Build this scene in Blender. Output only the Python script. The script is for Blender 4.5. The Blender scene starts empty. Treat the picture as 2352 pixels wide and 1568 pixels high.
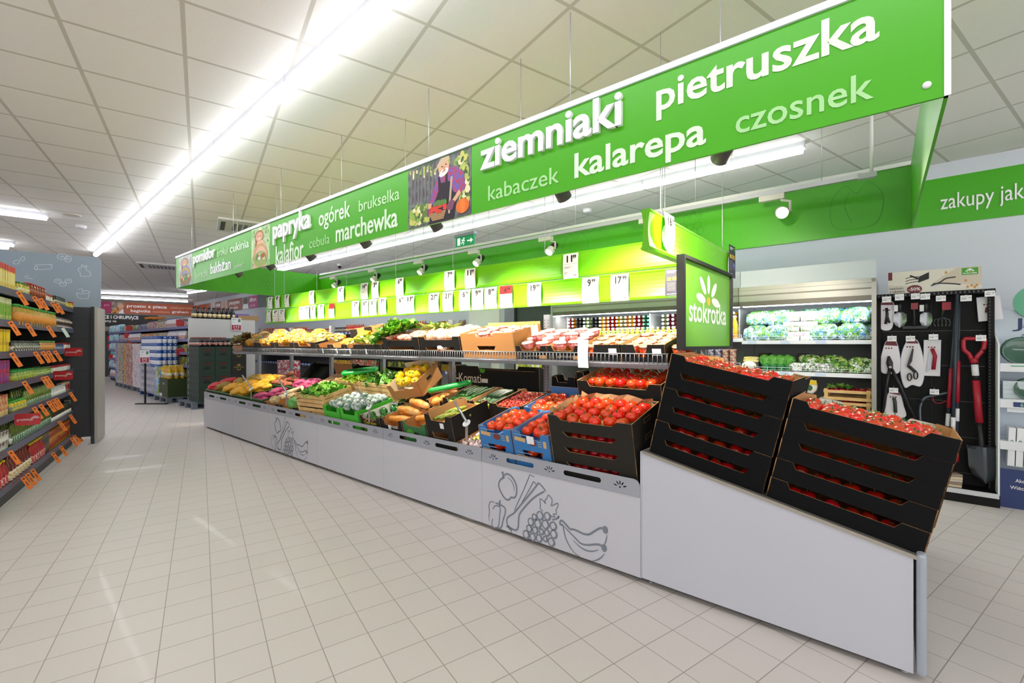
import bpy, bmesh, math, random
from math import sin, cos, pi, radians, atan2, hypot, floor
from mathutils import Vector as V, Matrix as MX
R = random.Random(7)
SC = bpy.context.scene
COL = SC.collection
# ---------------------------------------------------------------- camera
F, CX, CY, H = 1044.0, 1176.0, 790.0, 1.36      # focal length and horizon in pixels of the 2352x1568 frame, eye height in metres
cd = bpy.data.cameras.new('camera'); cd.sensor_width = 36; cd.sensor_fit = 'HORIZONTAL'
cd.lens = F/2352*36; cd.shift_y = (CY-784)/2352; cd.clip_end = 200
cam = bpy.data.objects.new('camera', cd); COL.objects.link(cam)
cam.location = (0, 0, H); cam.rotation_euler = (pi/2, 0, 0); SC.camera = cam
# ---------------------------------------------------------------- world and exposure
vs = SC.view_settings; vs.view_transform = 'Standard'; vs.look = 'None'; vs.exposure = 0.62; vs.gamma = 1; vs.use_curve_mapping = False
W = bpy.data.worlds.new('world'); SC.world = W; W.use_nodes = True
W.node_tree.nodes['Background'].inputs[0].default_value = (1.0, 0.985, 0.97, 1); W.node_tree.nodes['Background'].inputs[1].default_value = 1.5
SC.cycles.glossy_bounces = 2; SC.cycles.diffuse_bounces = 4; SC.cycles.transmission_bounces = 3; SC.cycles.max_bounces = 7
CEIL = 3.256
# ---------------------------------------------------------------- frames: u to the right along a thing's front, v away from the eye, z up
class Fr:
    def __init__(s, vx, org, k=1):
        d = V((vx-CX, F)).normalized()
        s.u = -d*k; s.v = V((d.y, -d.x))*k; s.o = V(org[:2]); s.ang = atan2(s.u.y, s.u.x)
    def W(s, u, v, z=0.0):
        q = s.o+s.u*u+s.v*v; return V((q.x, q.y, z))
    def L(s, p):
        q = V(p[:2])-s.o; return V((q.dot(s.u), q.dot(s.v), p[2]))
    def M(s, u=0, v=0, z=0, rz=0.0):
        return MX.Translation(s.W(u, v, z)) @ MX.Rotation(s.ang+rz, 4, 'Z')
    def pv(s, x, y, v=0):
        r = V(((x-CX)/F, 1)); t = (v+s.o.dot(s.v))/r.dot(s.v); return s.L((r.x*t, t, H-(y-CY)/F*t))
    def pz(s, x, y, z=0):
        t = (z-H)/(-(y-CY)/F); return s.L(((x-CX)/F*t, t, z))
    def pu(s, x, y, u=0):
        r = V(((x-CX)/F, 1)); t = (u+s.o.dot(s.u))/r.dot(s.u); return s.L((r.x*t, t, H-(y-CY)/F*t))
S = Fr(-66, (0.736, 2.582))          # the produce stand
C = Fr(-109, (0, 0))                 # the canopy over it
G = Fr(429, (-4.186, 3.716))         # the grocery shelf at the left
# ---------------------------------------------------------------- materials
MATS = {}
def lin(h):
    c = [int(h[i:i+2], 16)/255 for i in (0, 2, 4)]
    return tuple(x/12.92 if x <= .04045 else ((x+.055)/1.055)**2.4 for x in c)+(1.0,)
def mat(h, rough=.5, metal=0.0, em=0.0, vary=0.0, bump=0.0, bscale=60.0, trans=0.0, alpha=1.0, noise=None, nscale=8.0, spec=.5, coat=0.0, sss=0.0):
    key = (h, rough, metal, em, vary, bump, bscale, trans, alpha, noise, nscale, spec, coat)
    if key in MATS: return MATS[key]
    m = bpy.data.materials.new('paint_'+h); m.use_nodes = True; nt = m.node_tree; b = nt.nodes['Principled BSDF']
    I = b.inputs; I['Base Color'].default_value = lin(h); I['Roughness'].default_value = rough; I['Metallic'].default_value = metal
    I['Specular IOR Level'].default_value = spec; I['Coat Weight'].default_value = coat
    if em: I['Emission Color'].default_value = lin(h); I['Emission Strength'].default_value = em
    if trans: I['Transmission Weight'].default_value = trans
    if alpha < 1: I['Alpha'].default_value = alpha
    def N(t, **k):
        n = nt.nodes.new(t)
        for a, v in k.items(): setattr(n, a, v)
        return n
    src = None
    if noise or bump:
        tc = N('ShaderNodeTexCoord')
    if noise:
        nz = N('ShaderNodeTexNoise'); nz.inputs['Scale'].default_value = nscale; nz.inputs['Detail'].default_value = 3
        rp = N('ShaderNodeValToRGB'); rp.color_ramp.elements[0].position = .4; rp.color_ramp.elements[1].position = .62
        rp.color_ramp.elements[0].color = lin(h); rp.color_ramp.elements[1].color = lin(noise)
        nt.links.new(tc.outputs['Object'], nz.inputs['Vector']); nt.links.new(nz.outputs['Fac'], rp.inputs['Fac'])
        nt.links.new(rp.outputs['Color'], I['Base Color']); src = rp.outputs['Color']
    if vary:
        oi = N('ShaderNodeObjectInfo'); hs = N('ShaderNodeHueSaturation'); mr = N('ShaderNodeMapRange'); mv = N('ShaderNodeMapRange')
        mr.inputs['To Min'].default_value = .5-vary; mr.inputs['To Max'].default_value = .5+vary
        mv.inputs['To Min'].default_value = 1.15; mv.inputs['To Max'].default_value = .8
        nt.links.new(oi.outputs['Random'], mr.inputs['Value']); nt.links.new(mr.outputs[0], hs.inputs['Hue'])
        nt.links.new(oi.outputs['Random'], mv.inputs['Value']); nt.links.new(mv.outputs[0], hs.inputs['Value'])
        hs.inputs['Color'].default_value = lin(h)
        if src: nt.links.new(src, hs.inputs['Color'])
        nt.links.new(hs.outputs[0], I['Base Color'])
    if bump:
        bn = N('ShaderNodeTexNoise'); bn.inputs['Scale'].default_value = bscale; bp = N('ShaderNodeBump'); bp.inputs['Strength'].default_value = bump; bp.inputs['Distance'].default_value = .01
        nt.links.new(tc.outputs['Object'], bn.inputs['Vector']); nt.links.new(bn.outputs['Fac'], bp.inputs['Height']); nt.links.new(bp.outputs[0], I['Normal'])
    MATS[key] = m; return m
def grid_mat(name, tile, line, pitch, width, ang, off, rough, bump=0.0, speck=None, wide=None, tvar=.04, coat=0.0):
    """square tiles with joints: object XY turned by ang; width and wide are the two joints' widths"""
    m = bpy.data.materials.new(name); m.use_nodes = True; nt = m.node_tree; b = nt.nodes['Principled BSDF']; L = nt.links.new
    b.inputs['Roughness'].default_value = rough; b.inputs['Coat Weight'].default_value = coat
    tc = nt.nodes.new('ShaderNodeTexCoord'); mp = nt.nodes.new('ShaderNodeMapping'); mp.vector_type = 'TEXTURE'
    mp.inputs['Location'].default_value = (off[0], off[1], 0); mp.inputs['Rotation'].default_value = (0, 0, ang)
    L(tc.outputs['Object'], mp.inputs['Vector']); sx = nt.nodes.new('ShaderNodeSeparateXYZ'); L(mp.outputs[0], sx.inputs[0])
    def mth(op, a, bb):
        n = nt.nodes.new('ShaderNodeMath'); n.operation = op
        for i, q in enumerate((a, bb)):
            if isinstance(q, (int, float)): n.inputs[i].default_value = q
            else: L(q, n.inputs[i])
        return n.outputs[0]
    lx = mth('LESS_THAN', mth('PINGPONG', sx.outputs[0], pitch[0]/2), width/2)
    ly = mth('LESS_THAN', mth('PINGPONG', sx.outputs[1], pitch[1]/2), (wide or width)/2)
    ln = mth('MAXIMUM', lx, ly)
    cx = nt.nodes.new('ShaderNodeCombineXYZ')
    L(mth('FLOOR', mth('DIVIDE', sx.outputs[0], pitch[0]), 0), cx.inputs[0]); L(mth('FLOOR', mth('DIVIDE', sx.outputs[1], pitch[1]), 0), cx.inputs[1])
    wn = nt.nodes.new('ShaderNodeTexWhiteNoise'); L(cx.outputs[0], wn.inputs[0])
    nz = nt.nodes.new('ShaderNodeTexNoise'); nz.inputs['Scale'].default_value = 120 if speck else 3; nz.inputs['Detail'].default_value = 4; L(tc.outputs['Object'], nz.inputs['Vector'])
    hs = nt.nodes.new('ShaderNodeHueSaturation'); hs.inputs['Color'].default_value = lin(tile)
    L(mth('ADD', mth('ADD', mth('MULTIPLY', wn.outputs[0], tvar), 1-tvar/2-.04), mth('MULTIPLY', nz.outputs[0], .08)), hs.inputs['Value'])
    mx = nt.nodes.new('ShaderNodeMix'); mx.data_type = 'RGBA'; L(ln, mx.inputs[0]); L(hs.outputs[0], mx.inputs[6]); mx.inputs[7].default_value = lin(line)
    L(mx.outputs[2], b.inputs['Base Color'])
    bp = nt.nodes.new('ShaderNodeBump'); bp.inputs['Strength'].default_value = .35; bp.inputs['Distance'].default_value = .003
    L(mth('ADD', mth('MULTIPLY', ln, -1.0), mth('MULTIPLY', nz.outputs[0], bump)), bp.inputs['Height']); L(bp.outputs[0], b.inputs['Normal'])
    return m
def net_mat(body, cord, scale, rough=.6):
    """netting drawn over what it holds"""
    m = bpy.data.materials.new('net'); m.use_nodes = True; nt = m.node_tree; b = nt.nodes['Principled BSDF']; L = nt.links.new
    b.inputs['Roughness'].default_value = rough
    tc = nt.nodes.new('ShaderNodeTexCoord'); fac = None
    for a in (.8, -.8):
        mp = nt.nodes.new('ShaderNodeMapping'); mp.inputs['Rotation'].default_value = (a, a*.6, a); L(tc.outputs['Object'], mp.inputs[0])
        w = nt.nodes.new('ShaderNodeTexWave'); w.inputs['Scale'].default_value = scale; w.inputs['Distortion'].default_value = 1.5; L(mp.outputs[0], w.inputs[0])
        g = nt.nodes.new('ShaderNodeMath'); g.operation = 'GREATER_THAN'; g.inputs[1].default_value = .62; L(w.outputs['Fac'], g.inputs[0])
        if fac:
            x = nt.nodes.new('ShaderNodeMath'); x.operation = 'MAXIMUM'; L(fac, x.inputs[0]); L(g.outputs[0], x.inputs[1]); fac = x.outputs[0]
        else: fac = g.outputs[0]
    mx = nt.nodes.new('ShaderNodeMix'); mx.data_type = 'RGBA'; L(fac, mx.inputs[0]); mx.inputs[6].default_value = lin(body); mx.inputs[7].default_value = lin(cord)
    L(mx.outputs[2], b.inputs['Base Color']); return m
def patch_mat(cols, scale, rough=.35, trans=0.0, coat=0.3, alpha=1.0):
    """printed film: cells of several colours"""
    m = bpy.data.materials.new('film'); m.use_nodes = True; nt = m.node_tree; b = nt.nodes['Principled BSDF']; L = nt.links.new
    b.inputs['Roughness'].default_value = rough; b.inputs['Coat Weight'].default_value = coat; b.inputs['Alpha'].default_value = alpha
    tc = nt.nodes.new('ShaderNodeTexCoord'); oi = nt.nodes.new('ShaderNodeObjectInfo'); va = nt.nodes.new('ShaderNodeVectorMath'); va.operation = 'ADD'
    dn = nt.nodes.new('ShaderNodeTexNoise'); dn.inputs['Scale'].default_value = scale*1.3; dn.inputs['Detail'].default_value = 3; L(tc.outputs['Object'], dn.inputs['Vector']); vm = nt.nodes.new('ShaderNodeVectorMath'); vm.operation = 'MULTIPLY_ADD'; vm.inputs[1].default_value = (4.0/scale,)*3
    L(dn.outputs['Color'], vm.inputs[0]); L(tc.outputs['Object'], vm.inputs[2]); L(vm.outputs[0], va.inputs[0]); L(oi.outputs['Random'], va.inputs[1])
    vo = nt.nodes.new('ShaderNodeTexVoronoi'); vo.inputs['Scale'].default_value = scale; L(va.outputs[0], vo.inputs['Vector'])
    sx = nt.nodes.new('ShaderNodeSeparateColor'); L(vo.outputs['Color'], sx.inputs[0])
    rp = nt.nodes.new('ShaderNodeValToRGB'); rp.color_ramp.interpolation = 'CONSTANT'; e = rp.color_ramp.elements
    n = len(cols); e[0].color = lin(cols[0]); e[0].position = 0; e[1].color = lin(cols[1]); e[1].position = 1/n
    for i in range(2, n): x = e.new(i/n); x.color = lin(cols[i])
    L(sx.outputs[0], rp.inputs[0]); L(rp.outputs[0], b.inputs['Base Color'])
    bn = nt.nodes.new('ShaderNodeTexNoise'); bn.inputs['Scale'].default_value = scale*1.2; bp = nt.nodes.new('ShaderNodeBump'); bp.inputs['Strength'].default_value = .6; bp.inputs['Distance'].default_value = .02
    L(va.outputs[0], bn.inputs['Vector']); L(bn.outputs['Fac'], bp.inputs['Height']); L(bp.outputs[0], b.inputs['Normal'])
    return m
# ---------------------------------------------------------------- shape builder
class MB:
    def __init__(s): s.b = bmesh.new(); s.mats = []; s.T = MX.Identity(4)
    def mi(s, m):
        if m not in s.mats: s.mats.append(m)
        return s.mats.index(m)
    def vs(s, pts): return [s.b.verts.new(s.T @ V(p)) for p in pts]
    def face(s, v, m, smooth=False):
        try: f = s.b.faces.new(v)
        except ValueError: return
        f.material_index = s.mi(m); f.smooth = smooth; return f
    def box(s, x0, x1, y0, y1, z0, z1, m, M=None, mf=None):
        v = s.vs([(M @ V(p) if M else p) for p in ((x0,y0,z0),(x1,y0,z0),(x1,y1,z0),(x0,y1,z0),(x0,y0,z1),(x1,y0,z1),(x1,y1,z1),(x0,y1,z1))])
        for k, q in enumerate(((3,2,1,0),(4,5,6,7),(0,1,5,4),(1,2,6,5),(2,3,7,6),(3,0,4,7))): s.face([v[i] for i in q], (mf or {}).get(k, m))
        return s
    def prism(s, poly, t, m, me=None, M=None):
        """polygon in local XZ (facing -Y), extruded by t along +Y; me is the material of the cut edges"""
        M = M or MX.Identity(4); me = me or m
        a = s.vs([M @ V((x, 0, z)) for x, z in poly]); b = s.vs([M @ V((x, t, z)) for x, z in poly])
        s.face(a, m); s.face(b[::-1], m)
        n = len(poly)
        for i in range(n): s.face([a[i], b[i], b[(i+1) % n], a[(i+1) % n]], me)
        return s
    def lathe(s, prof, m, n=16, M=None, lob=0, la=0.0, smooth=True, mfun=None, cap=True):
        """prof: (r, z) from the bottom up"""
        M = M or MX.Identity(4); rows = []
        for r, z in prof:
            if r < 1e-6: rows.append(s.vs([M @ V((0, 0, z))]))
            else: rows.append(s.vs([M @ V((r*(1+la*cos(lob*2*pi*i/n))*cos(2*pi*i/n), r*(1+la*cos(lob*2*pi*i/n))*sin(2*pi*i/n), z)) for i in range(n)]))
        for k, (a, b) in enumerate(zip(rows, rows[1:])):
            mm = mfun(k) if mfun else m
            for i in range(n):
                j = (i+1) % n
                if len(a) == 1 and len(b) == 1: continue
                if len(a) == 1: s.face([a[0], b[j], b[i]], mm, smooth)
                elif len(b) == 1: s.face([a[i], a[j], b[0]], mm, smooth)
                else: s.face([a[i], a[j], b[j], b[i]], mm, smooth)
        if cap and len(rows[0]) > 1: s.face(rows[0][::-1], mfun(0) if mfun else m)
        if cap and len(rows[-1]) > 1: s.face(rows[-1], mfun(len(prof)-2) if mfun else m)
        return s
    def tube(s, pts, r, m, n=8, smooth=True, rr=None):
        pts = [V(p) for p in pts]; rows = []
        for i, p in enumerate(pts):
            d = (pts[min(i+1, len(pts)-1)]-pts[max(i-1, 0)]).normalized()
            up = V((0, 0, 1)) if abs(d.z) < .95 else V((1, 0, 0))
            a = d.cross(up).normalized(); c = a.cross(d).normalized(); q = rr[i] if rr else r
            rows.append(s.vs([p+a*q*cos(2*pi*k/n)+c*q*sin(2*pi*k/n) for k in range(n)]))
        for a, b in zip(rows, rows[1:]):
            for i in range(n): s.face([a[i], a[(i+1) % n], b[(i+1) % n], b[i]], m, smooth)
        s.face(rows[0][::-1], m); s.face(rows[-1], m); return s
    def bar(s, a, b, r, m): return s.tube([a, b], r, m, 6)
    def ribbon(s, pts, w, m, y=-.001, closed=False, wf=None, pl='xz'):
        """drawn stroke in the XZ plane at depth y"""
        pts = [V(p) for p in pts]; n = len(pts); A = []
        for i, p in enumerate(pts):
            a = pts[(i-1) % n] if closed else pts[max(i-1, 0)]; c = pts[(i+1) % n] if closed else pts[min(i+1, n-1)]
            d = (c-a); d = d.normalized() if d.length > 1e-9 else V((1, 0)); q = V((-d.y, d.x))*(wf(i/(n-1))*w if wf else w)/2
            A.append(s.vs([(p.x+q.x, y, p.y+q.y), (p.x-q.x, y, p.y-q.y)]))
        for i in range(n if closed else n-1):
            a, b = A[i], A[(i+1) % n]; s.face([a[0], a[1], b[1], b[0]], m)
        return s
    def disc(s, cx, cz, rx, rz, m, y=0.0, n=20, rot=0.0):
        p = [(rx*cos(2*pi*i/n), rz*sin(2*pi*i/n)) for i in range(n)]
        s.face(s.vs([(cx+a*cos(rot)-b*sin(rot), y, cz+a*sin(rot)+b*cos(rot)) for a, b in p]), m); return s
    def flat(s, poly, m, y=0.0): s.face(s.vs([(x, y, z) for x, z in poly]), m); return s
    def blob(s, rx, ry, rz, m, sub=2, M=None, lump=0.0, ln=6, seed=0, flat=0.0, lt=.55, sq=1.0):
        """rounded body with lumps; flat presses the bottom"""
        rg = random.Random(seed); M = M or MX.Identity(4)
        r = bmesh.ops.create_icosphere(s.b, subdivisions=sub, radius=1.0)
        dirs = [V((rg.gauss(0, 1), rg.gauss(0, 1), rg.gauss(0, 1))).normalized() for _ in range(ln)]
        for v in r['verts']:
            d = v.co.normalized(); k = 1-lump+lump*2*max([0]+[max(0, d.dot(q)-lt)/(1-lt) for q in dirs])**.6 if lump else 1
            if sq != 1: d = V([math.copysign(abs(c)**sq, c) for c in d])
            z = d.z*rz*k
            if flat and z < 0: z *= (1-flat)
            v.co = s.T @ (M @ V((d.x*rx*k, d.y*ry*k, z)))
        i = s.mi(m)
        for f in {f for v in r['verts'] for f in v.link_faces}: f.material_index = i; f.smooth = True
        return s
    def build(s, name, parent=None, M=None, bevel=0.0):
        bmesh.ops.recalc_face_normals(s.b, faces=s.b.faces)
        me = bpy.data.meshes.new(name); s.b.to_mesh(me); s.b.free()
        for m in s.mats: me.materials.append(m)
        o = bpy.data.objects.new(name, me); COL.objects.link(o)
        if parent is not None: o.parent = parent
        if M is not None: o.matrix_basis = M
        if bevel:
            b = o.modifiers.new('edge', 'BEVEL'); b.width = bevel; b.segments = 2; b.limit_method = 'ANGLE'
        return o
def tag(o, label, cat, group=None, kind=None):
    o['label'] = label; o['category'] = cat
    if group: o['group'] = group
    if kind: o['kind'] = kind
    return o
def thing(name, label, cat, M=None, group=None):
    o = bpy.data.objects.new(name, None); COL.objects.link(o); o.empty_display_size = .1
    if M is not None: o.matrix_basis = M
    return tag(o, label, cat, group)
def struct(o): o['kind'] = 'structure'; return o
def dup(root, M, label=None, group=None):
    r = root.copy(); COL.objects.link(r); r.matrix_basis = M
    if label: r['label'] = label
    if group: r['group'] = group
    for ch in KIDS.get(root.name, ()):
        c = ch.copy(); COL.objects.link(c); c.parent = r
        for g in KIDS.get(ch.name, ()):
            d = g.copy(); COL.objects.link(d); d.parent = c
    return r
KIDS = {}
def kids(root, *ch):
    KIDS[root.name] = list(ch); return root
class Proto:
    """a thing built on first use, copied after that"""
    def __init__(s, make): s.make = make; s.root = None
    def put(s, M, label, group=None):
        if s.root is None:
            s.root = s.make(); r = s.root; r.matrix_basis = M; r['label'] = label
            if group: r['group'] = group
            return r
        return dup(s.root, M, label, group)
ORD = 'first second third fourth fifth sixth seventh eighth ninth tenth eleventh twelfth thirteenth fourteenth fifteenth sixteenth seventeenth eighteenth nineteenth twentieth'.split()
def ordw(i):
    if i < 20: return ORD[i]
    t = ['twenty', 'thirty', 'forty', 'fifty', 'sixty', 'seventy', 'eighty', 'ninety'][(i+1)//10-2]; k = (i+1) % 10
    return (t[:-1]+'ieth') if k == 0 else t+'-'+ORD[k-1]
def text(s, m, w=None, h=None, ext=0.0, fat=0.0, M=None, parent=None, name='lettering', into=None, sp=1.0):
    """lettering in local XZ facing -Y with its left end at x=0 and baseline at z=0; w and h stretch the whole word (h is the height of a capital/ascender)"""
    c = bpy.data.curves.new('t', 'FONT'); c.body = s; c.extrude = ext/2; c.offset = fat; c.resolution_u = 3; c.space_character = sp
    o = bpy.data.objects.new('t', c); COL.objects.link(o)
    me = bpy.data.meshes.new_from_object(o); bpy.data.objects.remove(o); bpy.data.curves.remove(c)
    xs = [v.co.x for v in me.vertices] or [0]
    x0, x1 = min(xs), max(xs); asc = .727
    kx = w/(x1-x0) if w else h/asc; kz = h/asc if h else kx
    for v in me.vertices: v.co = V(((v.co.x-x0)*kx, -v.co.z-ext/2-.0008, v.co.y*kz))
    if into is not None:
        mi = into.mi(m); T = M or MX.Identity(4); vv = [into.b.verts.new(into.T @ (T @ v.co)) for v in me.vertices]
        for p in me.polygons:
            try: f = into.b.faces.new([vv[i] for i in p.vertices]); f.material_index = mi
            except ValueError: pass
        bpy.data.meshes.remove(me); return
    me.materials.clear(); me.materials.append(m); me.name = name
    ob = bpy.data.objects.new(name, me); COL.objects.link(ob)
    if parent is not None: ob.parent = parent
    if M is not None: ob.matrix_basis = M
    return ob
def T3(x, y, z): return MX.Translation((x, y, z))
def RZ(a): return MX.Rotation(a, 4, 'Z')
def RX(a): return MX.Rotation(a, 4, 'X')
def RY(a): return MX.Rotation(a, 4, 'Y')
def SCL(x, y, z): return MX.Diagonal((x, y, z, 1))
def smooth_path(pts, n=6, closed=False):
    """Catmull-Rom through the points"""
    P = [V(p) for p in pts]; out = []; k = len(P)
    for i in range(k if closed else k-1):
        a, b, c, d = (P[(i-1) % k], P[i], P[(i+1) % k], P[(i+2) % k]) if closed else (P[max(i-1, 0)], P[i], P[i+1], P[min(i+2, k-1)])
        for j in range(n):
            t = j/n; out.append(.5*((2*b)+(c-a)*t+(2*a-5*b+4*c-d)*t*t+(3*b-a-3*c+d)*t**3))
    if not closed: out.append(P[-1])
    return out
# ================================================================ the setting
P1 = V((461-CX, F)).normalized()                   # the building's long axis
def onz(x, y, z):
    t = (z-H)/(-(y-CY)/F); return V(((x-CX)/F*t, t, z))
fo = onz(492, 1511.5, 0); co = onz(425, 129, CEIL)
white = mat('e6e6e8', .45); grey = mat('b6b9c4', .45); dgrey = mat('3b3f44', .5); black = mat('0c0c0d', .5); steel = mat('9ea3ab', .35, .7)
m_floor = grid_mat('floor_tiles', 'd0c9c4', '9a938b', (.2, .2005), .0042, atan2(P1.y, P1.x), (fo.x, fo.y), .42, bump=.15, speck=True, coat=.03, tvar=.035)
m_ceil = grid_mat('ceiling_tiles', 'ebe9e5', 'c6c3ba', (.588, .6), .024, atan2(P1.y, P1.x), (co.x, co.y), .9, bump=.6, speck=True, tvar=.015)
a = MB(); a.box(-34, 14, -6, 34, -.05, 0, m_floor); struct(a.build('floor'))
a = MB(); a.box(-34, 14, -6, 34, CEIL, CEIL+.05, m_ceil); struct(a.build('ceiling'))
m_wall = mat('d3d9e2', .7); m_green = mat('43a80c', .42, spec=.4); m_lgreen = mat('57b41b', .4)
WV = 4.1
corner = S.pv(445, 700, WV)
a = MB(); a.box(corner.x, 7, 0, .1, 0, CEIL, m_wall); wb = struct(a.build('wall_back', M=S.M(0, WV, 0)))
a = MB(); a.box(-3, 7, -.012, 0, 2.612, 3.1, m_green)
p0 = S.pv(2160, 478, WV); p1 = S.pv(2352, 440, WV)
text('zakupy jak z', mat('f4f6f4', .5), w=(S.pv(2385, 455, WV).x-p0.x), h=.165, ext=.012, M=T3(p0.x, -.012, p0.z-.02), into=a)
struct(a.build('trim_1', M=S.M(0, WV, 0)))
FW = Fr(2700, S.W(corner.x, WV)[:2], -1)
a = MB(); a.box(-14, 0, 0, .1, 0, CEIL, mat('8f8a86', .7)); struct(a.build('wall_far', M=FW.M()))
a = MB(); a.box(0, .1, -6, 40, 0, CEIL, mat('c9c9c8', .7)); struct(a.build('wall_left', M=MX.Translation((-13.5, -2, 0)) @ RZ(atan2(P1.y, P1.x)-pi/2)))
# ---------------------------------------------------------------- luminaires under the ceiling
m_tube = mat('fafaff', .4, em=11.0); m_house = mat('d9dce2', .4)
def luminaire(p, q, label, group=None, z=CEIL, w=.085, cord=0):
    p, q = V(p), V(q); d = (q-p); l = d.length; a = atan2(d.y, d.x)
    t = thing('ceiling_light', label, 'light', MX.Translation((p.x, p.y, z-cord)) @ RZ(a), group)
    MB().box(.004, l-.004, -.036, .036, -.058, 0, m_house).build('housing', t)
    b = MB(); n = 8; A = []
    for x in (.012, l-.012):
        A.append(b.vs([(x, -w/2*cos(pi*i/n), -.058-.045*sin(pi*i/n)) for i in range(n+1)]))
    for i in range(n): b.face([A[0][i], A[0][i+1], A[1][i+1], A[1][i]], m_tube, True)
    b.face(A[0], m_tube); b.face(A[1][::-1], m_tube); b.face([A[0][0], A[1][0], A[1][n], A[0][n]], m_tube)
    b.build('diffuser', t)
    for x in (.0, l): MB().box(x-.004, x+.004, -.038, .038, -.06, 0, m_house).build('end_cap', t)
    return t
far = onz(220, 587, CEIL-.08); jn = onz(665, 203, CEIL-.08); st = (jn-far)/6
for i in range(10):
    luminaire(far+st*i, far+st*(i+1), f'{ordw(i)} tube light from the shelf header in the long run left of the sign', 'tube lights of the long run over the aisle')
e0, e1 = C.W(-11.6, 5.1), C.W(-.56, 5.04)
for i in range(7):
    luminaire(e0.lerp(e1, i/7), e0.lerp(e1, (i+1)/7), f'{ordw(6-i)} tube light from the canopy end in the run seen under the green sign', 'tube lights of the run behind the canopy')
for i in range(7):                                # added unseen rows to the side of the view that light the hall
    luminaire(C.W(-8+i*1.55, -2.2), C.W(-8+(i+1)*1.55, -2.2), f'{ordw(i)} added tube light from the far end over the next aisle, outside the picture', 'added tube lights over the next aisle')
    luminaire(C.W(2+i*1.55, 5.0), C.W(2+(i+1)*1.55, 5.0), f'{ordw(i)} added tube light from the canopy in the row past the spade display, outside the picture', 'added tube lights past the display')
for (x0, y0, x1, y1, lb) in ((-60, 482, 110, 503, 'short tube light on the ceiling above the grey shelf header'), (228, 672, 432, 681, 'upper of two far tube lights before the orange bakery sign'),
                             (232, 684, 432, 693, 'lower of two far tube lights before the orange bakery sign'), (-40, 566, 20, 570, 'tube light half hidden by the grey shelf header'), (432, 673, 472, 667, 'short tube light below the left corner of the green canopy')):
    luminaire(onz(x0, y0, CEIL-.08), onz(x1, y1, CEIL-.08), lb)
for i in range(5):  # unseen lamps added behind the header to brighten the dim far aisles
    q = onz(120-20*i, 572, CEIL-.08)*(1+.18*i); luminaire((q.x-6, q.y-4.1), (q.x-.4, q.y-.3), f'{ordw(i)} added tube light beyond the grey shelf header, hidden behind it', 'added tube lights over the far aisles')
for k, (a_, c_) in enumerate((((445, 632), (545, 604)), ((560, 598), (700, 560)))): luminaire(onz(*a_, CEIL-.08), onz(*c_, CEIL-.08), f'{ordw(k)} added tube light over the drinks, hidden behind the green fascia')  # two more unseen lamps, added to light the far aisle
# ceiling fittings
def cassette(x, y, label):
    p = onz(x, y, CEIL); t = thing('air_conditioner', label, 'air conditioner', MX.Translation(p) @ RZ(atan2(P1.y, P1.x)))
    MB().box(-.45, .45, -.45, .45, -.03, 0, mat('dddddb', .5)).build('panel', t)
    b = MB()
    for k in range(7): b.box(-.25, .25, -.25+k*.075, -.2+k*.075, -.036, -.03, mat('77787a', .5))
    b.build('intake_grille', t)
    for s in (-1, 1): MB().box(-.3, .3, s*.38-.03, s*.38+.03, -.036, -.03, dgrey).build('air_slot', t)
cassette(372, 611, 'square ceiling cassette left of the green canopy corner'); cassette(575, 522, 'ceiling cassette showing above the sign trim over brukselka')
def puck(x, y, r, name, label, cat):
    p = onz(x, y, CEIL); t = thing(name, label, cat, MX.Translation(p))
    MB().lathe([(r*.75, -.05), (r, -.035), (r, 0)], white, 20).build('body', t); MB().lathe([(r*.35, -.06), (r*.6, -.05)], grey, 16).build('sensor_cap', t)
puck(186, 517, .07, 'smoke_detector', 'white smoke detector on the ceiling over the left shelf', 'smoke detector'); puck(1349, 480, .06, 'smoke_detector', 'white smoke detector under the ceiling beside the inner light run', 'smoke detector')
p = onz(163, 493, CEIL); MBo = MB().lathe([(.09, -.012), (.12, 0)], mat('cfcabd', .6), 20); tag(MBo.build('ceiling_speaker', M=MX.Translation(p)), 'flat round ceiling speaker beside the smoke detector', 'speaker')
p = onz(780, 606, CEIL); t = thing('dome_camera', 'small white dome camera under the ceiling above the canopy back', 'camera', MX.Translation(p))
MB().lathe([(.05, -.05), (.06, 0)], white, 16).build('mount', t); MB().lathe([(0, -.11), (.03, -.1), (.045, -.075), (.045, -.05)], black, 16).build('lens_dome', t)
# exit sign
q = C.W(-5.2, 5.9); p = onz(1069, 548, CEIL); k = 1.0
t = thing('exit_sign', 'green running man exit sign hanging from the ceiling behind the canopy', 'sign', C.M(*C.pz(1069, 551, 2.95)[:2], 2.95))
MB().box(-.22, .22, -.03, .03, .06, .1, steel).build('rail', t)
b = MB().box(-.2, .2, -.012, .012, -.1, .06, mat('1a8f55', .4, em=.25)); w = mat('eef6f0', .4, em=.4)
b.flat([(-.16, -.07), (-.1, -.07), (-.1, .04), (-.16, .04)], w, -.0135); b.disc(-.02, .025, .014, .014, w, -.0135)
for pts in ([(-.03, .01), (-.05, -.03)], [(-.05, -.03), (-.02, -.04), (-.03, -.075)], [(-.05, -.03), (-.08, -.05)], [(-.035, .005), (.0, -.015)], [(-.035, .005), (-.07, .0)]): b.ribbon(pts, .016, w, -.0135)
b.ribbon([(.05, -.02), (.16, -.02)], .02, w, -.0135); b.flat([(.12, .02), (.17, -.02), (.12, -.06)], w, -.0135); b.build('sign_face', t)
for s in (-.15, .15): MB().bar((s, 0, .1), (s, 0, CEIL-2.95), .003, steel).build('hanger', t)
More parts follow.
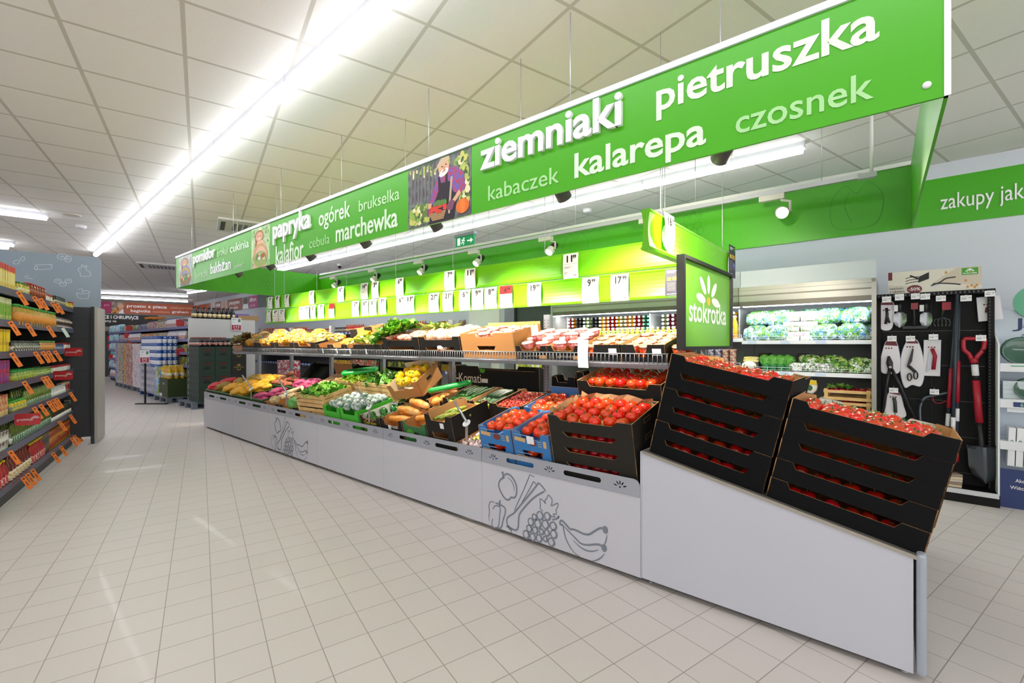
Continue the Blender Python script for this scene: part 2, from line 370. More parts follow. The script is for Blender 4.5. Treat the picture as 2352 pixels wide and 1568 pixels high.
# ================================================================ the green canopy
cv = C.pz(405.7, 661.4, 2.235).y; cb = 4.56; cl, cr = -8.555, .172; zb, zt = 2.235, 2.728
can = thing('produce_canopy', 'long green hanging canopy sign with vegetable names over the produce stand', 'sign', C.M(cl, cv, zb))
def CW(x, y):                                      # pixel on the fascia -> fascia coordinates
    p = C.pv(x, y, cv); return p.x-cl, p.z-zb
Lc = cr-cl; Hc = zt-zb; D = cb-cv
m_sign = mat('46a80a', .38, spec=.45)
fas = MB().box(0, Lc, 0, .012, 0, Hc-.03, m_sign).build('front_panel', can)
MB().box(-.01, Lc+.012, -.012, .045, Hc-.03, Hc, mat('dfe1ee', .4)).build('top_trim', can)
MB().box(Lc, Lc+.018, -.004, .02, .0, Hc-.03, mat('f0f2f4', .4)).build('edge_trim', can)
m_draw = mat('3a9410', .5)
def grapes(b, x, z, s, m, y, w=.006):
    for i, (gx, gz) in enumerate(((0, 0), (.9, .1), (-.9, .2), (-.45, -.8), (.5, -.7), (1.3, -.65), (0, -1.55), (.9, -1.5), (.45, -2.3))):
        b.ribbon([(x+(gx+.45*cos(k*pi/7))*s, z+(gz+.45*sin(k*pi/7))*s) for k in range(14)], w, m, y, True)
    b.ribbon(smooth_path([(x+s*q[0], z+s*q[1]) for q in ((-.9, .9), (-.5, 1.7), (0, 1.2), (.4, 2.2), (.8, 1.3), (1.5, 1.6), (1.1, .8))]), w, m, y)
def loopy(b, x, z, s, m, y, w=.006):
    b.ribbon(smooth_path([(x+s*q[0], z+s*q[1]) for q in ((-1, -1), (-1.1, .3), (-.5, 1.1), (0, .6), (.5, 1.1), (1.1, .3), (.9, -1), (0, -1.3))], 5, True), w, m, y, True)
    b.ribbon(smooth_path([(x+s*q[0], z+s*q[1]) for q in ((-.3, .7), (-.5, 0), (-.2, -.9))]), w, m, y)
b = MB().box(0, Lc+.05, 0, .012, .0, Hc-.02, m_sign)
for i in range(7):
    (grapes if i % 2 else loopy)(b, .6+i*1.3, .27-(0 if i % 2 else .03), .075 if i % 2 else .15, m_draw, -.0012)
b.build('back_panel', can, T3(0, D, 0)); MB().box(0, Lc+.05, -.02, .03, Hc-.02, Hc+.01, white).build('back_trim', can, T3(0, D, 0))
for nm, x, s in (('end_panel', 0, 1), ('end_panel', Lc, -1)):
    b = MB().box(0, D, 0, .012, 0, Hc-.015, m_sign)
    for i in range(4): (loopy if i % 2 else grapes)(b, .3+i*.52, .25, .14 if i % 2 else .07, m_draw, -.0012)
    e = b.build(nm, can, (T3(x, 0, 0) @ RZ(pi/2)) if s > 0 else (T3(x+.012, 0, 0) @ RZ(pi/2)))
MB().lathe([(.013, 0), (.013, .004), (.006, .008)], white, 14).build('screw', can, T3(Lc-.045, 0, .055) @ RX(pi/2))
wt = mat('f3f5f6', .35); pale = mat('d9edd6', .4); mid = mat('a6d997', .4); soft = mat('c3e6b9', .4)
def word(s, l, r, top, m, ext=.003, fat=.0):
    """l, r: baseline ends; top: (x, y of the ascender's top, y of its base)"""
    (x0, z0), (x1, z1) = CW(*l), CW(*r)
    h = CW(top[0], top[1])[1]-CW(top[0], top[2])[1]
    text(s, m, w=x1-x0, h=h, ext=ext, fat=fat, M=T3(x0, 0, (z0+z1)/2), parent=can)
word('ziemniaki', (1108, 388), (1432, 291), (1393, 222, 301), wt, .022, .022)
word('pietruszka', (1508, 250), (2020, 93), (1893, 45, 130), pale, fat=.018)
word('kalarepa', (1320, 407), (1622, 330), (1321, 350, 407), pale, fat=.018)
word('kabaczek', (1122, 460), (1285, 420), (1123, 424, 460), mid, fat=.004)
word('czosnek', (1690, 305), (2007, 228), (1965, 173, 238), mid, fat=.01)
word('papryka', (630, 547), (716, 524), (685, 486, 531), wt, .018, .022)
word('ogórek', (733, 519), (805, 497), (788, 461, 501), pale, fat=.01)
word('brukselka', (825, 485), (918, 459), (826, 457, 485), soft)
word('kalafior', (634, 608), (698, 590), (636, 564, 607), pale, fat=.01)
word('cebula', (711, 571), (758, 558), (733, 541, 565), mid)
word('marchewka', (772, 555), (914, 520), (838, 494, 539), pale, fat=.014)
word('pomidor', (446, 605), (496, 591), (478, 570, 596), wt, .016, .022)
word('brokuł', (500, 590), (524, 583), (501, 571, 590), soft)
word('cukinia', (529, 580), (572, 568), (545, 556, 576), pale, fat=.01)
word('buraczki', (450, 641), (478, 632), (452, 625, 641), soft)
word('bakłażan', (484, 630), (530, 616), (486, 604, 629), wt, fat=.01)
word('seler', (538, 617), (560, 610), (552, 602, 613), soft)
# printed photographs on the fascia: flat prints built from flat shapes
def leafy(b, x0, x1, z0, z1, cols, n, s, y, rg):
    for _ in range(n): b.disc(rg.uniform(x0+s, x1-s), rg.uniform(z0+s, z1-s), s*rg.uniform(.3, 1), s*rg.uniform(.3, 1), cols[rg.randrange(len(cols))], y-rg.random()*.0006, 7, rg.random()*3)
def pic(x, z, w, h):                               # local pen: unit square -> panel
    return lambda u, v: (x+u*w, z+v*h)
skin = mat('d9a888', .6); hairw = mat('e8e2dc', .7)
def farmer():
    x0, x1 = CW(938, 460)[0], CW(1083, 460)[0]; w = x1-x0; h = Hc-.034; rg = random.Random(3)
    b = MB().box(x0, x1, -.002, 0, 0, h, mat('4a4a52', .5, noise='6f7a70', nscale=14)); P = pic(x0, 0, w, h); y = -.003
    g = [mat(c, .6) for c in ('8fae4a', 'c7c56a', '5d7a35', 'e2dcae', '3f5a2c', 'a9b85a')]
    leafy(b, x0, x0+w*.42, 0, h*.4, g, 150, .035, y, rg); leafy(b, x0+w*.8, x1, h*.1, h, g, 120, .03, y, rg); leafy(b, x0, x1, h*.75, h, g, 60, .03, y, rg)
    for k in range(9): b.flat([P(.05+k*.06, .4), P(.08+k*.06, .4), P(.085+k*.06, .95), P(.055+k*.06, .95)], mat('6b666a', .6), y-.0007)
    den = mat('2a2430', .7); chk = mat('b03a55', .6, noise='5a5fb0', nscale=45)
    b.flat([P(.36, 0), P(.75, 0), P(.8, .3), P(.76, .5), P(.45, .48), P(.4, .3)], den, y-.001)
    b.flat([P(.52, .74), P(.66, .82), P(.78, .78), P(.9, .66), P(.92, .42), P(.84, .34), P(.74, .42), P(.7, .6), P(.56, .6), P(.44, .3), P(.36, .33), P(.42, .52)], chk, y-.0014)
    b.flat([P(.52, .3), P(.72, .3), P(.7, .58), P(.66, .6), P(.66, .78), P(.63, .8), P(.62, .6), P(.56, .6), P(.53, .72), P(.51, .7)], den, y-.0018)
    b.disc(*P(.6, .83), w*.085, h*.11, skin, y-.002, 24, .3); b.disc(*P(.6, .755), w*.075, h*.055, hairw, y-.0023, 20, .3); b.disc(*P(.605, .775), w*.03, h*.01, mat('9c5a50', .6), y-.0026, 12, .3)
    b.disc(*P(.575, .85), w*.012, h*.012, black, y-.0026, 8); b.disc(*P(.635, .868), w*.012, h*.012, black, y-.0026, 8); b.disc(*P(.607, .82), w*.02, h*.03, mat('c98f70', .6), y-.0025, 10)
    b.flat([P(.47, .82), P(.5, .9), P(.56, .985), P(.68, .985), P(.69, .93), P(.56, .88)], mat('c9b392', .7), y-.0027)
    b.flat([P(.83, .42), P(.86, .36), P(.77, .25), P(.73, .29)], skin, y-.002); b.flat([P(.35, .33), P(.41, .33), P(.4, .25), P(.35, .25)], skin, y-.002)
    gl = mat('7a4a62', .7); b.flat([P(.7, .3), P(.77, .27), P(.73, .14), P(.65, .16), P(.64, .22)], gl, y-.0024); b.flat([P(.33, .25), P(.4, .25), P(.42, .13), P(.33, .13)], gl, y-.0024)
    b.ribbon([P(.72, .65), P(.68, .1)], w*.03, mat('b9a58f', .6), y-.0021)
    bk = mat('8a6a48', .7); b.flat([P(.36, .17), P(.64, .17), P(.6, .04), P(.42, .04)], bk, y-.0028)
    for k in range(4): b.ribbon([P(.37+.015*k, .15-.03*k), P(.63-.012*k, .15-.03*k)], .006, mat('b9986c', .7), y-.0031)
    for k in range(18): b.disc(*P(.4+rg.random()*.22, .16+rg.random()*.13), w*.03, h*.03, mat('d23a2c', .5), y-.0029-k*.00003, 12)
    leafy(b, P(.42, 0)[0], P(.66, 0)[0], P(0, .24)[1], P(0, .36)[1], [g[2], mat('3c8a3c', .6)], 30, .02, y-.0034, rg)
    b.disc(*P(.88, .16), w*.095, h*.11, mat('e06a1e', .5), y-.0028, 24); b.disc(*P(.88, .16), w*.04, h*.108, mat('ea7d2c', .5), y-.0029, 20)
    b.build('photo_print', can)
farmer()
def portrait(xa, xb, seed, top, hair, bg, basket):
    x0, x1 = CW(xa, 600)[0], CW(xb, 600)[0]; w = x1-x0; h = Hc-.034; rg = random.Random(seed)
    b = MB().box(x0, x1, -.002, 0, 0, h, mat(bg[0], .5, noise=bg[1], nscale=9)); P = pic(x0, 0, w, h); y = -.003
    leafy(b, x0, x1, 0, h, [mat(c, .6) for c in bg[2]], 60, .03, y, rg)
    b.flat([P(.12, 0), P(.78, 0), P(.8, .5), P(.62, .66), P(.4, .66), P(.18, .5)], mat(top, .6), y-.001)
    b.disc(*P(.45, .78), w*.24, h*.14, mat(hair, .6), y-.0012, 20); b.flat([P(.22, .8), P(.34, .8), P(.32, .5), P(.22, .5)], mat(hair, .6), y-.0012)
    b.disc(*P(.45, .76), w*.19, h*.115, skin, y-.0016, 20); b.disc(*P(.46, .71), w*.07, h*.012, mat('f2ece8', .5), y-.002, 10)
    for q in (.38, .53): b.disc(*P(q, .78), w*.025, h*.01, black, y-.002, 8)
    b.disc(*P(.5, .2), w*.36, h*.2, mat(basket, .7), y-.0018, 24)
    leafy(b, P(.2, 0)[0], P(.85, 0)[0], P(0, .12)[1], P(0, .38)[1], [mat('4c9a3a', .6), mat('e4ede0', .6), mat('c8402c', .6)], 26, .035, y-.0022, rg)
    b.ribbon([P(.5+.38*cos(k*pi/12), .2+.36*sin(k*pi/12)) for k in range(13)], w*.07, mat('c9a468', .6), y-.0032)
    b.build('photo_print', can)
portrait(578, 620, 5, 'e7b9a2', 'a8703c', ('8fb877', 'cfe0b8', ('6fa04e', 'b9d49a')), '9fb46a'); portrait(411, 442, 6, '8b9cc0', '8d7a70', ('a9aebb', 'c9cdb4', ('b6bd96', '9aa1b4')), '9a8a62')
rod = mat('c9ccd0', .4, .6)
for i, x in enumerate((437, 532, 641, 780, 980, 1306)):
    ux = CW(x, 560)[0]; MB().bar((ux, .02, Hc), (ux, .02, CEIL-zb), .0035, rod).build('hanger', can)
for i in range(7): MB().bar((.4+i*1.35, D, Hc), (.4+i*1.35, D, CEIL-zb), .0035, rod).build('hanger', can)
# ---------------------------------------------------------------- track spotlights
def spot_head(t, body, front, aim, em=30, energy=120, cone=55, glow='ffe6c0'):
    """a lamp head on its arm; aim is a direction in the thing's frame"""
    d = V(aim).normalized(); q = d.to_track_quat('-Z', 'Y').to_matrix().to_4x4()
    MB().lathe([(0, .12), (.032, .115), (.042, .08), (.045, .02)], body, 18, cap=False).build('lamp_housing', t, q)
    MB().lathe([(.045, .02), (.047, -.045), (.043, -.05), (.041, -.045), (.04, -.03)], front, 18, cap=False).build('lamp_ring', t, q)
    MB().lathe([(0, -.036), (.041, -.0365)], mat(glow, .4, em=em), 18).build('lamp_glass', t, q)
    l = bpy.data.lights.new('spot', 'SPOT'); l.energy = energy; l.spot_size = radians(cone); l.spot_blend = .6; l.color = (1, .91, .75); l.shadow_soft_size = .04
    o = bpy.data.objects.new('spot', l); COL.objects.link(o); o.parent = t; o.matrix_basis = q @ T3(0, 0, -.06)
def lamp(u, v, z, zt_, aim, label, body, front, side=.06, **k):
    t = thing('track_spotlight', label, 'spotlight', S.M(u, v, z), k.pop('group'))
    MB().box(-.16, .02, -.02, .02, zt_-z-.045, zt_-z-.001, mat('d5d2cd', .45)).build('adapter', t)
    MB().tube([(0, 0, zt_-z-.04), (0, 0, .1), (side, 0, .08), (side, 0, 0), (.045, 0, 0)], .011, mat('cfcdc8', .45), 8).build('arm', t)
    spot_head(t, body, front, aim, **k); return t
TV, TZ = 1.75, 2.575
a0, a1 = S.pv(735, 640, TV), S.pv(1978, 412, TV)
t = thing('lighting_track', 'grey lighting track hung along the inside of the canopy', 'track', S.M(a0.x, TV, TZ))
MB().box(0, a1.x-a0.x, -.018, .018, 0, .035, mat('b9bac0', .4, .5)).build('rail', t); MB().box(a1.x-a0.x-.02, a1.x-a0.x+.09, -.022, .022, -.008, .03, grey).build('feed_box', t)
MB().bar((a1.x-a0.x+.06, 0, .03), (a1.x-a0.x+.06, 0, CEIL-TZ), .012, white).build('drop_rod', t)
for i in range(7): MB().bar((.3+i*1.25, 0, .035), (.3+i*1.25, 0, CEIL-TZ), .003, rod).build('hanger', t)
black2 = mat('1b1b1c', .45)
for i, x in enumerate((770, 860, 968, 1097, 1265, 1505, 1795)):
    u = S.pv(x, 560, TV).x
    nm = ['left end of the track', 'second from the left end of the track', 'left of the price card 6.99', 'above the price card 11.99', 'above the dark green stretch of board', 'behind the hanging end board', 'glaring towards the aisle from the right end of the track'][i]
    lamp(u, TV, 2.42, TZ, (-.1, -.75, -.72) if i < 6 else (.28, -.93, -.33), f'white and black track spotlight {nm}', black2, mat('e4e2de', .4), energy=95 if i < 6 else 40, em=16 if i < 6 else 60, cone=70, group='spotlights on the inner track')
FV = -.1
t = thing('lighting_track', 'lighting track fixed close behind the green front panel', 'track', S.M(-6.1, FV, 2.42)); MB().box(0, 6.8, -.018, .018, 0, .03, mat('b9bac0', .4, .5)).build('rail', t)
for i in range(6): MB().bar((.3+i*1.25, 0, .03), (.3+i*1.25, 0, CEIL-2.42), .003, rod).build('hanger', t)
m_dome = mat('4a4c4e', .5)
for i, x in enumerate((548, 620, 712, 838, 1000, 1290, 1660)):
    p = S.pv(x, (632, 615, 593, 563, 523, 452, 362)[i], FV)
    nm = ('baklazan', 'seler', 'kalafior', 'cebula', 'the farmer print', 'kabaczek', 'kalarepa')[i]
    t = thing('track_spotlight', f'dark grey spotlight below the front panel under {"the word " if i != 4 else ""}{nm}', 'spotlight', S.M(p.x, FV, p.z+.03), 'spotlights behind the front panel')
    MB().box(-.06, .06, -.02, .02, .05, 2.42-p.z-.03, m_dome).build('adapter', t)
    spot_head(t, m_dome, m_dome, ((.06, .62, -.66), (.06, .62, -.66), (.06, .62, -.66), (.06, .62, -.66), (.06, .6, -.72), (.05, .62, -.6), (-.5, .9, -.35))[i], energy=(130, 130, 130, 135, 135, 135, 100)[i], em=25, cone=84)
# ================================================================ price boards over the stand
PB = Fr(-66, S.W(-7.12, .80)[:2]); da = .0142
PB.u = MX.Rotation(da, 2) @ PB.u; PB.v = MX.Rotation(da, 2) @ PB.v; PB.ang += da
m_board = mat('6cc40a', .35, spec=.5); m_paper = mat('f3f1ee', .5); m_ink = mat('1c1a1c', .6); m_gtxt = mat('8c8a8c', .6)
def board(b, L, z0, z1, T=MX.Identity(4)):
    n = 6; fr = []; k = z1-z0
    prof = [(-.006, 0), (-.012, .012)]+[(-.004+.010*(1-(2*i/n-1)**2), .02+(k-.04)*i/n) for i in range(n+1)]+[(-.012, k-.012), (-.006, k), (.02, k), (.02, 0)]
    A = [b.vs([T @ V((x, y, z0+z)) for y, z in prof]) for x in (0, L)]
    for i in range(len(prof)): j = (i+1) % len(prof); b.face([A[0][i], A[0][j], A[1][j], A[1][i]], m_board)
    b.face(A[0][::-1], m_board); b.face(A[1], m_board)
t = thing('price_board', 'long lime green price board of two bands hanging over the produce stand', 'price board', PB.M(0, 0, 1.36))
b = MB(); board(b, 7.07, .575, .79); b.build('upper_band', t); b = MB(); board(b, 7.1, .345, .565, T3(-.02, -.005, 0)); b.build('lower_band', t)
for x in (.3, .65, 1.7, 2.5, 3.6, 4.6, 5.8, 6.9): MB().tube([(x, .005, .79), (x+.012, .005, .815), (x, .005, .83), (x, .005, CEIL-1.36)], .0025, rod, 6).build('hanger_wire', t)
def card(fr, xa, xb, ya, yb, price, label, vv=-.006, big=m_paper, head=None, group='price cards on the green board', M=None, w=None, h=None):
    if M is None:
        p, q = fr.pv(xa, (ya+yb)/2, vv), fr.pv(xb, (ya+yb)/2, vv); w = q.x-p.x; xm = (xa+xb)/2
        zt_, zb_ = fr.pv(xm, ya, vv).z, fr.pv(xm, yb, vv).z; h = zt_-zb_; M = fr.M(p.x, vv-.004, zb_)
    b = MB(); n = 8
    cv_ = [(-.004-.010*abs(sin(2.2*i/n+.4))**2, h*i/n) for i in range(n+1)]
    A = [b.vs([(x, y, z) for y, z in cv_]) for x in (0, w)]; B = [b.vs([(x, y+.0012, z) for y, z in cv_]) for x in (0, w)]
    for i in range(n):
        m = head if head and i >= n*.55 else big
        b.face([A[0][i], A[1][i], A[1][i+1], A[0][i+1]], m); b.face([B[0][i+1], B[1][i+1], B[1][i], B[0][i]], big)
    y = -.0155
    if price:
        dw = w*(.22 if len(price) == 1 else .38)
        x0 = w*.26 if len(price) > 1 else w*.34
        text(price, m_ink, w=dw, h=h*.27, into=b, M=T3(x0, y, h*.66), fat=.03); text('99', m_ink, w=w*.23, h=h*.14, into=b, M=T3(x0+dw+w*.03, y, h*.79), fat=.035)
        b.ribbon([(w*.04, h*.58), (w*.96, h*.58)], .002, m_gtxt, y)
        for k, (l, q) in enumerate(((.5, .47), (.36, .42), (.24, .24), (.18, .18))): b.ribbon([(w*.08, h*q), (w*(.08+l), h*q)], h*.018, m_gtxt, y)
        b.ribbon([(w*.72, h*.12), (w*.9, h*.12)], h*.03, m_gtxt, y)
    return tag(b.build('price_card', M=M), label, 'price card', group)
red = mat('d8141c', .5)
UP = [(618,627.5,682,709,'8'),(634,644,679,707,'1'),(656,666,676,705,'8'),(712,723.5,667.5,699,'6'),(777.5,792,658,693,'6'),(830.6,847,650,687.5,'14'),(855.5,871.4,646.5,685,'3'),(910.6,929,638,679,'6'),(1023,1046,622,667,'7'),(1070,1094,617,662,'11'),(1295.5,1330,582.5,639.6,'11')]
LO = [(615,624,712,739,'7'),(628,641,711,739,'4'),(642,656,710,738,'2'),(689,700,704,734,'9'),(701,712,702,733,'11'),(715,727,701,732,'2'),(732.6,746,699,731,'7'),(757.6,770,697,730,'17'),(810.6,826.5,691,727,'5'),(832,848,689,725,'6'),(850,867,687,724,'6'),(872,889,684,722,'7'),(913,932.6,680,721,'6'),(933.5,953.5,678,719,'11'),(987,1009.6,673,717,'21'),(1019,1042,670,715,'21'),(1057,1082,666,713,'6'),(1086,1112,663,711,'9'),(1115,1143,660,708.6,'8'),(1150,1179,656,707,'4'),(1213,1245,650,703,'19'),(1339,1377,637,696,'9'),(1404.5,1445.5,630,691,'17')]
for nm, rows in (('upper', UP), ('lower', LO)):
    for i, (xa, xb, ya, yb, pr) in enumerate(rows):
        rd = nm == 'lower' and pr in ('17', '4') and xa > 700 and xa < 1200 and (pr == '17' or xa > 1100)
        card(PB, xa, xb, ya, yb, pr, f'{"red topped" if rd else "white"} price card {pr} 99, {ordw(i)} from the left on the {nm} green band', head=red if rd else None)
m_post = mat('35324c', .5); yel = mat('e2c41c', .5)
def poster(M, w, h, label):
    b = MB().box(0, w, -.003, 0, 0, h, m_post); y = -.004
    for k in range(2): b.ribbon([(w*.1, h*(.92-.05*k)), (w*(.65-.2*k), h*(.92-.05*k))], h*.025, m_paper, y)
    b.flat([(w*.82, h*.86), (w*.95, h*.86), (w*.95, h*.97), (w*.82, h*.97)], m_lgreen, y)
    b.flat([(w*.1, h*.58), (w*.3, h*.58), (w*.3, h*.7), (w*.1, h*.7)], yel, y)
    for k in range(4): b.ribbon([(w*.35, h*(.7-.035*k)), (w*.9, h*(.7-.035*k))], h*.02, yel, y)
    for k in range(9): b.ribbon([(w*.1, h*(.5-.035*k)), (w*.5, h*(.5-.035*k))], h*.012, m_gtxt, y)
    b.disc(w*.75, h*.38, w*.16, w*.16, mat('5a66b4', .5), y); b.disc(w*.72, h*.4, w*.07, w*.06, mat('8fb2d8', .5), y-.0005); b.ribbon([(w*.1, h*.1), (w*.6, h*.1)], h*.02, m_paper, y)
    tag(b.build('notice', M=M), label, 'notice')
p, q = PB.pv(1528.6, 650, -.006), PB.pv(1571, 650, -.006); zt_, zb_ = PB.pv(1550, 617, -.006).z, PB.pv(1550, 681, -.006).z
poster(PB.M(p.x, -.013, zb_), q.x-p.x+.02, zt_-zb_, 'dark violet information notice at the end of the lower green band')
# end board, across the stand's end
EB = .02
t = thing('price_board', 'short price board hung across the near end, lit almost white', 'price board', S.M(EB, .055, 1.905) @ RZ(pi/2))
b = MB(); board(b, 1.64, 0, .235); b.build('band', t)
b = MB(); board(b, 1.64, 0, .235, T3(1.64, .04, 0) @ RZ(pi)); b.build('back_band', t)
for x in (.2, 1.5): MB().tube([(x, .012, .235), (x+.012, .012, .26), (x, .012, .275), (x, .012, CEIL-1.905)], .0025, rod, 6).build('hanger_wire', t)
def eb(x, y): p = S.pu(x, y, EB); return p.y, p.z
(y0, z1), (y1, _), (_, z0) = eb(1517, 487), eb(1540, 487), eb(1517, 566)
card(None, 0, 0, 0, 0, '16', 'white price card 16 99 at the left of the short end board', M=S.M(EB+.016, y0, z0) @ RZ(pi/2), w=y1-y0, h=z1-z0)
(y0, z1), (y1, z0) = eb(1671, 582), eb(1683, 640)
poster(S.M(EB+.016, y0-.02, z0) @ RZ(pi/2), .19, .27, 'dark violet information notice at the far end of the short end board')
def ell(cx, cz, a_, b_, rot=0, n=12): return [(cx+a_*cos(2*pi*i/n)*cos(rot)-b_*sin(2*pi*i/n)*sin(rot), cz+a_*cos(2*pi*i/n)*sin(rot)+b_*sin(2*pi*i/n)*cos(rot)) for i in range(n)]
# the shop sign on a stand end
t = thing('shop_sign', 'green daisy shop sign in a black frame standing over the near end of the shelf', 'sign', S.M(.1, .372, 1.345) @ RZ(pi/2))
sw, sh = 1.045, .545; m_logo = mat('6fb52c', .35); petal = mat('f7f8f4', .4)
MB().box(0, sw, 0, .012, 0, sh, m_logo).build('panel', t)
b = MB(); fw = .022
for bx in ((-fw, 0, -.02, .03, -fw, sh+fw), (sw, sw+fw, -.02, .03, -fw, sh+fw), (0, sw, -.02, .03, -fw, 0), (0, sw, -.02, .03, sh, sh+fw)): b.box(*bx, black)
b.build('frame', t)
def daisy(b, cx, cz, s, m, mc, y, kx=1.0):
    for ang, L_, w_ in ((0, 1.0, .17), (.42, .82, .16), (-.42, .82, .16), (1.22, .62, .22), (-1.22, .62, .22)):
        r = .34+L_/2; b.disc(cx+sin(ang)*r*s*kx, cz+cos(ang)*r*s, w_*s*kx, L_/2*s, m, y, 22, -ang) if kx == 1 else b.flat([(cx+(sin(ang)*(r+L_/2*cos(k*pi/9))+cos(ang)*w_*sin(k*pi/9))*s*kx, cz+(cos(ang)*(r+L_/2*cos(k*pi/9))-sin(ang)*w_*sin(k*pi/9))*s) for k in range(18)], m, y)
    b.flat([(cx+.15*s*kx*cos(k*pi/9), cz+.24*s*sin(k*pi/9)) for k in range(18)], mc, y)
def sg(x, y): p = S.pu(x, y, .1); return p.y-.372, p.z-1.345
b = MB(); cx_, cz_ = sg(1627.5, 692)
for dx_, dz_, a_, c_, r_ in ((0, .117, .066, .031, pi/2), (-.123, .098, .082, .031, 2.46), (.123, .088, .078, .031, .68), (-.165, .01, .094, .03, -.12), (.165, .0, .094, .03, -.12)): b.flat(ell(cx_+dx_, cz_+dz_, a_, c_, r_, 24), petal, -.001)
b.flat(ell(cx_, cz_, .037, .03, 0, 24), mat('e8b41c', .4), -.0012)
x0, zz = sg(1582, 737); x1, z2 = sg(1667, 747)
text('stokrotka', petal, w=x1-x0, h=.155, into=b, M=T3(x0, -.001, (zz+z2)/2+.003), fat=.012); b.build('logo', t)
MB().box(.44, .49, 0, .03, -.35, 0, steel).build('support_post', t)
# ================================================================ the produce stand: six units in a row and a sloped end unit
m_panel = mat('bdbec6', .42); m_rail = mat('a2a5af', .38, .25); m_hole = mat('141516', .6); m_line = mat('757c87', .5); m_shelf = mat('8a8f98', .4, .5)
UW = 1.2535; TILT = radians(13.3)
def MD(u, y=0.0, n=0.0): return S.M(u, .04, .5) @ RX(TILT) @ T3(0, y, n)
def hole_plate(outer, holes, t_, m):
    c = bpy.data.curves.new('p', 'CURVE'); c.dimensions = '2D'; c.fill_mode = 'BOTH'; c.extrude = t_/2
    for poly in [outer]+holes:
        s = c.splines.new('POLY'); s.points.add(len(poly)-1); s.use_cyclic_u = True
        for i, (x, z) in enumerate(poly): s.points[i].co = (x, z, 0, 1)
    o = bpy.data.objects.new('p', c); COL.objects.link(o); me = bpy.data.meshes.new_from_object(o)
    bpy.data.objects.remove(o); bpy.data.curves.remove(c)
    for v in me.vertices: v.co = V((v.co.x, -v.co.z, v.co.y))
    me.materials.clear(); me.materials.append(m); return me
def rail_mesh(end=False):
    z0, z1 = 0, .1; out = [(0, z0), (UW-.004, z0), (UW-.004, z1), (.0, z1)]
    if end: out = [(0, z0), (UW-.01, z0), (UW-.01, z1-.04)]+[(UW-.05+.04*cos(k*pi/12), z1-.04+.04*sin(k*pi/12)) for k in range(1, 7)]+[(0, z1)]
    hs = []
    for x in (.115, .615, 1.12):
        for ang, r in ((0, .026), (.62, .027), (-.62, .027), (1.3, .031), (-1.3, .031)): hs.append(ell(x+sin(ang)*r, .036+cos(ang)*r, .0042, .0125, -ang))
        hs.append(ell(x, .036, .0055, .0055))
    for xa, xb in ((.24, .485), (.725, .995)): hs.append([(xa+.014-.014*cos(k*pi/8-pi/2+pi/2), .0) for k in range(0)] or [(xb-.016+.016*cos(-pi/2+k*pi/8), .05+.016*sin(-pi/2+k*pi/8)) for k in range(9)]+[(xa+.016+.016*cos(pi/2+k*pi/8), .05+.016*sin(pi/2+k*pi/8)) for k in range(9)])
    return hole_plate(out, hs, .003, m_rail)
rail_a, rail_b = rail_mesh(), rail_mesh(True)
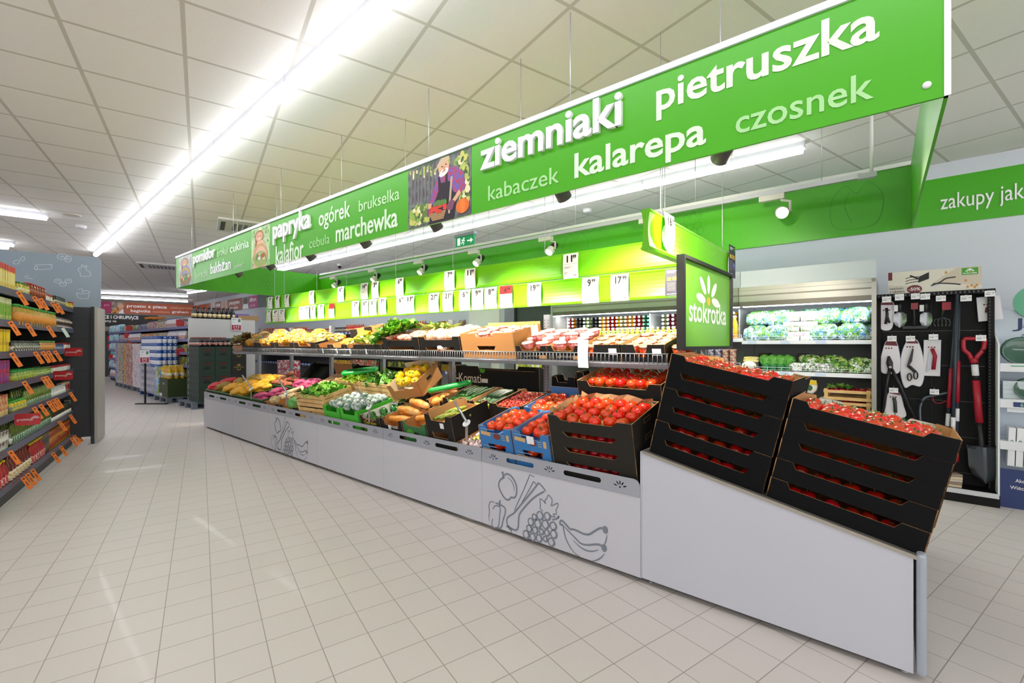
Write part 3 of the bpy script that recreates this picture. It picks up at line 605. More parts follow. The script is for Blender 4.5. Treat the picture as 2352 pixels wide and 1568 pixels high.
def doodle():
    """fruit drawing in unit coordinates, from the strokes on the near panel"""
    b = MB(); q = lambda x, y: (lambda p: (p.x+UW, p.z))(S.pv(1080+x/4.612, 1000+y/4.612, 0))
    def st(pts, w=.011, cl=False, n=6, wf=None): b.ribbon(smooth_path([q(*p) for p in pts], n, cl), w, m_line, -.0012, cl, wf)
    sw_ = lambda t_: .35+.65*sin(pi*min(1, t_*1.0)) if t_ < 1 else .35
    st([(365,440),(320,470),(302,520),(318,580),(350,640),(378,672),(402,680),(425,668),(432,655),(470,655),(490,620),(492,550),(470,480),(430,425),(385,405),(368,425)], .013)
    st([(338,382),(352,415),(352,445)], .02, n=3); st([(392,440),(430,470),(460,530),(468,590)], .008, wf=sw_)
    st([(275,720),(240,700),(212,705),(200,750),(205,810),(198,860),(205,910)], .009, wf=sw_); st([(240,780),(262,745),(295,745),(318,770),(315,830),(308,900),(300,960),(275,975),(245,970),(230,930),(240,880)], .009)
    st([(305,740),(345,745),(372,775),(370,830),(350,890),(335,960),(310,985),(290,975)], .012); st([(275,712),(300,725),(328,722)], .012, n=3); st([(305,715),(322,685)], .013, n=2)
    st([(635,410),(560,590),(505,710),(470,795)], .008); st([(635,412),(680,440)], .006, n=2); st([(672,485),(600,620),(550,705)], .008); st([(672,487),(700,515)], .008, n=2)
    st([(725,500),(640,610),(540,730),(470,815),(405,860),(388,900),(400,950),(440,985),(490,1000),(510,960),(515,880),(530,820),(620,710),(700,640),(785,592)], .013)
    st([(725,500),(770,545),(800,590)], .011, n=3); st([(395,955),(420,985),(445,1000)], .016, n=3); st([(435,1000),(440,1035)], .007, n=2); st([(380,958),(400,968)], .009, n=2)
    for x, y, r in ((742,848,34),(820,855,32),(682,862,24),(645,915,30),(720,935,34),(800,942,36),(882,958,34),(627,985,28),(690,1003,28),(757,1018,24),(815,1030,26),(887,1045,34),(595,1048,32),(665,1075,30),(732,1088,30),(797,1095,22),(862,1128,34)):
        c0, c1 = q(x, y), q(x+r, y); R_ = abs(c1[0]-c0[0])*1.02
        b.ribbon([(c0[0]+R_*cos(k*pi/9), c0[1]+R_*sin(k*pi/9)) for k in range(18)], .010, m_line, -.0012, True)
        b.ribbon([(c0[0]+R_*.68*cos(-1.3+k*.3), c0[1]+R_*.68*sin(-1.3+k*.3)) for k in range(9)], .006, m_line, -.0012)
    st([(770,800),(742,770),(745,730),(740,670),(775,690),(798,720),(792,690),(812,665),(830,630),(865,670),(868,710),(860,745),(930,715),(925,760),(910,790),(915,830),(880,830),(900,862),(850,850)], .008, n=3)
    st([(870,890),(905,885),(940,865)], .012, n=3); st([(930,850),(940,868)], .02, n=2)
    st([(985,945),(955,940),(955,910),(975,900),(1010,935),(1060,990),(1090,992),(1140,1010),(1200,1040),(1260,1045),(1320,1010),(1370,982),(1410,980)], .013)
    st([(985,945),(995,1010),(1015,1090),(1060,1180),(1110,1245),(1160,1278)], .012, wf=lambda t_: 1-.6*t_); st([(1000,965),(1050,1020),(1110,1080),(1170,1140),(1240,1158),(1320,1152),(1370,1155),(1400,1175)], .015, wf=lambda t_: .5+.5*t_)
    st([(1090,1105),(1160,1175),(1230,1215),(1300,1225),(1362,1208)], .010, wf=sw_); st([(1450,1050),(1440,1110),(1420,1160)], .009, wf=sw_); st([(1422,1250),(1390,1290),(1340,1318),(1295,1326)], .009, wf=sw_)
    for x, y in ((1432, 998), (1420, 1190)): c0 = q(x, y); b.disc(c0[0], c0[1], .019, .024, m_line, -.0013, 14)
    return b
UNIT_LBL = ['produce stand unit at the far end of the row', 'second produce stand unit from the far end, plain panel', 'produce stand unit with the smaller looking, farther fruit drawing', 'plain produce stand unit right of the farther fruit drawing', 'plain produce stand unit left of the near fruit drawing', 'produce stand unit with the near fruit drawing beside the sloped end']
for i in range(6):
    u0 = -UW*(6-i); t = thing('produce_stand', UNIT_LBL[i], 'display stand', S.M(u0), 'units of the produce stand')
    b = MB().box(.001, UW-.001, 0, .018, .03, .485, m_panel).build('front_panel', t)
    if i in (2, 5):
        d = doodle().build('fruit_drawing', b)
    o = bpy.data.objects.new('front_rail', rail_b if i == 5 else rail_a); COL.objects.link(o); o.parent = t; o.matrix_basis = T3(.002, -.003, .487)
    MB().box(0, UW, .03, .84, -.012, 0, m_shelf, RX(TILT) @ T3(0, 0, 0)).build('deck', t, T3(0, .01, .49))
    MB().box(0, UW, -.84, -.03, -.012, 0, m_shelf, RX(-TILT)).build('deck', t, T3(0, 1.67, .49))
    MB().box(.001, UW-.001, 1.66, 1.678, .03, .485, m_panel).build('back_panel', t); MB().box(.02, UW-.02, .06, 1.6, .0, .06, black).build('plinth', t)
    b = MB().box(-.03, .03, .82, .86, 0, 1.62, m_shelf)
    for k in range(58): b.flat([(-.022, .08+k*.026), (-.016, .08+k*.026), (-.016, .095+k*.026), (-.022, .095+k*.026)], m_hole, .819); b.flat([(.016, .08+k*.026), (.022, .08+k*.026), (.022, .095+k*.026), (.016, .095+k*.026)], m_hole, .819)
    b.build('post', t)
    sh_ = MB().box(.004, UW-.004, 0, .4, -.012, 0, m_shelf); sh_ = sh_.box(.004, UW-.004, -.006, 0, -.03, .012, m_shelf).build('wire_shelf', t, T3(0, .42, 1.228) @ RX(TILT))
    b = MB().bar((.004, -.012, .068), (UW-.004, -.012, .068), .004, steel); b.bar((.004, -.012, .0), (UW-.004, -.012, .0), .003, steel)
    for k in range(40): b.bar((.012+k*(UW-.024)/39, -.012, -.01), (.012+k*(UW-.024)/39, -.012, .068), .0018, steel)
    b.build('wire_fence', t, T3(0, .42, 1.228))
    for s in (0, UW): MB().prism([(0, 0), (.4, 0), (.4, -.09)], .004, m_shelf, M=RZ(pi/2)).build('shelf_bracket', t, T3(s+.002, .42, 1.22) @ RX(TILT*.9))
    if i == 0: MB().box(-.018, 0, .0, 1.68, .03, .585, m_panel).build('end_panel', t)
    if i == 5:
        b = MB().box(-.03, .03, .82, .86, 0, 1.62, m_shelf); b.build('post', t, T3(UW, 0, 0))
# sloped end unit
WA = math.atan2(.253, 1.18); WL = 1.184
t = thing('display_stand', 'sloped grey end unit carrying two stacks of black tomato trays', 'display stand', S.M(.004))
p = [(0, .034), (WL-.03, .028), (WL-.03, .502+.008), (0, .748)]
MB().prism(p, .018, mat('bcbec8', .4)).build('front_panel', t); MB().prism(p, .018, m_panel, M=T3(0, 1.65, 0)).build('back_panel', t)
MB().box(0, WL*1.02, -.006, .024, .0, .016, mat('a9a49a', .3, .7), RY(WA)).build('top_trim', t, T3(0, 0, .742))
b = MB().box(-.002, .03, -.012, 1.66, .03, .52, mat('a0a8b4', .35, .2)); b.build('end_post', t, T3(WL-.02, 0, -.0), bevel=.012)
MB().box(0, WL, .024, 1.65, -.01, 0, m_shelf, RY(WA)).build('sloped_deck', t, T3(0, 0, .75)); MB().box(-.012, -.001, .0, 1.66, .034, .75, mat('b6bac6', .4)).build('side_panel', t)
for x in (.03, WL-.06):
    for y in (.05, 1.6): MB().lathe([(.018, 0), (.018, .006), (.006, .01), (.006, .05), (.014, .052)], steel, 12).build('foot', t, T3(x, y, 0))
# ================================================================ trays, crates and the produce in them
kraft = mat('b98a58', .8); ink = mat('1d1a17', .65, spec=.3); ink2 = mat('131314', .6, spec=.3); brown = mat('b57f48', .75); blue = mat('2f74b4', .6); dgreen = mat('2f6a3a', .6); bgreen = mat('3fae2c', .55); cwhite = mat('e3e0da', .6)
def carton(name, label, M, w, d, h, out=ink, inn=kraft, dip=.035, x0=.14, x1=.86, ch=.015, sdip=0.0, t=.004, sticker=None, corners=True, edge=kraft, group=None, floor_=None, backup=0.0, hand=False):
    b = MB()
    def wall(L, hh, dd, a_, c_, T):
        p = [(0, 0), (L, 0), (L, hh)]
        if dd: p += [(L*c_, hh), (L*c_-ch, hh-dd), (L*a_+ch, hh-dd), (L*a_, hh)]
        p += [(0, hh)]
        # outside and inside skins differ
        T = T; A = b.vs([T @ V((x, 0, z)) for x, z in p]); B = b.vs([T @ V((x, t, z)) for x, z in p])
        b.face(A, out); b.face(B[::-1], inn)
        for i in range(len(p)): b.face([A[i], B[i], B[(i+1) % len(p)], A[(i+1) % len(p)]], edge)
    wall(w, h, dip, x0, x1, MX.Identity(4)); wall(w, h+backup, dip if not backup else 0, x0, x1, T3(w, d, 0) @ RZ(pi))
    wall(d, h, sdip, .3, .7, T3(w, 0, 0) @ RZ(pi/2)); wall(d, h, sdip, .3, .7, T3(0, d, 0) @ RZ(-pi/2))
    b.box(t, w-t, t, d-t, .002, .006, floor_ or inn)
    if corners:
        for x, y, r in ((t, t, 0), (w-t, t, pi/2), (w-t, d-t, pi), (t, d-t, -pi/2)):
            T = T3(x, y, 0) @ RZ(r); s = min(.05, w*.14); v = [b.vs([T @ V(q) for q in ((0, 0, z), (s, 0, z), (0, s, z))]) for z in (h*.1, h-.004)]
            b.face(v[1], out); b.face([v[0][1], v[0][2], v[1][2], v[1][1]], inn)
    if hand:                                       # hand hole on the right side
        b.T = T3(w+.0006, 0, 0) @ RZ(pi/2); b.ribbon([(d*.38, h*.62), (d*.62, h*.62)], .03, mat('8a6238', .8), 0); b.ribbon([(d*.395, h*.62), (d*.605, h*.62)], .022, m_hole, -.0004); b.T = MX.Identity(4)
    o = tag(b.build(name, M=M), label, 'crate', group)
    if sticker:
        for sx, sz, a_, c_, m in sticker: MB().box(sx*w, sx*w+a_, -.0012, -.0002, sz*h, sz*h+c_, m).build('sticker', o)
    return o
st_w = mat('e6e6ea', .5)
# ---- produce shapes
def make_tomato(c='d6360a', r=.036, name='tomato', calyx=True, lob=5, la=.03):
    def f():
        o = tag(MB().lathe([(0, -.0), (r*.55, .002), (r*.92, r*.4), (r, r*.8), (r*.9, r*1.2), (r*.55, r*1.5), (r*.2, r*1.53), (0, r*1.46)], mat(c, .24, vary=.008, coat=.2), 18, lob=lob, la=la).build(name), '', 'tomato')
        if calyx:
            b = MB(); g = mat('41682a', .6)
            for k in range(5):
                a = k*2*pi/5; b.face(b.vs([(r*.06*cos(a+1.2), r*.06*sin(a+1.2), r*1.5), (r*.5*cos(a), r*.5*sin(a), r*1.6), (r*.06*cos(a-1.2), r*.06*sin(a-1.2), r*1.5), (0, 0, r*1.53)]), g)
            b.tube([(0, 0, r*1.5), (r*.06, 0, r*1.75), (r*.2, 0, r*1.85)], r*.07, g, 5); c_ = b.build('calyx', o); kids(o, c_)
        return o
    return Proto(f)
tomato = make_tomato(); tomato_o = make_tomato('d94a14'); tomato_b = make_tomato('dc480e', .043, la=.06); tomato_shaded = make_tomato('b81a08', .034)  # last one is for tray slots: their shade is put into a deeper red
cherry = make_tomato('b3301a', .013, 'cherry_tomato', False, 0, 0)
def make_one(name, cat, fn, *children):
    def f():
        o = tag(fn().build(name), '', cat); ch = []
        for nm, g in children: ch.append(g().build(nm, o))
        if ch: kids(o, *ch)
        return o
    return Proto(f)
def tubey(L, r, m, curve=.0, tip=.4, n=10):
    pts = [(L*(i/n-.5), curve*sin(pi*i/n), r) for i in range(n+1)]; rr = [r*(tip+(1-tip)*sin(pi*min(max(i/n, .04), .96))**.5) for i in range(n+1)]
    return MB().tube(pts, r, m, 10, rr=rr)
cuke = make_one('cucumber', 'cucumber', lambda: tubey(.27, .021, mat('1f4a1c', .35, noise='3a6a28', nscale=40, bump=.6, bscale=90), .012))
cuke2 = make_one('cucumber', 'cucumber', lambda: tubey(.17, .02, mat('6d8428', .45, noise='a9a94a', nscale=18, bump=.7, bscale=80), .008))
zuke = make_one('zucchini', 'zucchini', lambda: tubey(.2, .024, mat('1d3a22', .35, noise='2f5230', nscale=30), .006, .6))
def pepper_mb(c): return lambda: MB().lathe([(0, .004), (.018, 0), (.034, .012), (.042, .04), (.044, .065), (.034, .082), (.016, .08), (0, .07)], mat(c, .18, coat=.5, vary=.02), 20, lob=4, la=.09)
stem_mb = lambda: MB().tube([(0, 0, .068), (.002, 0, .088), (.008, 0, .1)], .006, mat('4f7a2e', .6), 7)
gpep = make_one('green_pepper', 'pepper', pepper_mb('1d5f12'), ('stem', stem_mb)); ypep = make_one('yellow_pepper', 'pepper', pepper_mb('e3ad10'), ('stem', stem_mb))
potato = make_one('sweet_potato', 'sweet potato', lambda: MB().blob(.085, .038, .036, mat('8a4a30', .7, noise='a8623f', nscale=20, vary=.015), 2, T3(0, 0, .03), .12, 7, 3))
ginger = make_one('ginger_root', 'ginger', lambda: MB().blob(.07, .035, .025, mat('c9a57c', .75, noise='a9845c', nscale=25), 2, T3(0, 0, .02), .35, 9, 8))
celeriac = make_one('celeriac', 'celeriac', lambda: MB().blob(.07, .07, .062, mat('d3bf92', .8, noise='a98f60', nscale=30, bump=.8), 2, T3(0, 0, .055), .12, 12, 2))
cabbage = make_one('savoy_cabbage', 'cabbage', lambda: MB().blob(.085, .085, .075, mat('3f8a3a', .5, noise='7cb565', nscale=14, bump=.8, bscale=30), 3, T3(0, 0, .06), .1, 10, 4))
parsnip = make_one('parsley_root', 'root', lambda: MB().tube([(-.1, 0, .022), (-.04, .004, .02), (.05, 0, .015), (.12, -.004, .008)], .02, mat('dccba6', .75, noise='c4ab7c', nscale=18), 8, rr=[.02, .024, .015, .004]))
garlic = make_one('garlic_bulb', 'garlic', lambda: MB().lathe([(0, 0), (.02, .001), (.028, .012), (.026, .024), (.012, .036), (.005, .05), (.004, .06)], mat('e4d6d8', .6, noise='c9a7b8', nscale=40), 14, lob=7, la=.1))
radish = make_one('radish', 'radish', lambda: MB().lathe([(0, -.012), (.003, -.004), (.014, .004), (.017, .016), (.01, .028), (0, .031)], mat('b3102c', .25, coat=.4), 10))
def netbag(body, cord, name='net_bag', seed=1, sx=.16, sy=.1, sz=.075, tagc='ece8e2'):
    nm = net_mat(body, cord, 45)
    def f():
        b = MB().blob(sx, sy, sz, nm, 4, T3(0, 0, sz*.8), .2, 46, seed, .3, lt=.9); o = tag(b.build(name), '', 'net bag')
        c_ = MB().tube([(-sx*.95, 0, sz*.75), (-sx*1.1, 0, sz*.7), (-sx*1.3, .0, sz*.45), (-sx*1.45, 0, sz*.2)], .02, nm, 7, rr=[.03, .014, .02, .03]).build('net_end', o)
        d_ = MB().box(-sx*.35, sx*.25, -sy*.95, -sy*.9, sz*.35, sz*1.05, mat(tagc, .5), RX(-.35)).build('paper_label', o); kids(o, c_, d_); return o
    return Proto(f)
net_red = netbag('8c0f1c', 'd0202c', seed=2, tagc='c8202c'); net_ol = netbag('b08a20', '7f6410', seed=3); net_or = netbag('c88a12', 'e0a81c', seed=4); net_pur = netbag('7a1440', 'a3265c', seed=5, tagc='8a1c4c', sx=.13); net_yel = netbag('c98a0c', 'dca41c', seed=6, sx=.1, sy=.075, sz=.05)
net_film = make_one('potato_bag', 'bag', lambda: MB().blob(.11, .085, .055, patch_mat(['d9a01c', 'c9861a', 'e0c890', '6a92a4', 'b8741c', '4a5c24', 'd9981c'], 34), 4, T3(0, 0, .05), .2, 30, 9, .3, lt=.86, sq=.75))
broc = make_one('wrapped_broccoli', 'broccoli', lambda: MB().blob(.055, .05, .04, mat('5f7f6c', .25, noise='b9c9c0', nscale=30, coat=.6, bump=.8, bscale=50), 2, T3(0, 0, .035), .15, 9, 5), ('oval_label', lambda: MB().lathe([(.03, .0), (.029, .0015), (0, .002)], mat('eeeceb', .4), 18, T3(0, -.012, .0745) @ RX(.3) @ SCL(1, .72, 1))))
packet = make_one('orange_packet', 'packet', lambda: MB().tube([(-.17, 0, .035), (-.15, 0, .035), (0, .006, .038), (.13, 0, .035), (.17, 0, .03)], .03, mat('e8902a', .3, noise='f2c078', nscale=12, coat=.6, bump=.5, bscale=30), 12, rr=[.012, .03, .036, .03, .016]))
def scatter(proto, M, xs, ys, z, label, group, jit=.006, rot=pi, tilt=.5, zs=None, fmt=None, sc=1.0):
    """one thing per place: columns xs, rows ys (front first)"""
    out = []
    for j, y in enumerate(ys):
        for i, x in enumerate(xs):
            zz = (zs(i, j) if zs else z)+R.uniform(-.2, .6)*jit
            T = M @ T3(x+R.uniform(-jit, jit), y+R.uniform(-jit, jit), zz) @ RX(R.uniform(-tilt, tilt)) @ RY(R.uniform(-tilt, tilt)) @ RZ(R.uniform(-rot, rot))
            s = sc*R.uniform(.93, 1.06); lb = label.replace('#i', ordw(i)).replace('#j', ordw(j))
            out.append(proto.put(T @ SCL(s, s, s), lb, group))
    return out
def lsp(a, b, n): return [a+(b-a)*i/(n-1) for i in range(n)] if n > 1 else [(a+b)/2]
def leaf_pile(name, label, cat, M, w, d, n, cols, size=.07, z0=.02, dome=.06, seed=0, kind='stuff', rough=.45, up=.7, long=1.7):
    """heap of bent leaves"""
    rg = random.Random(seed); b = MB(); ms = [mat(c, rough) for c in cols]
    for _ in range(n):
        x, y = rg.uniform(.06, .94)*w, rg.uniform(.06, .94)*d; e = 1-((x/w-.5)**2+(y/d-.5)**2)*2
        T = T3(x, y, z0+dome*max(e, 0)*rg.uniform(.5, 1.1)) @ RZ(rg.uniform(-pi, pi)) @ RX(rg.uniform(-up, up)) @ RY(rg.uniform(-up, up)); s = size*rg.uniform(.6, 1.2); k = rg.uniform(.1, .4)
        m = ms[rg.randrange(len(ms))]
        g = [b.vs([T @ V((s*long*(t-.5), sg*s*wd, s*k*(4*(t-.5)**2)+abs(sg)*s*.12)) for sg in (-1, 0, 1)]) for t, wd in ((0, .05), (.25, .36), (.55, .42), (.85, .24), (1, .02))]
        for p, q in zip(g, g[1:]):
            for i in (0, 1): b.face([p[i], p[i+1], q[i+1], q[i]], m, True)
    return tag(b.build(name, M=M), label, cat, kind=kind)
wood = mat('dab67e', .7, noise='cda468', nscale=9)
def wood_crate(label, M, w=.56, d=.38, h=.13, seed=0, group='wooden crates', lv=(0, 1, 2)):
    b = MB(); sh_ = h/3.4
    for k in lv:
        z = k*h/3*1.02+.004
        b.box(0, w, 0, .006, z, z+sh_, wood); b.box(0, w, d-.006, d, z, z+sh_, wood)
        b.box(0, .006, .006, d-.006, z, z+sh_, wood); b.box(w-.006, w, .006, d-.006, z, z+sh_, wood)
    for k in range(6): b.box(.006, w-.006, .012+k*d/6, .012+k*d/6+d/7.5, .0, .005, wood)
    o = tag(b.build('wooden_crate', M=M), label, 'crate', group)
    for x, y, sx, sy in ((.006, .006, 1, 1), (w-.006, .006, -1, 1), (w-.006, d-.006, -1, -1), (.006, d-.006, 1, -1)):
        q = MB(); z1 = h+.012; v0 = [(x, y), (x+sx*.03, y), (x, y+sy*.03)]
        a_, c_ = q.vs([(u, v, .002) for u, v in v0]), q.vs([(u, v, z1) for u, v in v0]); q.face(a_, wood); q.face(c_, wood)
        for i in range(3): q.face([a_[i], a_[(i+1) % 3], c_[(i+1) % 3], c_[i]], wood)
        q.build('corner_post', o)
    return o
gp = mat('2c5a2a', .5); gp2 = mat('1f4522', .5)
def plastic_crate(label, M, w=.55, d=.38, h=.1, group='green plastic crates'):
    b = MB(); t = .006
    for T, L in ((MX.Identity(4), w), (T3(w, d, 0) @ RZ(pi), w), (T3(w, 0, 0) @ RZ(pi/2), d), (T3(0, d, 0) @ RZ(-pi/2), d)):
        b.T = T; b.box(0, L, 0, t, 0, .012, gp); b.box(-.004, L+.004, -.006, t+.002, h-.014, h, gp); b.box(0, L, 0, t, h*.48, h*.48+.008, gp)
        n = int(L/.032)
        for k in range(n+1): x = k*(L-.008)/n; b.box(x, x+.008, 0, t, .012, h-.014, gp)
        for k in range(n): x = k*(L-.008)/n; b.tube([(x+.004, t/2, .014), (x+.004+L/n, t/2, h-.016)], .0025, gp2, 4)
    b.T = MX.Identity(4); b.box(t, w-t, t, d-t, 0, .005, gp)
    return tag(b.build('plastic_crate', M=M), label, 'crate', group)
I4 = MX.Identity(4)
# ---- front row on the stand, from the far end -------------------------------------------------
for i in range(4):
    M = MD(-7.5+i*.565, 0, 0); plastic_crate(f'green plastic crate, {ordw(i)} from the far end of the front row', M, h=.13)
nb = [(net_red, -7.42, .1, .06, 0, 'red net bag of onions at the far end of the stand'), (net_red, -7.3, .28, .09, .8, 'red net bag lying behind the first red net'), (net_ol, -7.08, .14, .07, .5, 'olive net bag of potatoes next to the red nets'), (net_ol, -6.86, .3, .1, .2, 'olive net bag in the second row behind the yellow bags'), (net_or, -6.68, .12, .08, .4, 'orange yellow net bag with a white paper end at the rail'),
      (net_or, -6.42, .26, .1, .9, 'yellow net bag leaning on the bag with a white end'), (net_or, -6.3, .08, .06, .3, 'large yellow net bag at the rail left of the price holder'), (net_or, -6.04, .24, .09, .7, 'yellow net bag under the far price holder'), (net_ol, -6.55, .42, .14, .3, 'olive net bag at the back of the yellow nets')]
for pr, u, y, n, r, lb in nb: pr.put(MD(u, y+.03, n+.005) @ RZ(r), lb, 'net bags')
net_pur.put(MD(-5.62, .14, .02) @ RZ(.3), 'purple net bag of beetroot in the last green crate'); net_pur.put(MD(-5.5, .3, .04) @ RZ(1), 'purple net bag behind the beetroot net bag')
for i in range(2): carton('cardboard_tray', ('low black tray with celeriac at the rail', 'low black tray with a savoy cabbage at the rail')[i], MD(-5.235+i*.48, 0, 0), .47, .42, .11, dip=.04, x0=.2, x1=.8)
for k, (u, y) in enumerate(((-5.1, .1), (-4.98, .27), (-5.15, .3))): celeriac.put(MD(u, y, .05) @ RZ(k), f'{ordw(k)} cream celeriac from the rail in the low black tray')
for k in range(7): parsnip.put(MD(-5.0+(k % 4)*.1, .2+.07*(k//3), .12+.012*k) @ RZ(.5+k*.9), f'{ordw(k)} pale parsley root from the left, heaped between nets and celeriac', 'parsley roots')
cabbage.put(MD(-4.55, .1, .06), 'green savoy cabbage at the rail in the low black tray'); cabbage.put(MD(-4.45, .27, .06), 'savoy cabbage lying behind the front one')
for k in range(5): parsnip.put(MD(-4.7+(k % 3)*.12, .34+.05*(k//3), .13) @ RZ(k*1.3), f'{ordw(k)} pale root from the left, behind the cabbage', 'parsley roots')
sw2 = MD(-4.22, -.01, 0) @ RZ(.06)
wood_crate('lower wooden crate of greens standing out at the rail', sw2, h=.14); wood_crate('upper wooden crate of spinach at the rail', sw2 @ T3(0, 0, .152), h=.14)
leaf_pile('spinach', 'heap of spinach leaves in the wooden crate at the rail', 'spinach', sw2 @ T3(0, 0, .22), .56, .38, 170, ('5aa82c', '4a9222', '7cc03a', '3f7f22', '9ad052'), .075, dome=.09, seed=1)
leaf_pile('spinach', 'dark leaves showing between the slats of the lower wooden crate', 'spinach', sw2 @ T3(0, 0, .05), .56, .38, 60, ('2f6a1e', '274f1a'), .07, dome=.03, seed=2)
for i in range(2):
    M = MD(-3.63+i*.345, 0, 0); carton('cardboard_box', ('bright green box of wrapped broccoli beside the wooden crate', 'bright green box of wrapped broccoli nearer the pepper box')[i], M, .335, .42, .2, bgreen, bgreen, .05, edge=bgreen, sticker=[(.35, .05, .03, .07, st_w)])
    b = MB(); b.disc(.17, .11, .022, .022, m_hole, 0, 16)
    for k in range(8): b.flat([(.17+.02*cos(k*pi/4), .11+.02*sin(k*pi/4)), (.17+.05*cos(k*pi/4+.25), .11+.05*sin(k*pi/4+.25)), (.17+.02*cos(k*pi/4+.5), .11+.02*sin(k*pi/4+.5))], mat('2a7a1e', .5), .0004)
    scatter(broc, M, lsp(.07, .265, 3), lsp(.08, .36, 4), .165, f'wrapped broccoli, #i from the left in row #j of the {("far", "near")[i]} bright green box', 'wrapped broccoli', .01, .6, .25)
def logo_box(o, w, h, kind):
    b = MB(); yl = mat('d9c832', .5); gl_ = mat('5f9a2c', .5); y = -.0015
    if kind == 'garden':
        text('Garden', yl, w=w*.6, h=h*.2, into=b, M=T3(w*.2, y, h*.55)); b.ribbon([(w*(.3+.4*k/8), h*(.78+.08*sin(pi*k/8))) for k in range(9)], h*.05, mat('d97c22', .5), y); text('Import', red, w=w*.3, h=h*.1, into=b, M=T3(w*.35, y, h*.38))
        for x in (.2, .7): leafy(b, w*x-.04, w*x+.05, .01, h*.3, [gl_, mat('3c6a24', .5)], 14, .02, y, R)
    elif kind == 'fresh':
        text('fresh', mat('eceae6', .5), w=w*.4, h=h*.16, into=b, M=T3(w*.4, y, h*.55)); b.flat([(w*.3, h*.1), (w*.6, h*.1), (w*.62, h*.24), (w*.45, h*.3), (w*.3, h*.26)], mat('eceae6', .5), y)
    elif kind == 'blue':
        tn = mat('c9a56c', .6); b.flat([(w*.06, h*.5), (w*.36, h*.44), (w*.36, h*.66), (w*.06, h*.72)], tn, y); b.disc(w*.55, h*.48, w*.11, h*.17, mat('7a3226', .6), y, 16)
        b.flat([(w*.84, h*.3), (w*.92, h*.3), (w*.92, h*.66), (w*.84, h*.66)], tn, y)
        for k in range(3): b.ribbon([(w*.7, h*(.35+k*.12)), (w*.8, h*(.35+k*.12))], h*.03, tn, y)
        b.ribbon([(w*.06, h*.85), (w*.5, h*.83)], h*.04, mat('86a9cc', .6), y)
    elif kind == 'leafdisc':
        b.disc(w*.3, h*.42, w*.17, h*.24, mat('4f9a2c', .5), y, 20); b.ribbon([(w*.48, h*.5), (w*.68, h*.48)], h*.12, m_hole, y); b.ribbon([(w*.2, h*.42), (w*.4, h*.42)], h*.04, mat('8fc25a', .5), y-.0003)
    elif kind == 'tom':
        gy = mat('8b877f', .6); text('tomatery', gy, w=w*.5, h=h*.2, into=b, M=T3(w*.3, y, h*.22)); b.ribbon([(w*.33+w*.07*cos(k*.6), h*.36+w*.07*sin(k*.6)) for k in range(11)], .004, gy, y); b.flat([(w*.74, h*.1), (w*.96, h*.1), (w*.96, h*.36), (w*.74, h*.36)], mat('a8794a', .7), y)
        for k in range(5): b.ribbon([(w*.05, h*(.15+.07*k)), (w*.2, h*(.15+.07*k))], h*.02, gy, y)
    elif kind == 'komati':
        text('Komati', mat('dddad2', .5), w=w*.29, h=h*.36, into=b, M=T3(w*.045, y, h*.38)); b.ribbon([(w*.0, h*.5), (w*.04, h*.5)], h*.06, mat('dddad2', .5), y); b.flat([(w*.34, h*.4), (w*.42, h*.4), (w*.42, h*.55), (w*.34, h*.55)], mat('dddad2', .5), y); leafy(b, w*.3, w*.42, h*.7, h*.98, [mat('3f9a2c', .5)], 5, .03, y, R)
    if b.mats: b.build('printed_front', o)
M = MD(-2.92, 0, 0); o = carton('cardboard_box', 'black box of green peppers with a garden print at the rail', M, .335, .42, .17, ink, cwhite, .03, ch=.01); logo_box(o, .335, .17, 'garden')
scatter(gpep, M, lsp(.07, .27, 3), lsp(.09, .33, 3), .085, 'green pepper, #i from the left in row #j of the front pepper box', 'green peppers in the front box', .012, pi, 1.0)
M = MD(-2.56, 0, 0); o = carton('cardboard_box', 'black box of orange wrapped packets at the rail', M, .315, .42, .18, ink, brown, .06, sticker=[(.32, .4, .04, .05, st_w)]); logo_box(o, .315, .18, 'fresh')
for k, (y, z, x) in enumerate(((.12, .12, .16), (.24, .13, .17), (.18, .19, .2), (.3, .22, .22))): packet.put(M @ T3(x, y, z-.02) @ RZ(.12-.1*k), f'orange wrapped packet, {ordw(k)} from the rail in the black box', 'orange packets')
M = MD(-2.23, 0, 0); o = carton('cardboard_box', 'dark green box with a round leaf print at the rail', M, .31, .42, .185, dgreen, brown, .03, sticker=[(.7, .1, .045, .06, st_w)]); logo_box(o, .31, .185, 'leafdisc')
packet.put(M @ T3(.16, .2, .12) @ RZ(.3), 'orange packet lying in the dark green box')
for k in range(2): carton('cardboard_tray', ('lower black tray under the pale cucumbers', 'upper black tray of pale cucumbers')[k], MD(-1.9, 0, k*.145), .33, .43, .145, ink, kraft, .05, .2, .8, sticker=[(.55, .25, .045, .045, st_w)] if k else None)
for k in range(8): cuke2.put(MD(-1.86+.03+(k % 4)*.075, .14+(k//4)*.12, .2+.01*(k//4)+.014*(k % 2)) @ RZ(1.2+.14*(k % 3)), f'pale green cucumber, {ordw(k % 4)} from the left in row {k//4+1} of the upper black tray', 'pale cucumbers')
M = MD(-1.565, 0, 0); carton('cardboard_tray', 'low black tray of garlic at the rail left of the blue boxes', M, .28, .42, .08, ink, kraft, .01, .2, .8)
scatter(garlic, M, lsp(.05, .23, 4), lsp(.05, .36, 5), .04, 'garlic bulb, #i from the left in row #j of the garlic tray', 'garlic bulbs', .008, pi, .6)
leaf_pile('spring_onions', 'yellow green stalk ends in the garlic tray', 'vegetable', M @ T3(.1, .05, .06), .15, .12, 20, ('c9c83a', '9fb53a', 'e3dd8a'), .03, .02, .02, 5)
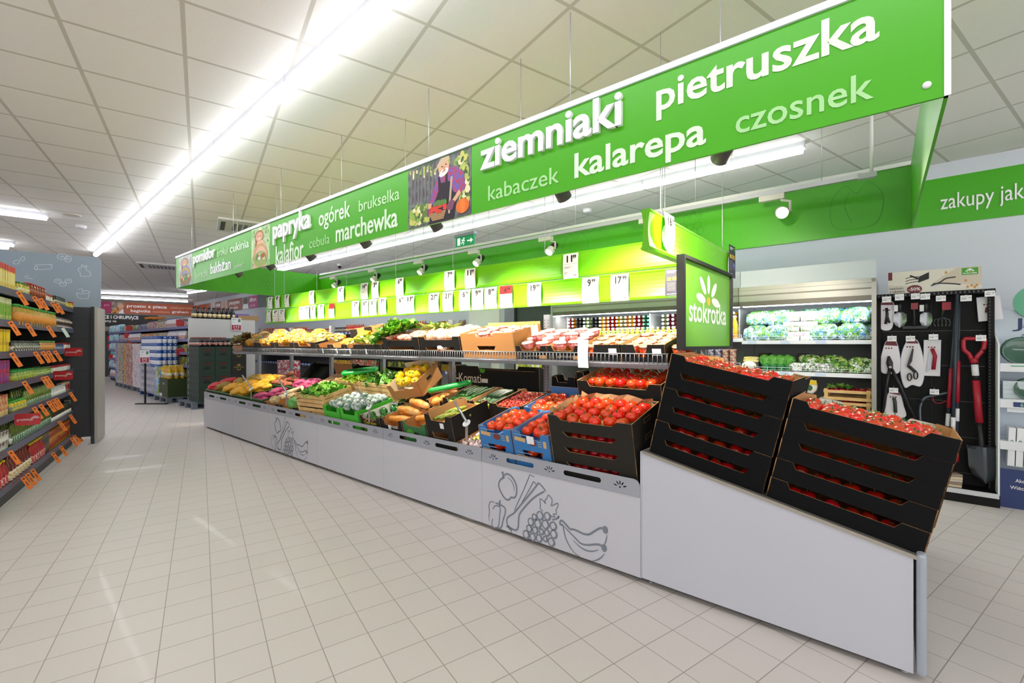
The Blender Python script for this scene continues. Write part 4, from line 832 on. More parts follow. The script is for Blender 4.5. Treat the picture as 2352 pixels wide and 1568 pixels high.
for s_ in range(2):
    u = -1.275+s_*.325
    for k in range(2):
        M = MD(u, 0, k*.132); o = carton('cardboard_box', f'{("lower", "upper")[k]} blue tomato box, {("left", "right")[s_]} one of the front pair', M, .315, .42, .132, blue, mat('4f86c8', .6), .045, .22, .8, edge=mat('b58a5c', .8), group='blue tomato boxes'); logo_box(o, .315, .132, 'blue')
        if s_ == k == 1: MB().box(.13, .19, -.004, -.002, .055, .11, st_w).build('sticker', o)
    scatter(tomato_b, MD(u, 0, .132), lsp(.07, .245, 3), lsp(.08, .34, 4), .075, f'large tomato, #i from the left in row #j of the {("left", "right")[s_]} front blue box', 'tomatoes in the front blue boxes', .012, pi, .5)
    scatter(tomato_b, MD(u, 0, 0), lsp(.1, .22, 2), [.07], .055, f'dark tomato seen in the slot of the lower {("left", "right")[s_]} blue box, #i from the left', 'tomatoes in the lower blue boxes', .008, pi, .4)
ink3 = mat('221f1a', .62, spec=.3)
for k in range(4):
    M = MD(-.618, 0, k*.1045); carton('cardboard_tray', f'black tomato tray at the rail, {ordw(k)} from the bottom of four', M, .585, .4, .1045, ink3, kraft, .03, .17 if k < 3 else .12, .82 if k < 3 else .84, .035, corners=True, hand=True, group='front stack of black trays')
    if k < 3: scatter(tomato_shaded, M, lsp(.13, .46, 6), [.08], .02, f'shaded tomato, #i from the left in the slot of the {ordw(k)} front tray from below', 'tomatoes inside the front stack', .008, pi, .4)
M = MD(-.618, 0, .3135); scatter(tomato, M, lsp(.07, .51, 6), lsp(.055, .345, 4), .045, 'red tomato, #i from the left in row #j of the open front black tray', 'tomatoes in the open front tray', .012, pi, .45, sc=1.18)
paper = mat('a8845c', .8, bump=.8, bscale=14)
def crumple(label, M, w, h, seed):
    rg = random.Random(seed); b = MB(); n = 9; g = [[b.b.verts.new(b.T @ V((w*i/n, rg.uniform(-.012, .012), h*j/2+rg.uniform(-.012, .018)*(j > 0)))) for i in range(n+1)] for j in range(3)]
    for j in range(2):
        for i in range(n): b.face([g[j][i], g[j][i+1], g[j+1][i+1], g[j+1][i]], paper)
    tag(b.build('wrapping_paper', M=M), label, 'paper')
crumple('crumpled brown paper along the back of the open front tray', M @ T3(.03, .385, .05), .52, .075, 1); crumple('crumpled brown paper at the left side of the open front tray', M @ T3(.02, .05, .04) @ RZ(pi/2-.1) @ RX(-.4), .3, .08, 2)
# ---- back row ---------------------------------------------------------------------------------
YB = .445
wood_crate('wooden crate of leeks behind the yellow nets', MD(-7.45, YB, .02), h=.12)
leek = make_one('leek', 'leek', lambda: MB().tube([(-.2, 0, .02), (0, 0, .02), (.12, 0, .022), (.25, .01, .03)], .016, mat('dfe3cf', .5, noise='8fae62', nscale=5), 8, rr=[.018, .016, .018, .024]))
for k in range(6): leek.put(MD(-7.25+.05*k, YB+.15, .09+.012*(k % 3)) @ RZ(.9+.12*k), f'{ordw(k)} leek from the left in the back wooden crate', 'leeks')
for k in range(3): plastic_crate(('green crate with yellow nets in the back row', 'green crate of sweet potatoes in the back row', 'green crate with purple nets in the back row')[k], MD(-6.75+k*.6, YB, .05), h=.11, group='green plastic crates of the back row')
for k in range(2): net_or.put(MD(-6.6+k*.26, YB+.15, .1) @ RZ(.4+k), ('yellow net bag in the back green crate', 'yellow net bag beside the sweet potatoes')[k])
for k in range(14): potato.put(MD(-6.1+.1*(k % 6)+.03*(k//6), YB+.08+.1*(k//6), .12+.04*(k//6)+R.uniform(0, .03)) @ RZ(R.uniform(-1, 1)), f'sweet potato, {ordw(k % 6)} from the left in layer {k//6+1} of the back heap', 'sweet potatoes')
for k in range(3): net_pur.put(MD(-5.35+k*.2, YB+.14+.05*(k % 2), .09) @ RZ(k), f'{ordw(k)} purple net bag from the left in the back green crate', 'purple net bags at the back')
M = MD(-4.78, YB-.02, .08); carton('cardboard_box', 'open brown box of ginger with its lid raised behind the wooden crate', M, .45, .4, .14, brown, mat('8a6440', .8), .03, backup=.2)
for k in range(22): ginger.put(M @ T3(.06+.085*(k % 5), .06+.08*(k//5), .1+.02*R.random()+.01*(k//5)) @ RZ(R.uniform(-pi, pi)), f'ginger root, {ordw(k % 5)} from the left in row {k//5+1} of the brown box', 'ginger roots')
for nm, u, sd, cols in (('pods', -4.12, 3, ('9fc23a', '7aa52c', 'b8cf4c', '5c8a24')), ('spinach', -3.55, 4, ('4f8a2a', '3a6f22', '74a83a', '2c5a20'))):
    for k in range(2): wood_crate(f'{("lower", "upper")[k]} wooden crate of {"green bean pods" if nm == "pods" else "leafy chard"} in the back row', MD(u, YB, .05+k*.145), h=.14)
    if nm == 'pods': leaf_pile('green_beans', 'heap of light green bean pods in the back wooden crate', 'beans', MD(u, YB, .27), .56, .38, 170, cols, .06, dome=.06, seed=sd, long=2.6)
    else:
        leaf_pile('chard', 'heap of dark green chard in the back wooden crate', 'chard', MD(u, YB, .27), .56, .38, 110, cols, .085, dome=.08, seed=sd)
        b = MB(); rg = random.Random(8)
        for _ in range(26): x, y = rg.uniform(.1, .45), rg.uniform(.04, .2); a = rg.uniform(-.6, .6); b.tube([(x, y, .02), (x+.05*sin(a), y+.05, .06), (x+.1*sin(a), y+.12, .085)], .005, mat('b4c94a', .5), 5)
        tag(b.build('chard_stalks', M=MD(u, YB, .27)), 'pale green chard stalks on the back wooden crate', 'chard', kind='stuff')
    leaf_pile('leaves', f'leaves between the slats under the {nm}', 'leaves', MD(u, YB, .07), .56, .38, 50, cols[1:], .07, dome=.03, seed=sd+9)
def slab(name, label, cat, M, w, d, h, m, m2=None):
    b = MB(); n = 24; pr = []
    for k, (ins, z) in enumerate(((.012, 0), (0, .01), (0, h-.012), (.012, h), (.03, h-.004))):
        r = .05; pr.append(b.vs([((w/2-ins-r)*(1 if cos(2*pi*(i+.5)/n) > 0 else -1)+r*cos(2*pi*(i+.5)/n), (d/2-ins-r)*(1 if sin(2*pi*(i+.5)/n) > 0 else -1)+r*sin(2*pi*(i+.5)/n), z) for i in range(n)]))
    for p, q in zip(pr, pr[1:]):
        for i in range(n): b.face([p[i], p[(i+1) % n], q[(i+1) % n], q[i]], m, True)
    b.face(pr[0][::-1], m); b.face(pr[-1], m)
    o = tag(b.build(name, M=M), label, cat)
    if m2: MB().lathe([(.05, 0), (.05, .001)], m2, 20, SCL(1, .6, 1)).build('oval_label', o, T3(0, .0, h-.003))
    return o
gbag = mat('179a3c', .25, coat=.6)
slab('flat_pack', 'bright green flat pack lying on the bean pods', 'pack', MD(-3.85, YB+.2, .37) @ RZ(.55) @ RX(.12), .46, .13, .05, gbag)
slab('flat_pack', 'bright green flat pack with a grey oval label behind the orange packets', 'pack', MD(-2.15, YB+.1, .31) @ RZ(.95) @ RX(-.3), .42, .13, .05, gbag, mat('b9c0bc', .4))
M = MD(-2.87, YB-.06, .2) @ RZ(.2) @ RX(.28) @ RY(-.12); carton('cardboard_box', 'brown box of yellow peppers tipped up behind the pepper box', M, .42, .36, .17, brown, mat('c9b79a', .7), .07, backup=.06, hand=True); carton('cardboard_box', 'box under the tipped yellow pepper box', MD(-2.86, YB, .0), .42, .38, .16, brown, brown, .0)
scatter(ypep, M, lsp(.08, .34, 4), lsp(.08, .28, 3), .12, 'yellow pepper, #i from the left in row #j of the tipped brown box', 'yellow peppers', .015, pi, .8)
M = MD(-2.93, YB, .0); carton('cardboard_box', 'white lined box of green peppers in the back row', MD(-3.1, YB-.04, .03), .3, .4, .13, ink, cwhite, .03)
scatter(gpep, MD(-3.1, YB-.04, .03), lsp(.06, .24, 2), lsp(.07, .3, 3), .06, 'green pepper, #i from the left in row #j of the back pepper box', 'green peppers in the back box', .012, pi, 1.0)
M = MD(-2.42, YB, .0); carton('cardboard_box', 'black box of round orange squash in the back row', M, .24, .4, .22, ink, brown, .06)
squash = make_one('round_squash', 'squash', lambda: MB().lathe([(0, 0), (.03, .002), (.055, .03), (.055, .06), (.03, .085), (0, .08)], mat('d0842a', .45, noise='e0a050', nscale=10), 18, lob=9, la=.03))
scatter(squash, M, lsp(.07, .17, 2), lsp(.08, .3, 3), .13, 'orange squash, #i from the left in row #j of the black box', 'orange squash', .008)
for nm, u, pr, w in (('dark cucumbers', -2.17, cuke, .355), ('zucchini', -1.81, zuke, .3)):
    for k in range(2): carton('cardboard_tray', f'{("lower", "upper")[k]} black tray of {nm} in the back row', MD(u, YB, k*.13), w, .4, .13, ink, kraft, .05, .18, .82)
    for k in range(12 if pr is cuke else 10): pr.put(MD(u+.06+(k % 6 if pr is cuke else k % 5)*(w-.12)/5, YB+.16+.1*(k//6), .2+.025*(k//6)) @ RZ(pi/2+R.uniform(-.2, .2)), f'{nm[:-1] if pr is cuke else nm}, {ordw(k % (6 if pr is cuke else 5))} from the left, layer {k//(6 if pr is cuke else 5)+1} of the back tray', nm)
for k in range(5): cuke2.put(MD(-2.12+.12*k, YB+.03, .19) @ RZ(.1+.2*(k % 3)), f'{ordw(k)} yellowish cucumber from the left at the front edge of the back trays', 'yellowish cucumbers')
M = MD(-1.5, YB, 0)
for k in range(2): carton('cardboard_tray', f'{("lower", "upper")[k]} black tray of cherry tomatoes in the back row', MD(-1.52, YB, k*.13), .31, .42, .13, ink, brown, .025, .1, .9, sticker=[(.4, .3, .05, .03, st_w)] if k else None)
scatter(cherry, MD(-1.52, YB, .13), lsp(.03, .28, 11), lsp(.03, .38, 15), .095, 'cherry tomato, #i from the left in row #j of the back tray', 'cherry tomatoes', .006, pi, 1)
for k in range(2): o = carton('cardboard_box', f'{("lower", "upper")[k]} blue tomato box of the back row', MD(-1.19, YB, k*.13), .315, .4, .13, blue, mat('4f86c8', .6), .04, .2, .8, edge=mat('b58a5c', .8), backup=.05 if k else 0)
scatter(tomato_b, MD(-1.19, YB, .13), lsp(.07, .25, 3), lsp(.07, .33, 4), .07, 'large tomato, #i from the left in row #j of the back blue box', 'tomatoes in the back blue box', .012, pi, .5)
carton('cardboard_box', 'blue box half hidden behind the front black stack', MD(-.86, YB, .1), .2, .4, .16, blue, blue, .03)
crumple('grey brown wrapping paper on the half hidden blue box', MD(-.85, YB+.05, .25), .2, .05, 5)
for k in range(4):
    M = MD(-.65, YB, .04+k*.118); carton('cardboard_tray', f'black tomato tray in the back row, {ordw(k)} from the bottom of four', M, .62, .39, .118, ink2, kraft, .04, .13, .87, .02, group='back stack of black trays')
    if k > 1: scatter(tomato if k == 3 else tomato_shaded, M, lsp(.09, .53, 7), lsp(.06, .33, 5) if k == 3 else [.05], .065 if k == 3 else .04, f'tomato, #i from the left in row #j of the {"open" if k == 3 else "covered"} back black tray', 'tomatoes in the back black trays', .008, pi, .4)
# empty black trays propped behind the back row
for i, (u, n0, w) in enumerate(((-6.1, .1, .6), (-5.45, .12, .6), (-4.85, .1, .6), (-4.2, .08, .6))):
    carton('cardboard_tray', f'empty black tray propped on edge behind the posts, {ordw(i)} from the far end', S.M(u, .98, .72+.0*i) @ RX(.9), w, .36, .12, ink2, ink2, .03, edge=ink)
o = carton('cardboard_tray', 'black tray on edge with white lettering behind the cucumbers', S.M(-2.56, .96, .85) @ RX(.05), 1.13, .12, .28, ink2, ink2, .03, .3, .97); logo_box(o, 1.13, .28, 'komati')
for i, u in enumerate((-1.3, -1.02, -.8)): carton('cardboard_tray', f'black tray end standing behind the blue boxes, {ordw(i)} from the left', S.M(u, .98, .7) @ RX(.1), .26, .12, .42-.05*(i != 1), ink2, ink2, .05, .25, .75, sticker=[(.3, .5, .05, .06, st_w)] if i == 1 else None)
# ---- upper shelf ------------------------------------------------------------------------------
def MS(u, y=.0, n=0.0): return S.M(u, .425, 1.2345) @ RX(TILT) @ T3(0, y, n)
carton('cardboard_box', 'brown box of red lettuce at the far end of the upper shelf', MS(-7.5), .4, .36, .1, brown, brown, .0)
leaf_pile('red_lettuce', 'heap of brown red lettuce at the far end of the upper shelf', 'lettuce', MS(-7.66, -.02, .06), .66, .4, 220, ('7a5a34', '5a3c26', '9a8048', '6f7a34', '8a6a3c'), .075, dome=.16, seed=11)
for i in range(4):
    u = -7.06+i*.618; carton('cardboard_tray', f'black tray of bagged potatoes, {ordw(i)} from the far end of the upper shelf', MS(u), .61, .37, .15, ink, kraft, .05, .22, .8, group='black trays of bagged potatoes')
    for k in range(7):
        pr = (net_yel, net_film, net_film)[(k+i) % 3] if i else (net_yel, net_yel, net_film)[k % 3]
        pr.put(MS(u+.13+.17*(k % 3), .1+.11*(k//3), .09+.035*(k//3)+.03*R.random()) @ RZ(R.uniform(-.6, .6)) @ RX(-.2), f'bag of yellow produce, {ordw(k % 3)} from the left in row {k//3+1} of the {ordw(i)} potato tray', 'bags on the upper shelf')
for i, (u, w, nm) in enumerate(((-4.575, .34, 'black box with a small white tag left of the yellow packets'), (-4.225, .32, 'black box of yellow packets'), (-3.89, .235, 'black box of pale celery'), (-3.645, .5, 'black box of wrapped chicory'))):
    carton('cardboard_box', nm+' on the upper shelf', MS(u), w, .37, .125, ink, kraft, .04 if i != 3 else .0, .18, .82, sticker=[(.35, .1, .03, .06, st_w)])
net_film.put(MS(-4.4, .2, .11), 'film bag lying in the black box with the white tag'); net_yel.put(MS(-4.05, .15, .07), 'yellow bag in the narrow black box'); net_yel.put(MS(-3.9, .3, .13) @ RZ(.4), 'yellow bag behind the pale celery')
for k in range(4): carton('cardboard_box', f'small black and yellow carton, {ordw(k)} from the left behind the celery', MS(-4.3+.17*k, .34, .14+.012*k) @ RZ(.2), .15, .1, .1, (ink, brown)[k % 2], kraft, 0, corners=False)
leaf_pile('celery', 'pale yellow green celery tops on the upper shelf', 'celery', MS(-3.9, .0, .08), .5, .34, 110, ('c9cf4c', 'a8c03a', 'dfe08a', '8fae3a'), .05, dome=.08, seed=12)
leaf_pile('chicory', 'pale chicory in film on the upper shelf', 'chicory', MS(-3.5, .05, .1), .36, .3, 60, ('e6dfc4', 'd9cfae', 'cfa88a'), .05, dome=.07, seed=13, long=2.4)
leaf_pile('green_lettuce', 'bunch of bright green leaf lettuce hanging over the upper shelf edge', 'lettuce', MS(-3.34, .0, .05) @ RY(-.28), .56, .36, 260, ('6fae22', '4f8a1c', '2f6a18', '8fc83a', '3a7a1c'), .08, dome=.17, seed=14)
for nm, u, w in (('radishes', -3.1, .61), ('onions', -2.47, .56)):
    for k in range(2): carton('cardboard_tray', f'{("lower", "upper")[k]} black tray of {nm if nm == "onions" else "bunched carrots"} on the upper shelf', MS(u, 0, k*.1), w, .37, .1, ink2, kraft, .03, .12, .85)
cb = make_one('carrot_bag', 'bag', lambda: MB().blob(.1, .05, .03, patch_mat(['c9603a', 'd98a5a', 'e8cfc0', 'b84a34', 'f0e6da'], 50), 2, T3(0, 0, .03), .1, 8, 4))
scatter(cb, MS(-3.1, 0, .1), lsp(.13, .48, 3), lsp(.08, .32, 4), .05, 'bag of pinkish roots, #i from the left in row #j of the upper carrot tray', 'root bags', .012, .6, .3)
ob_ = make_one('onion_bag', 'bag', lambda: MB().blob(.075, .06, .045, patch_mat(['d9a98a', 'c98f70', 'e8d6c8', 'b87a5c', 'f0e9e2'], 45), 2, T3(0, 0, .04), .14, 9, 6))
scatter(ob_, MS(-2.47, 0, .1), lsp(.1, .46, 4), lsp(.08, .32, 3), .05, 'filmed bag of shallots, #i from the left in row #j of the upper onion tray', 'shallot bags', .012, .6, .3)
ob_.put(MS(-2.2, .05, .045), 'filmed bag seen in the slot of the lower onion tray')
leaf_pile('onion_tops', 'green stalk tips sticking up behind the carrot tray', 'vegetable', MS(-2.8, .3, .2), .5, .08, 26, ('7a9a3a', '9fae4c'), .06, .0, .05, 21, long=3, up=1.2)
for k in range(2): carton('cardboard_box', f'{("lower", "upper")[k]} brown box of tomato packs on the upper shelf', MS(-1.89, 0, k*.112), .62, .39, .112, brown, mat('c8955a', .75), .035, .3, .66, .02, edge=mat('d9b07c', .8), backup=.02 if k else 0)
MB_ = MB().box(0, .1, -.001, 0, 0, .09, st_w); tag(MB_.build('box_label', M=MS(-1.268, .24, .135) @ RZ(pi/2)), 'white label on the right side of the upper brown box', 'label')
film = mat('f2dcd6', .12, alpha=.35, coat=.8)
tray_r = make_one('tomato_pack', 'tomato pack', lambda: MB().box(-.06, .06, -.04, .04, 0, .035, mat('c8442c', .4, noise='e8a090', nscale=30)), ('film_lid', lambda: MB().blob(.066, .046, .014, mat('e8d0c4', .15, coat=.8, noise='c8603c', nscale=22), 2, T3(0, 0, .045))))
scatter(tray_r, MS(-1.89, 0, .112), lsp(.1, .52, 4), lsp(.07, .32, 3), .055, 'tomato pack with pale film, #i from the left in row #j of the brown box', 'tomato packs in the brown box', .008, .3, .15)
pink = make_one('pink_pack', 'tomato pack', lambda: MB().lathe([(.045, 0), (.055, .03), (.057, .045)], mat('c83a3a', .25, noise='e89a9a', nscale=35, coat=.6), 16, SCL(1, .75, 1)), ('clear_lid', lambda: MB().lathe([(.06, .045), (.06, .052), (.048, .062), (0, .064)], mat('e8b4b0', .15, coat=.8, noise='f2e4e2', nscale=25), 16, SCL(1, .75, 1))))
for i in range(2):
    u = -1.262+i*.312; o = carton('cardboard_tray', f'{("left", "right")[i]} black tray of pink lidded packs on the upper shelf', MS(u), .305, .38, .115, ink2, kraft, .04, .14, .84, .02, group='trays of pink packs'); logo_box(o, .305, .115, 'tom')
    scatter(pink, MS(u), lsp(.08, .225, 2), lsp(.07, .33, 4), .07, f'pink lidded pack, #i from the left in row #j of the {("left", "right")[i]} tray', 'pink lidded packs', .006, .4, .08, zs=lambda a_, c_: .075+.012*c_)
    scatter(pink, MS(u), [.15], lsp(.13, .3, 2), .13, f'pink lidded pack on top in row #j of the {("left", "right")[i]} tray', 'pink lidded packs', .01, .4, .1)
cup = make_one('tomato_cup', 'tomato cup', lambda: MB().lathe([(.032, 0), (.04, .05), (.043, .085)], mat('a82410', .25, noise='e0823a', nscale=45, coat=.6), 16), ('clear_lid', lambda: MB().lathe([(.046, .085), (.046, .092), (.04, .098), (.03, .094), (0, .095)], mat('dfc0a8', .15, coat=.8, noise='b8603a', nscale=30), 16)))
for i in range(2):
    u = -.644+i*.315; o = carton('cardboard_tray', f'{("left", "right")[i]} black tray of tomato cups at the near end of the upper shelf', MS(u), .305, .38, .125, ink2, kraft, .085, .3 if i else .02, .62 if i else .36, .02, sticker=[(.72, .42, .06, .045, st_w)], group='trays of tomato cups')
    scatter(cup, MS(u), lsp(.055, .25, 3), lsp(.055, .33, 4), .0, f'clear lidded tomato cup, #i from the left in row #j of the {("left", "right")[i]} tray', 'tomato cups', .004, pi, .05, zs=lambda a_, c_: .012+.006*c_)
cup.put(MS(.03, .1, -.0), 'tomato cup standing past the end of the upper shelf'); cup.put(MS(.03, .22, .0), 'tomato cup nearest the shop sign on the upper shelf')
card(None, 0, 0, 0, 0, '', 'white printed sheet hanging over the wire fence below the pink packs', M=S.M(-.66, .395, 1.19), w=.085, h=.2, group=None)
# metal arms with a disc that carry price tickets
arm_m = mat('a8abb0', .3, .8)
for i, (xa, ya, xb, yb) in enumerate(((557, 862, 577, 893), (641, 872, 658, 903), (821, 893, 848, 935), (1044, 922, 1072, 972))):
    p, q = S.pv(xa, ya, .06), S.pv(xb, yb, -.0); t = thing('ticket_arm', f'slanted grey metal ticket arm with a disc, {ordw(i)} from the far end of the stand', 'ticket holder', S.M(q.x, q.y, q.z), 'ticket arms along the rail')
    d = V((p.x-q.x, p.y-q.y, p.z-q.z)); MB().tube([(0, 0, .012), tuple(d)], .010, arm_m, 8).build('arm', t); MB().lathe([(.033, 0), (.035, .003), (.033, .006)], mat('cfd2d6', .3, .6), 20).build('disc', t, RX(.75))
    MB().box(-.013, .013, -.003, .001, -.14, 0, mat('a89c90', .4, .4)).build('strip', t)
# ---- stacks on the sloped end unit ------------------------------------------------------------
def MW(x, y=0.0, n=0.0): return S.M(.004, .032, .757) @ RY(WA) @ T3(x, y, n)
ink4 = mat('0b0c0e', .6, spec=.12)
for nm, x0_, w, cnt, hh in (('left', .027, .59, 6, .0955), ('right', .632, .583, 5, .099)):
    for k in range(cnt):
        top = k == cnt-1; M = MW(x0_+.0018*k, R.uniform(-.003, .003), k*hh+.001)
        carton('cardboard_tray', f'black tomato tray, {ordw(k)} from the bottom of the {nm} stack on the sloped unit', M, w, .4, hh-.001, ink4, kraft, .028 if not top else .024, .12 if not (top and nm == 'right') else .1, .86 if nm == 'left' else .84, .018, group=f'{nm} stack on the sloped unit', backup=-.04 if top else 0)
        if not top: scatter(tomato_shaded, M, lsp(.1, w-.12, 6), [.1], .012, f'shaded tomato, #i from the left in the slot of {nm} sloped tray {k+1}', f'tomatoes inside the {nm} sloped stack', .012, pi, .5)
    M = MW(x0_+.0018*(cnt-1), 0, (cnt-1)*hh)
    scatter(tomato, M, lsp(.07, w-.07, 7 if nm == 'left' else 8), lsp(.055, .34, 4 if nm == 'left' else 5), .03, f'tomato, #i from the left in row #j of the {nm} top sloped tray', f'tomatoes on the {nm} sloped stack', .01, pi, .5)
    crumple(f'brown paper at the back of the {nm} top tray', M @ T3(.02, .385, .0), w-.06, .05, 7 if nm == 'left' else 9)
for k in range(5): carton('cardboard_tray', f'black tray behind the left sloped stack, {ordw(k)} from the bottom', MW(.0, .43, k*.108), .605, .4, .107, ink4, kraft, .03, .15, .85, corners=True, group='rear stack of the sloped unit')
scatter(tomato, MW(.0, .43, .432), [.55], [.06, .14, .25], .05, 'tomato, row #j at the right end of the tray behind the left sloped stack', 'tomatoes of the rear tray')
for k in range(4): carton('cardboard_box', f'{"open white lined" if k == 3 else "closed"} box behind the right sloped stack, {ordw(k)} from the bottom', MW(.645, .45, k*.097), .625, .42, .096, brown if k == 3 else ink4, cwhite, .02, .2, .8, backup=.02 if k == 3 else 0, edge=mat('c08a58', .8))
for k in range(4): carton('cardboard_box', f'{"open" if k == 3 else "closed"} box of asparagus at the far side of the sloped unit, {ordw(k)} from the bottom', MW(.64, .9, k*.095), .6, .42, .094, brown, cwhite, .02, .2, .8)
leaf_pile('asparagus', 'pale green asparagus bundles in the white lined box', 'asparagus', MW(.66, .96, .31), .55, .3, 90, ('b9c98a', '8fa85a', 'd9dcb0', '5f8a6a', '6a6a4a'), .035, dome=.05, seed=17, long=2.2)
# ================================================================ refrigerated shelves along the back wall
FV_ = 3.05; fw_ = mat('d9dcde', .4); fgrey = mat('a3a19d', .35, .4); fin = mat('7d8284', .5)
def fridge(label, u0, u1, shelves, left_panel, right_panel):
    t = thing('refrigerated_shelf', label, 'refrigerator', S.M(u0, FV_)); w = u1-u0
    MB().box(0, w, .72, .78, 0, 1.98, fin).build('back_panel', t)
    MB().box(0, w, .0, .75, 0, .34, dgrey).build('base', t)
    MB().prism([(0, 0), (w, 0), (w, .145), (0, .145)], .03, fgrey).build('front_header', t, T3(0, -.02, 1.80)); MB().box(0, w, -.03, .75, 1.945, 1.985, fgrey).build('top_panel', t); MB().box(0, w, -.026, .0, 1.775, 1.825, mat('6a645c', .4, .3)).build('header_trim', t); MB().box(0, w, -.024, -.02, 1.885, 1.9, mat('7a756e', .4, .3)).build('header_shadow_line', t)  # thin upper strip is a shadow line put on as dark colour
    b = MB().prism([(0, 0), (.62, 0), (.62, .045), (0, .13)], w, mat('c4cdd0', .3, .2), M=RZ(-pi/2) @ RX(0)); b.b.free()
    MB().box(0, w, .01, .2, 1.785, 1.81, mat('d6dfe2', .3)).build('lamp_cover', t)
    MB().box(.02, w-.02, .06, .12, 1.772, 1.785, mat('f0f8ff', .4, em=6)).build('lamp_tube', t)
    MB().box(0, w, .05, .7, 1.985, 2.17, mat('d6dbe4', .5)).build('upper_cover', t)
    for on, x in ((left_panel, 0), (right_panel, w-.03)):
        if on: MB().box(x, x+.035, -.03, .75, 0, 1.985, fgrey).build('side_panel', t)
    for z, d0 in shelves:
        b = MB().box(0, w, d0, .72, z-.022, z, fw_).build('shelf', t, None)
        MB().box(.0, w, d0-.012, d0, z-.035, z+.006, mat('e4e6ee', .35)).build('price_rail', t)
        q = MB()
        for zz in (.02, .045): q.bar((.01, d0-.006, z+zz), (w-.01, d0-.006, z+zz), .0022, fw_)
        for k in range(int(w/.13)+1): x = .01+k*(w-.02)/int(w/.13); q.bar((x, d0-.006, z), (x, d0-.006, z+.045), .0022, fw_)
        q.build('front_wire', t)
        for k in range(int(w/.32)): MB().box(.06+k*.32, .15+k*.32, d0-.0135, d0-.0121, z-.03, z, mat('c3d2ea', .5)).build('price_strip', t)
    l = bpy.data.lights.new('fridge_light', 'AREA'); l.shape = 'RECTANGLE'; l.size = w*.95; l.size_y = .08; l.energy = 3.6*w; l.color = (.93, .97, 1)
    o = bpy.data.objects.new('fridge_light', l); COL.objects.link(o); o.parent = t; o.matrix_basis = T3(w/2, .1, 1.765) @ RX(.45)
    return t
fridge('refrigerated shelf of salad bags right of the shop sign', -.22, .965, [(1.395, .12), (1.065, .06), (.68, .0)], False, True)
fridge('long refrigerated shelf of juices behind the upper produce shelf', -2.76, -.225, [(1.42, .16), (1.1, .1), (.76, .0)], True, False)
def bag(name, cat, w, d, h, cols, sc, seed=1, lump=.1):
    return make_one(name, cat, lambda: MB().blob(w/2, d/2, h/2, patch_mat(cols, sc, alpha=1), 3, T3(0, 0, h/2) , lump, 14, seed, 0, .75, .62))
salad_blue = bag('salad_bag', 'salad bag', .23, .11, .175, ['2f7a1c', 'b9cdd8', '4f962a', '3a7ab8', '8fb4cc', '6fa82a', '1f5a18', 'd3e0e6'], 38, 3)
punnet = make_one('salad_punnet', 'punnet', lambda: MB().prism([(-.07, 0), (.07, 0), (.08, .1), (-.08, .1)], .1, patch_mat(['e9ecea', 'd9e0d4', 'a8b99a', 'e6c9cf', '6f9a4a'], 40)), ('label_band', lambda: MB().box(-.079, .079, -.002, .102, .055, .09, mat('e6c2c6', .4, noise='d98aa0', nscale=20))))
salad_grn = bag('salad_bag', 'salad bag', .2, .09, .16, ['2c5a1c', '4f8a2c', '7aae3a', 'b9c96a', '1f3f18', 'e3e8dc'], 34, 5)
fz = S.M(-.22, FV_)
for j in range(2):
    for i in range(6):
        if i in (2, 3): punnet.put(fz @ T3(.47+(i-2)*.155-.0, .2, 1.397+j*.105), f'pink banded salad punnet, {ordw(i-2)} from the left in the {("lower", "upper")[j]} layer of the lit shelf', 'salad punnets')
        else: salad_blue.put(fz @ T3((.12, .31, 0, 0, .76, .99)[i]+.02*j, .19+.05*j, 1.397+j*.165) @ RZ(R.uniform(-.1, .1)) @ RX(-.25), f'blue salad bag, {ordw((0, 1, 0, 0, 2, 3)[i])} from the left, {("lower", "upper")[j]} layer of the lit shelf', 'salad bags on the lit shelf')
for i in range(5):
    for j in range(2): salad_blue.put(fz @ T3(.16+.225*i, .36, 1.397+j*.17) @ RX(-.15), f'salad bag in the back row of the lit shelf, {ordw(i)} from the left, {("lower", "upper")[j]}', 'salad bags on the lit shelf')
for i in range(6): punnet.put(fz @ T3(.47+(i % 2)*.155, .22, 1.61+.0*i) if i < 2 else fz @ T3(.47+(i % 2)*.155, .32+.1*(i//2), 1.397+.1*(i//2)), f'salad punnet stacked behind, {ordw(i)} of the pink banded pile', 'salad punnets')
herb = make_one('herb_pack', 'herbs', lambda: MB().lathe([(.03, 0), (.05, .1)], mat('1f7a3a', .4), 10, SCL(1, .6, 1)), ('leaves', lambda: MB().blob(.055, .035, .06, mat('3f8a2c', .5, noise='6fb54a', nscale=40, bump=.8), 2, T3(0, 0, .12), .2, 10, 2)))
for i in range(4): herb.put(fz @ T3(.22+i*.075, .2, 1.066), f'bagged green herbs, {ordw(i)} from the left on the second shelf', 'herb packs')
for i in range(2): tag(MB().box(0, .1, 0, .2, 0, .19, ink).build('cardboard_box', M=fz @ T3((.5, .13)[i]-.0, .3, 1.066)), ('plain black box right of the herbs', 'plain black box left of the herbs')[i], 'box')
corn = make_one('corn_pack', 'corn', lambda: tubey(.15, .022, mat('d9c86a', .4, noise='eee2b0', nscale=20)))
for i in range(4): corn.put(fz @ T3(.08, .16+.02*i, 1.15+.028*(i % 2)) @ RZ(.35+.1*i), f'pale yellow corn cob, {ordw(i)} in the small heap on the second shelf', 'corn cobs')
cauli = make_one('cauliflower', 'cauliflower', lambda: MB().blob(.07, .06, .05, mat('e4e2d2', .6, bump=.9, bscale=60), 2, T3(0, 0, .045), .12, 12, 3)); cauli.put(fz @ T3(.07, .12, 1.075), 'white wrapped cauliflower at the left of the second shelf')
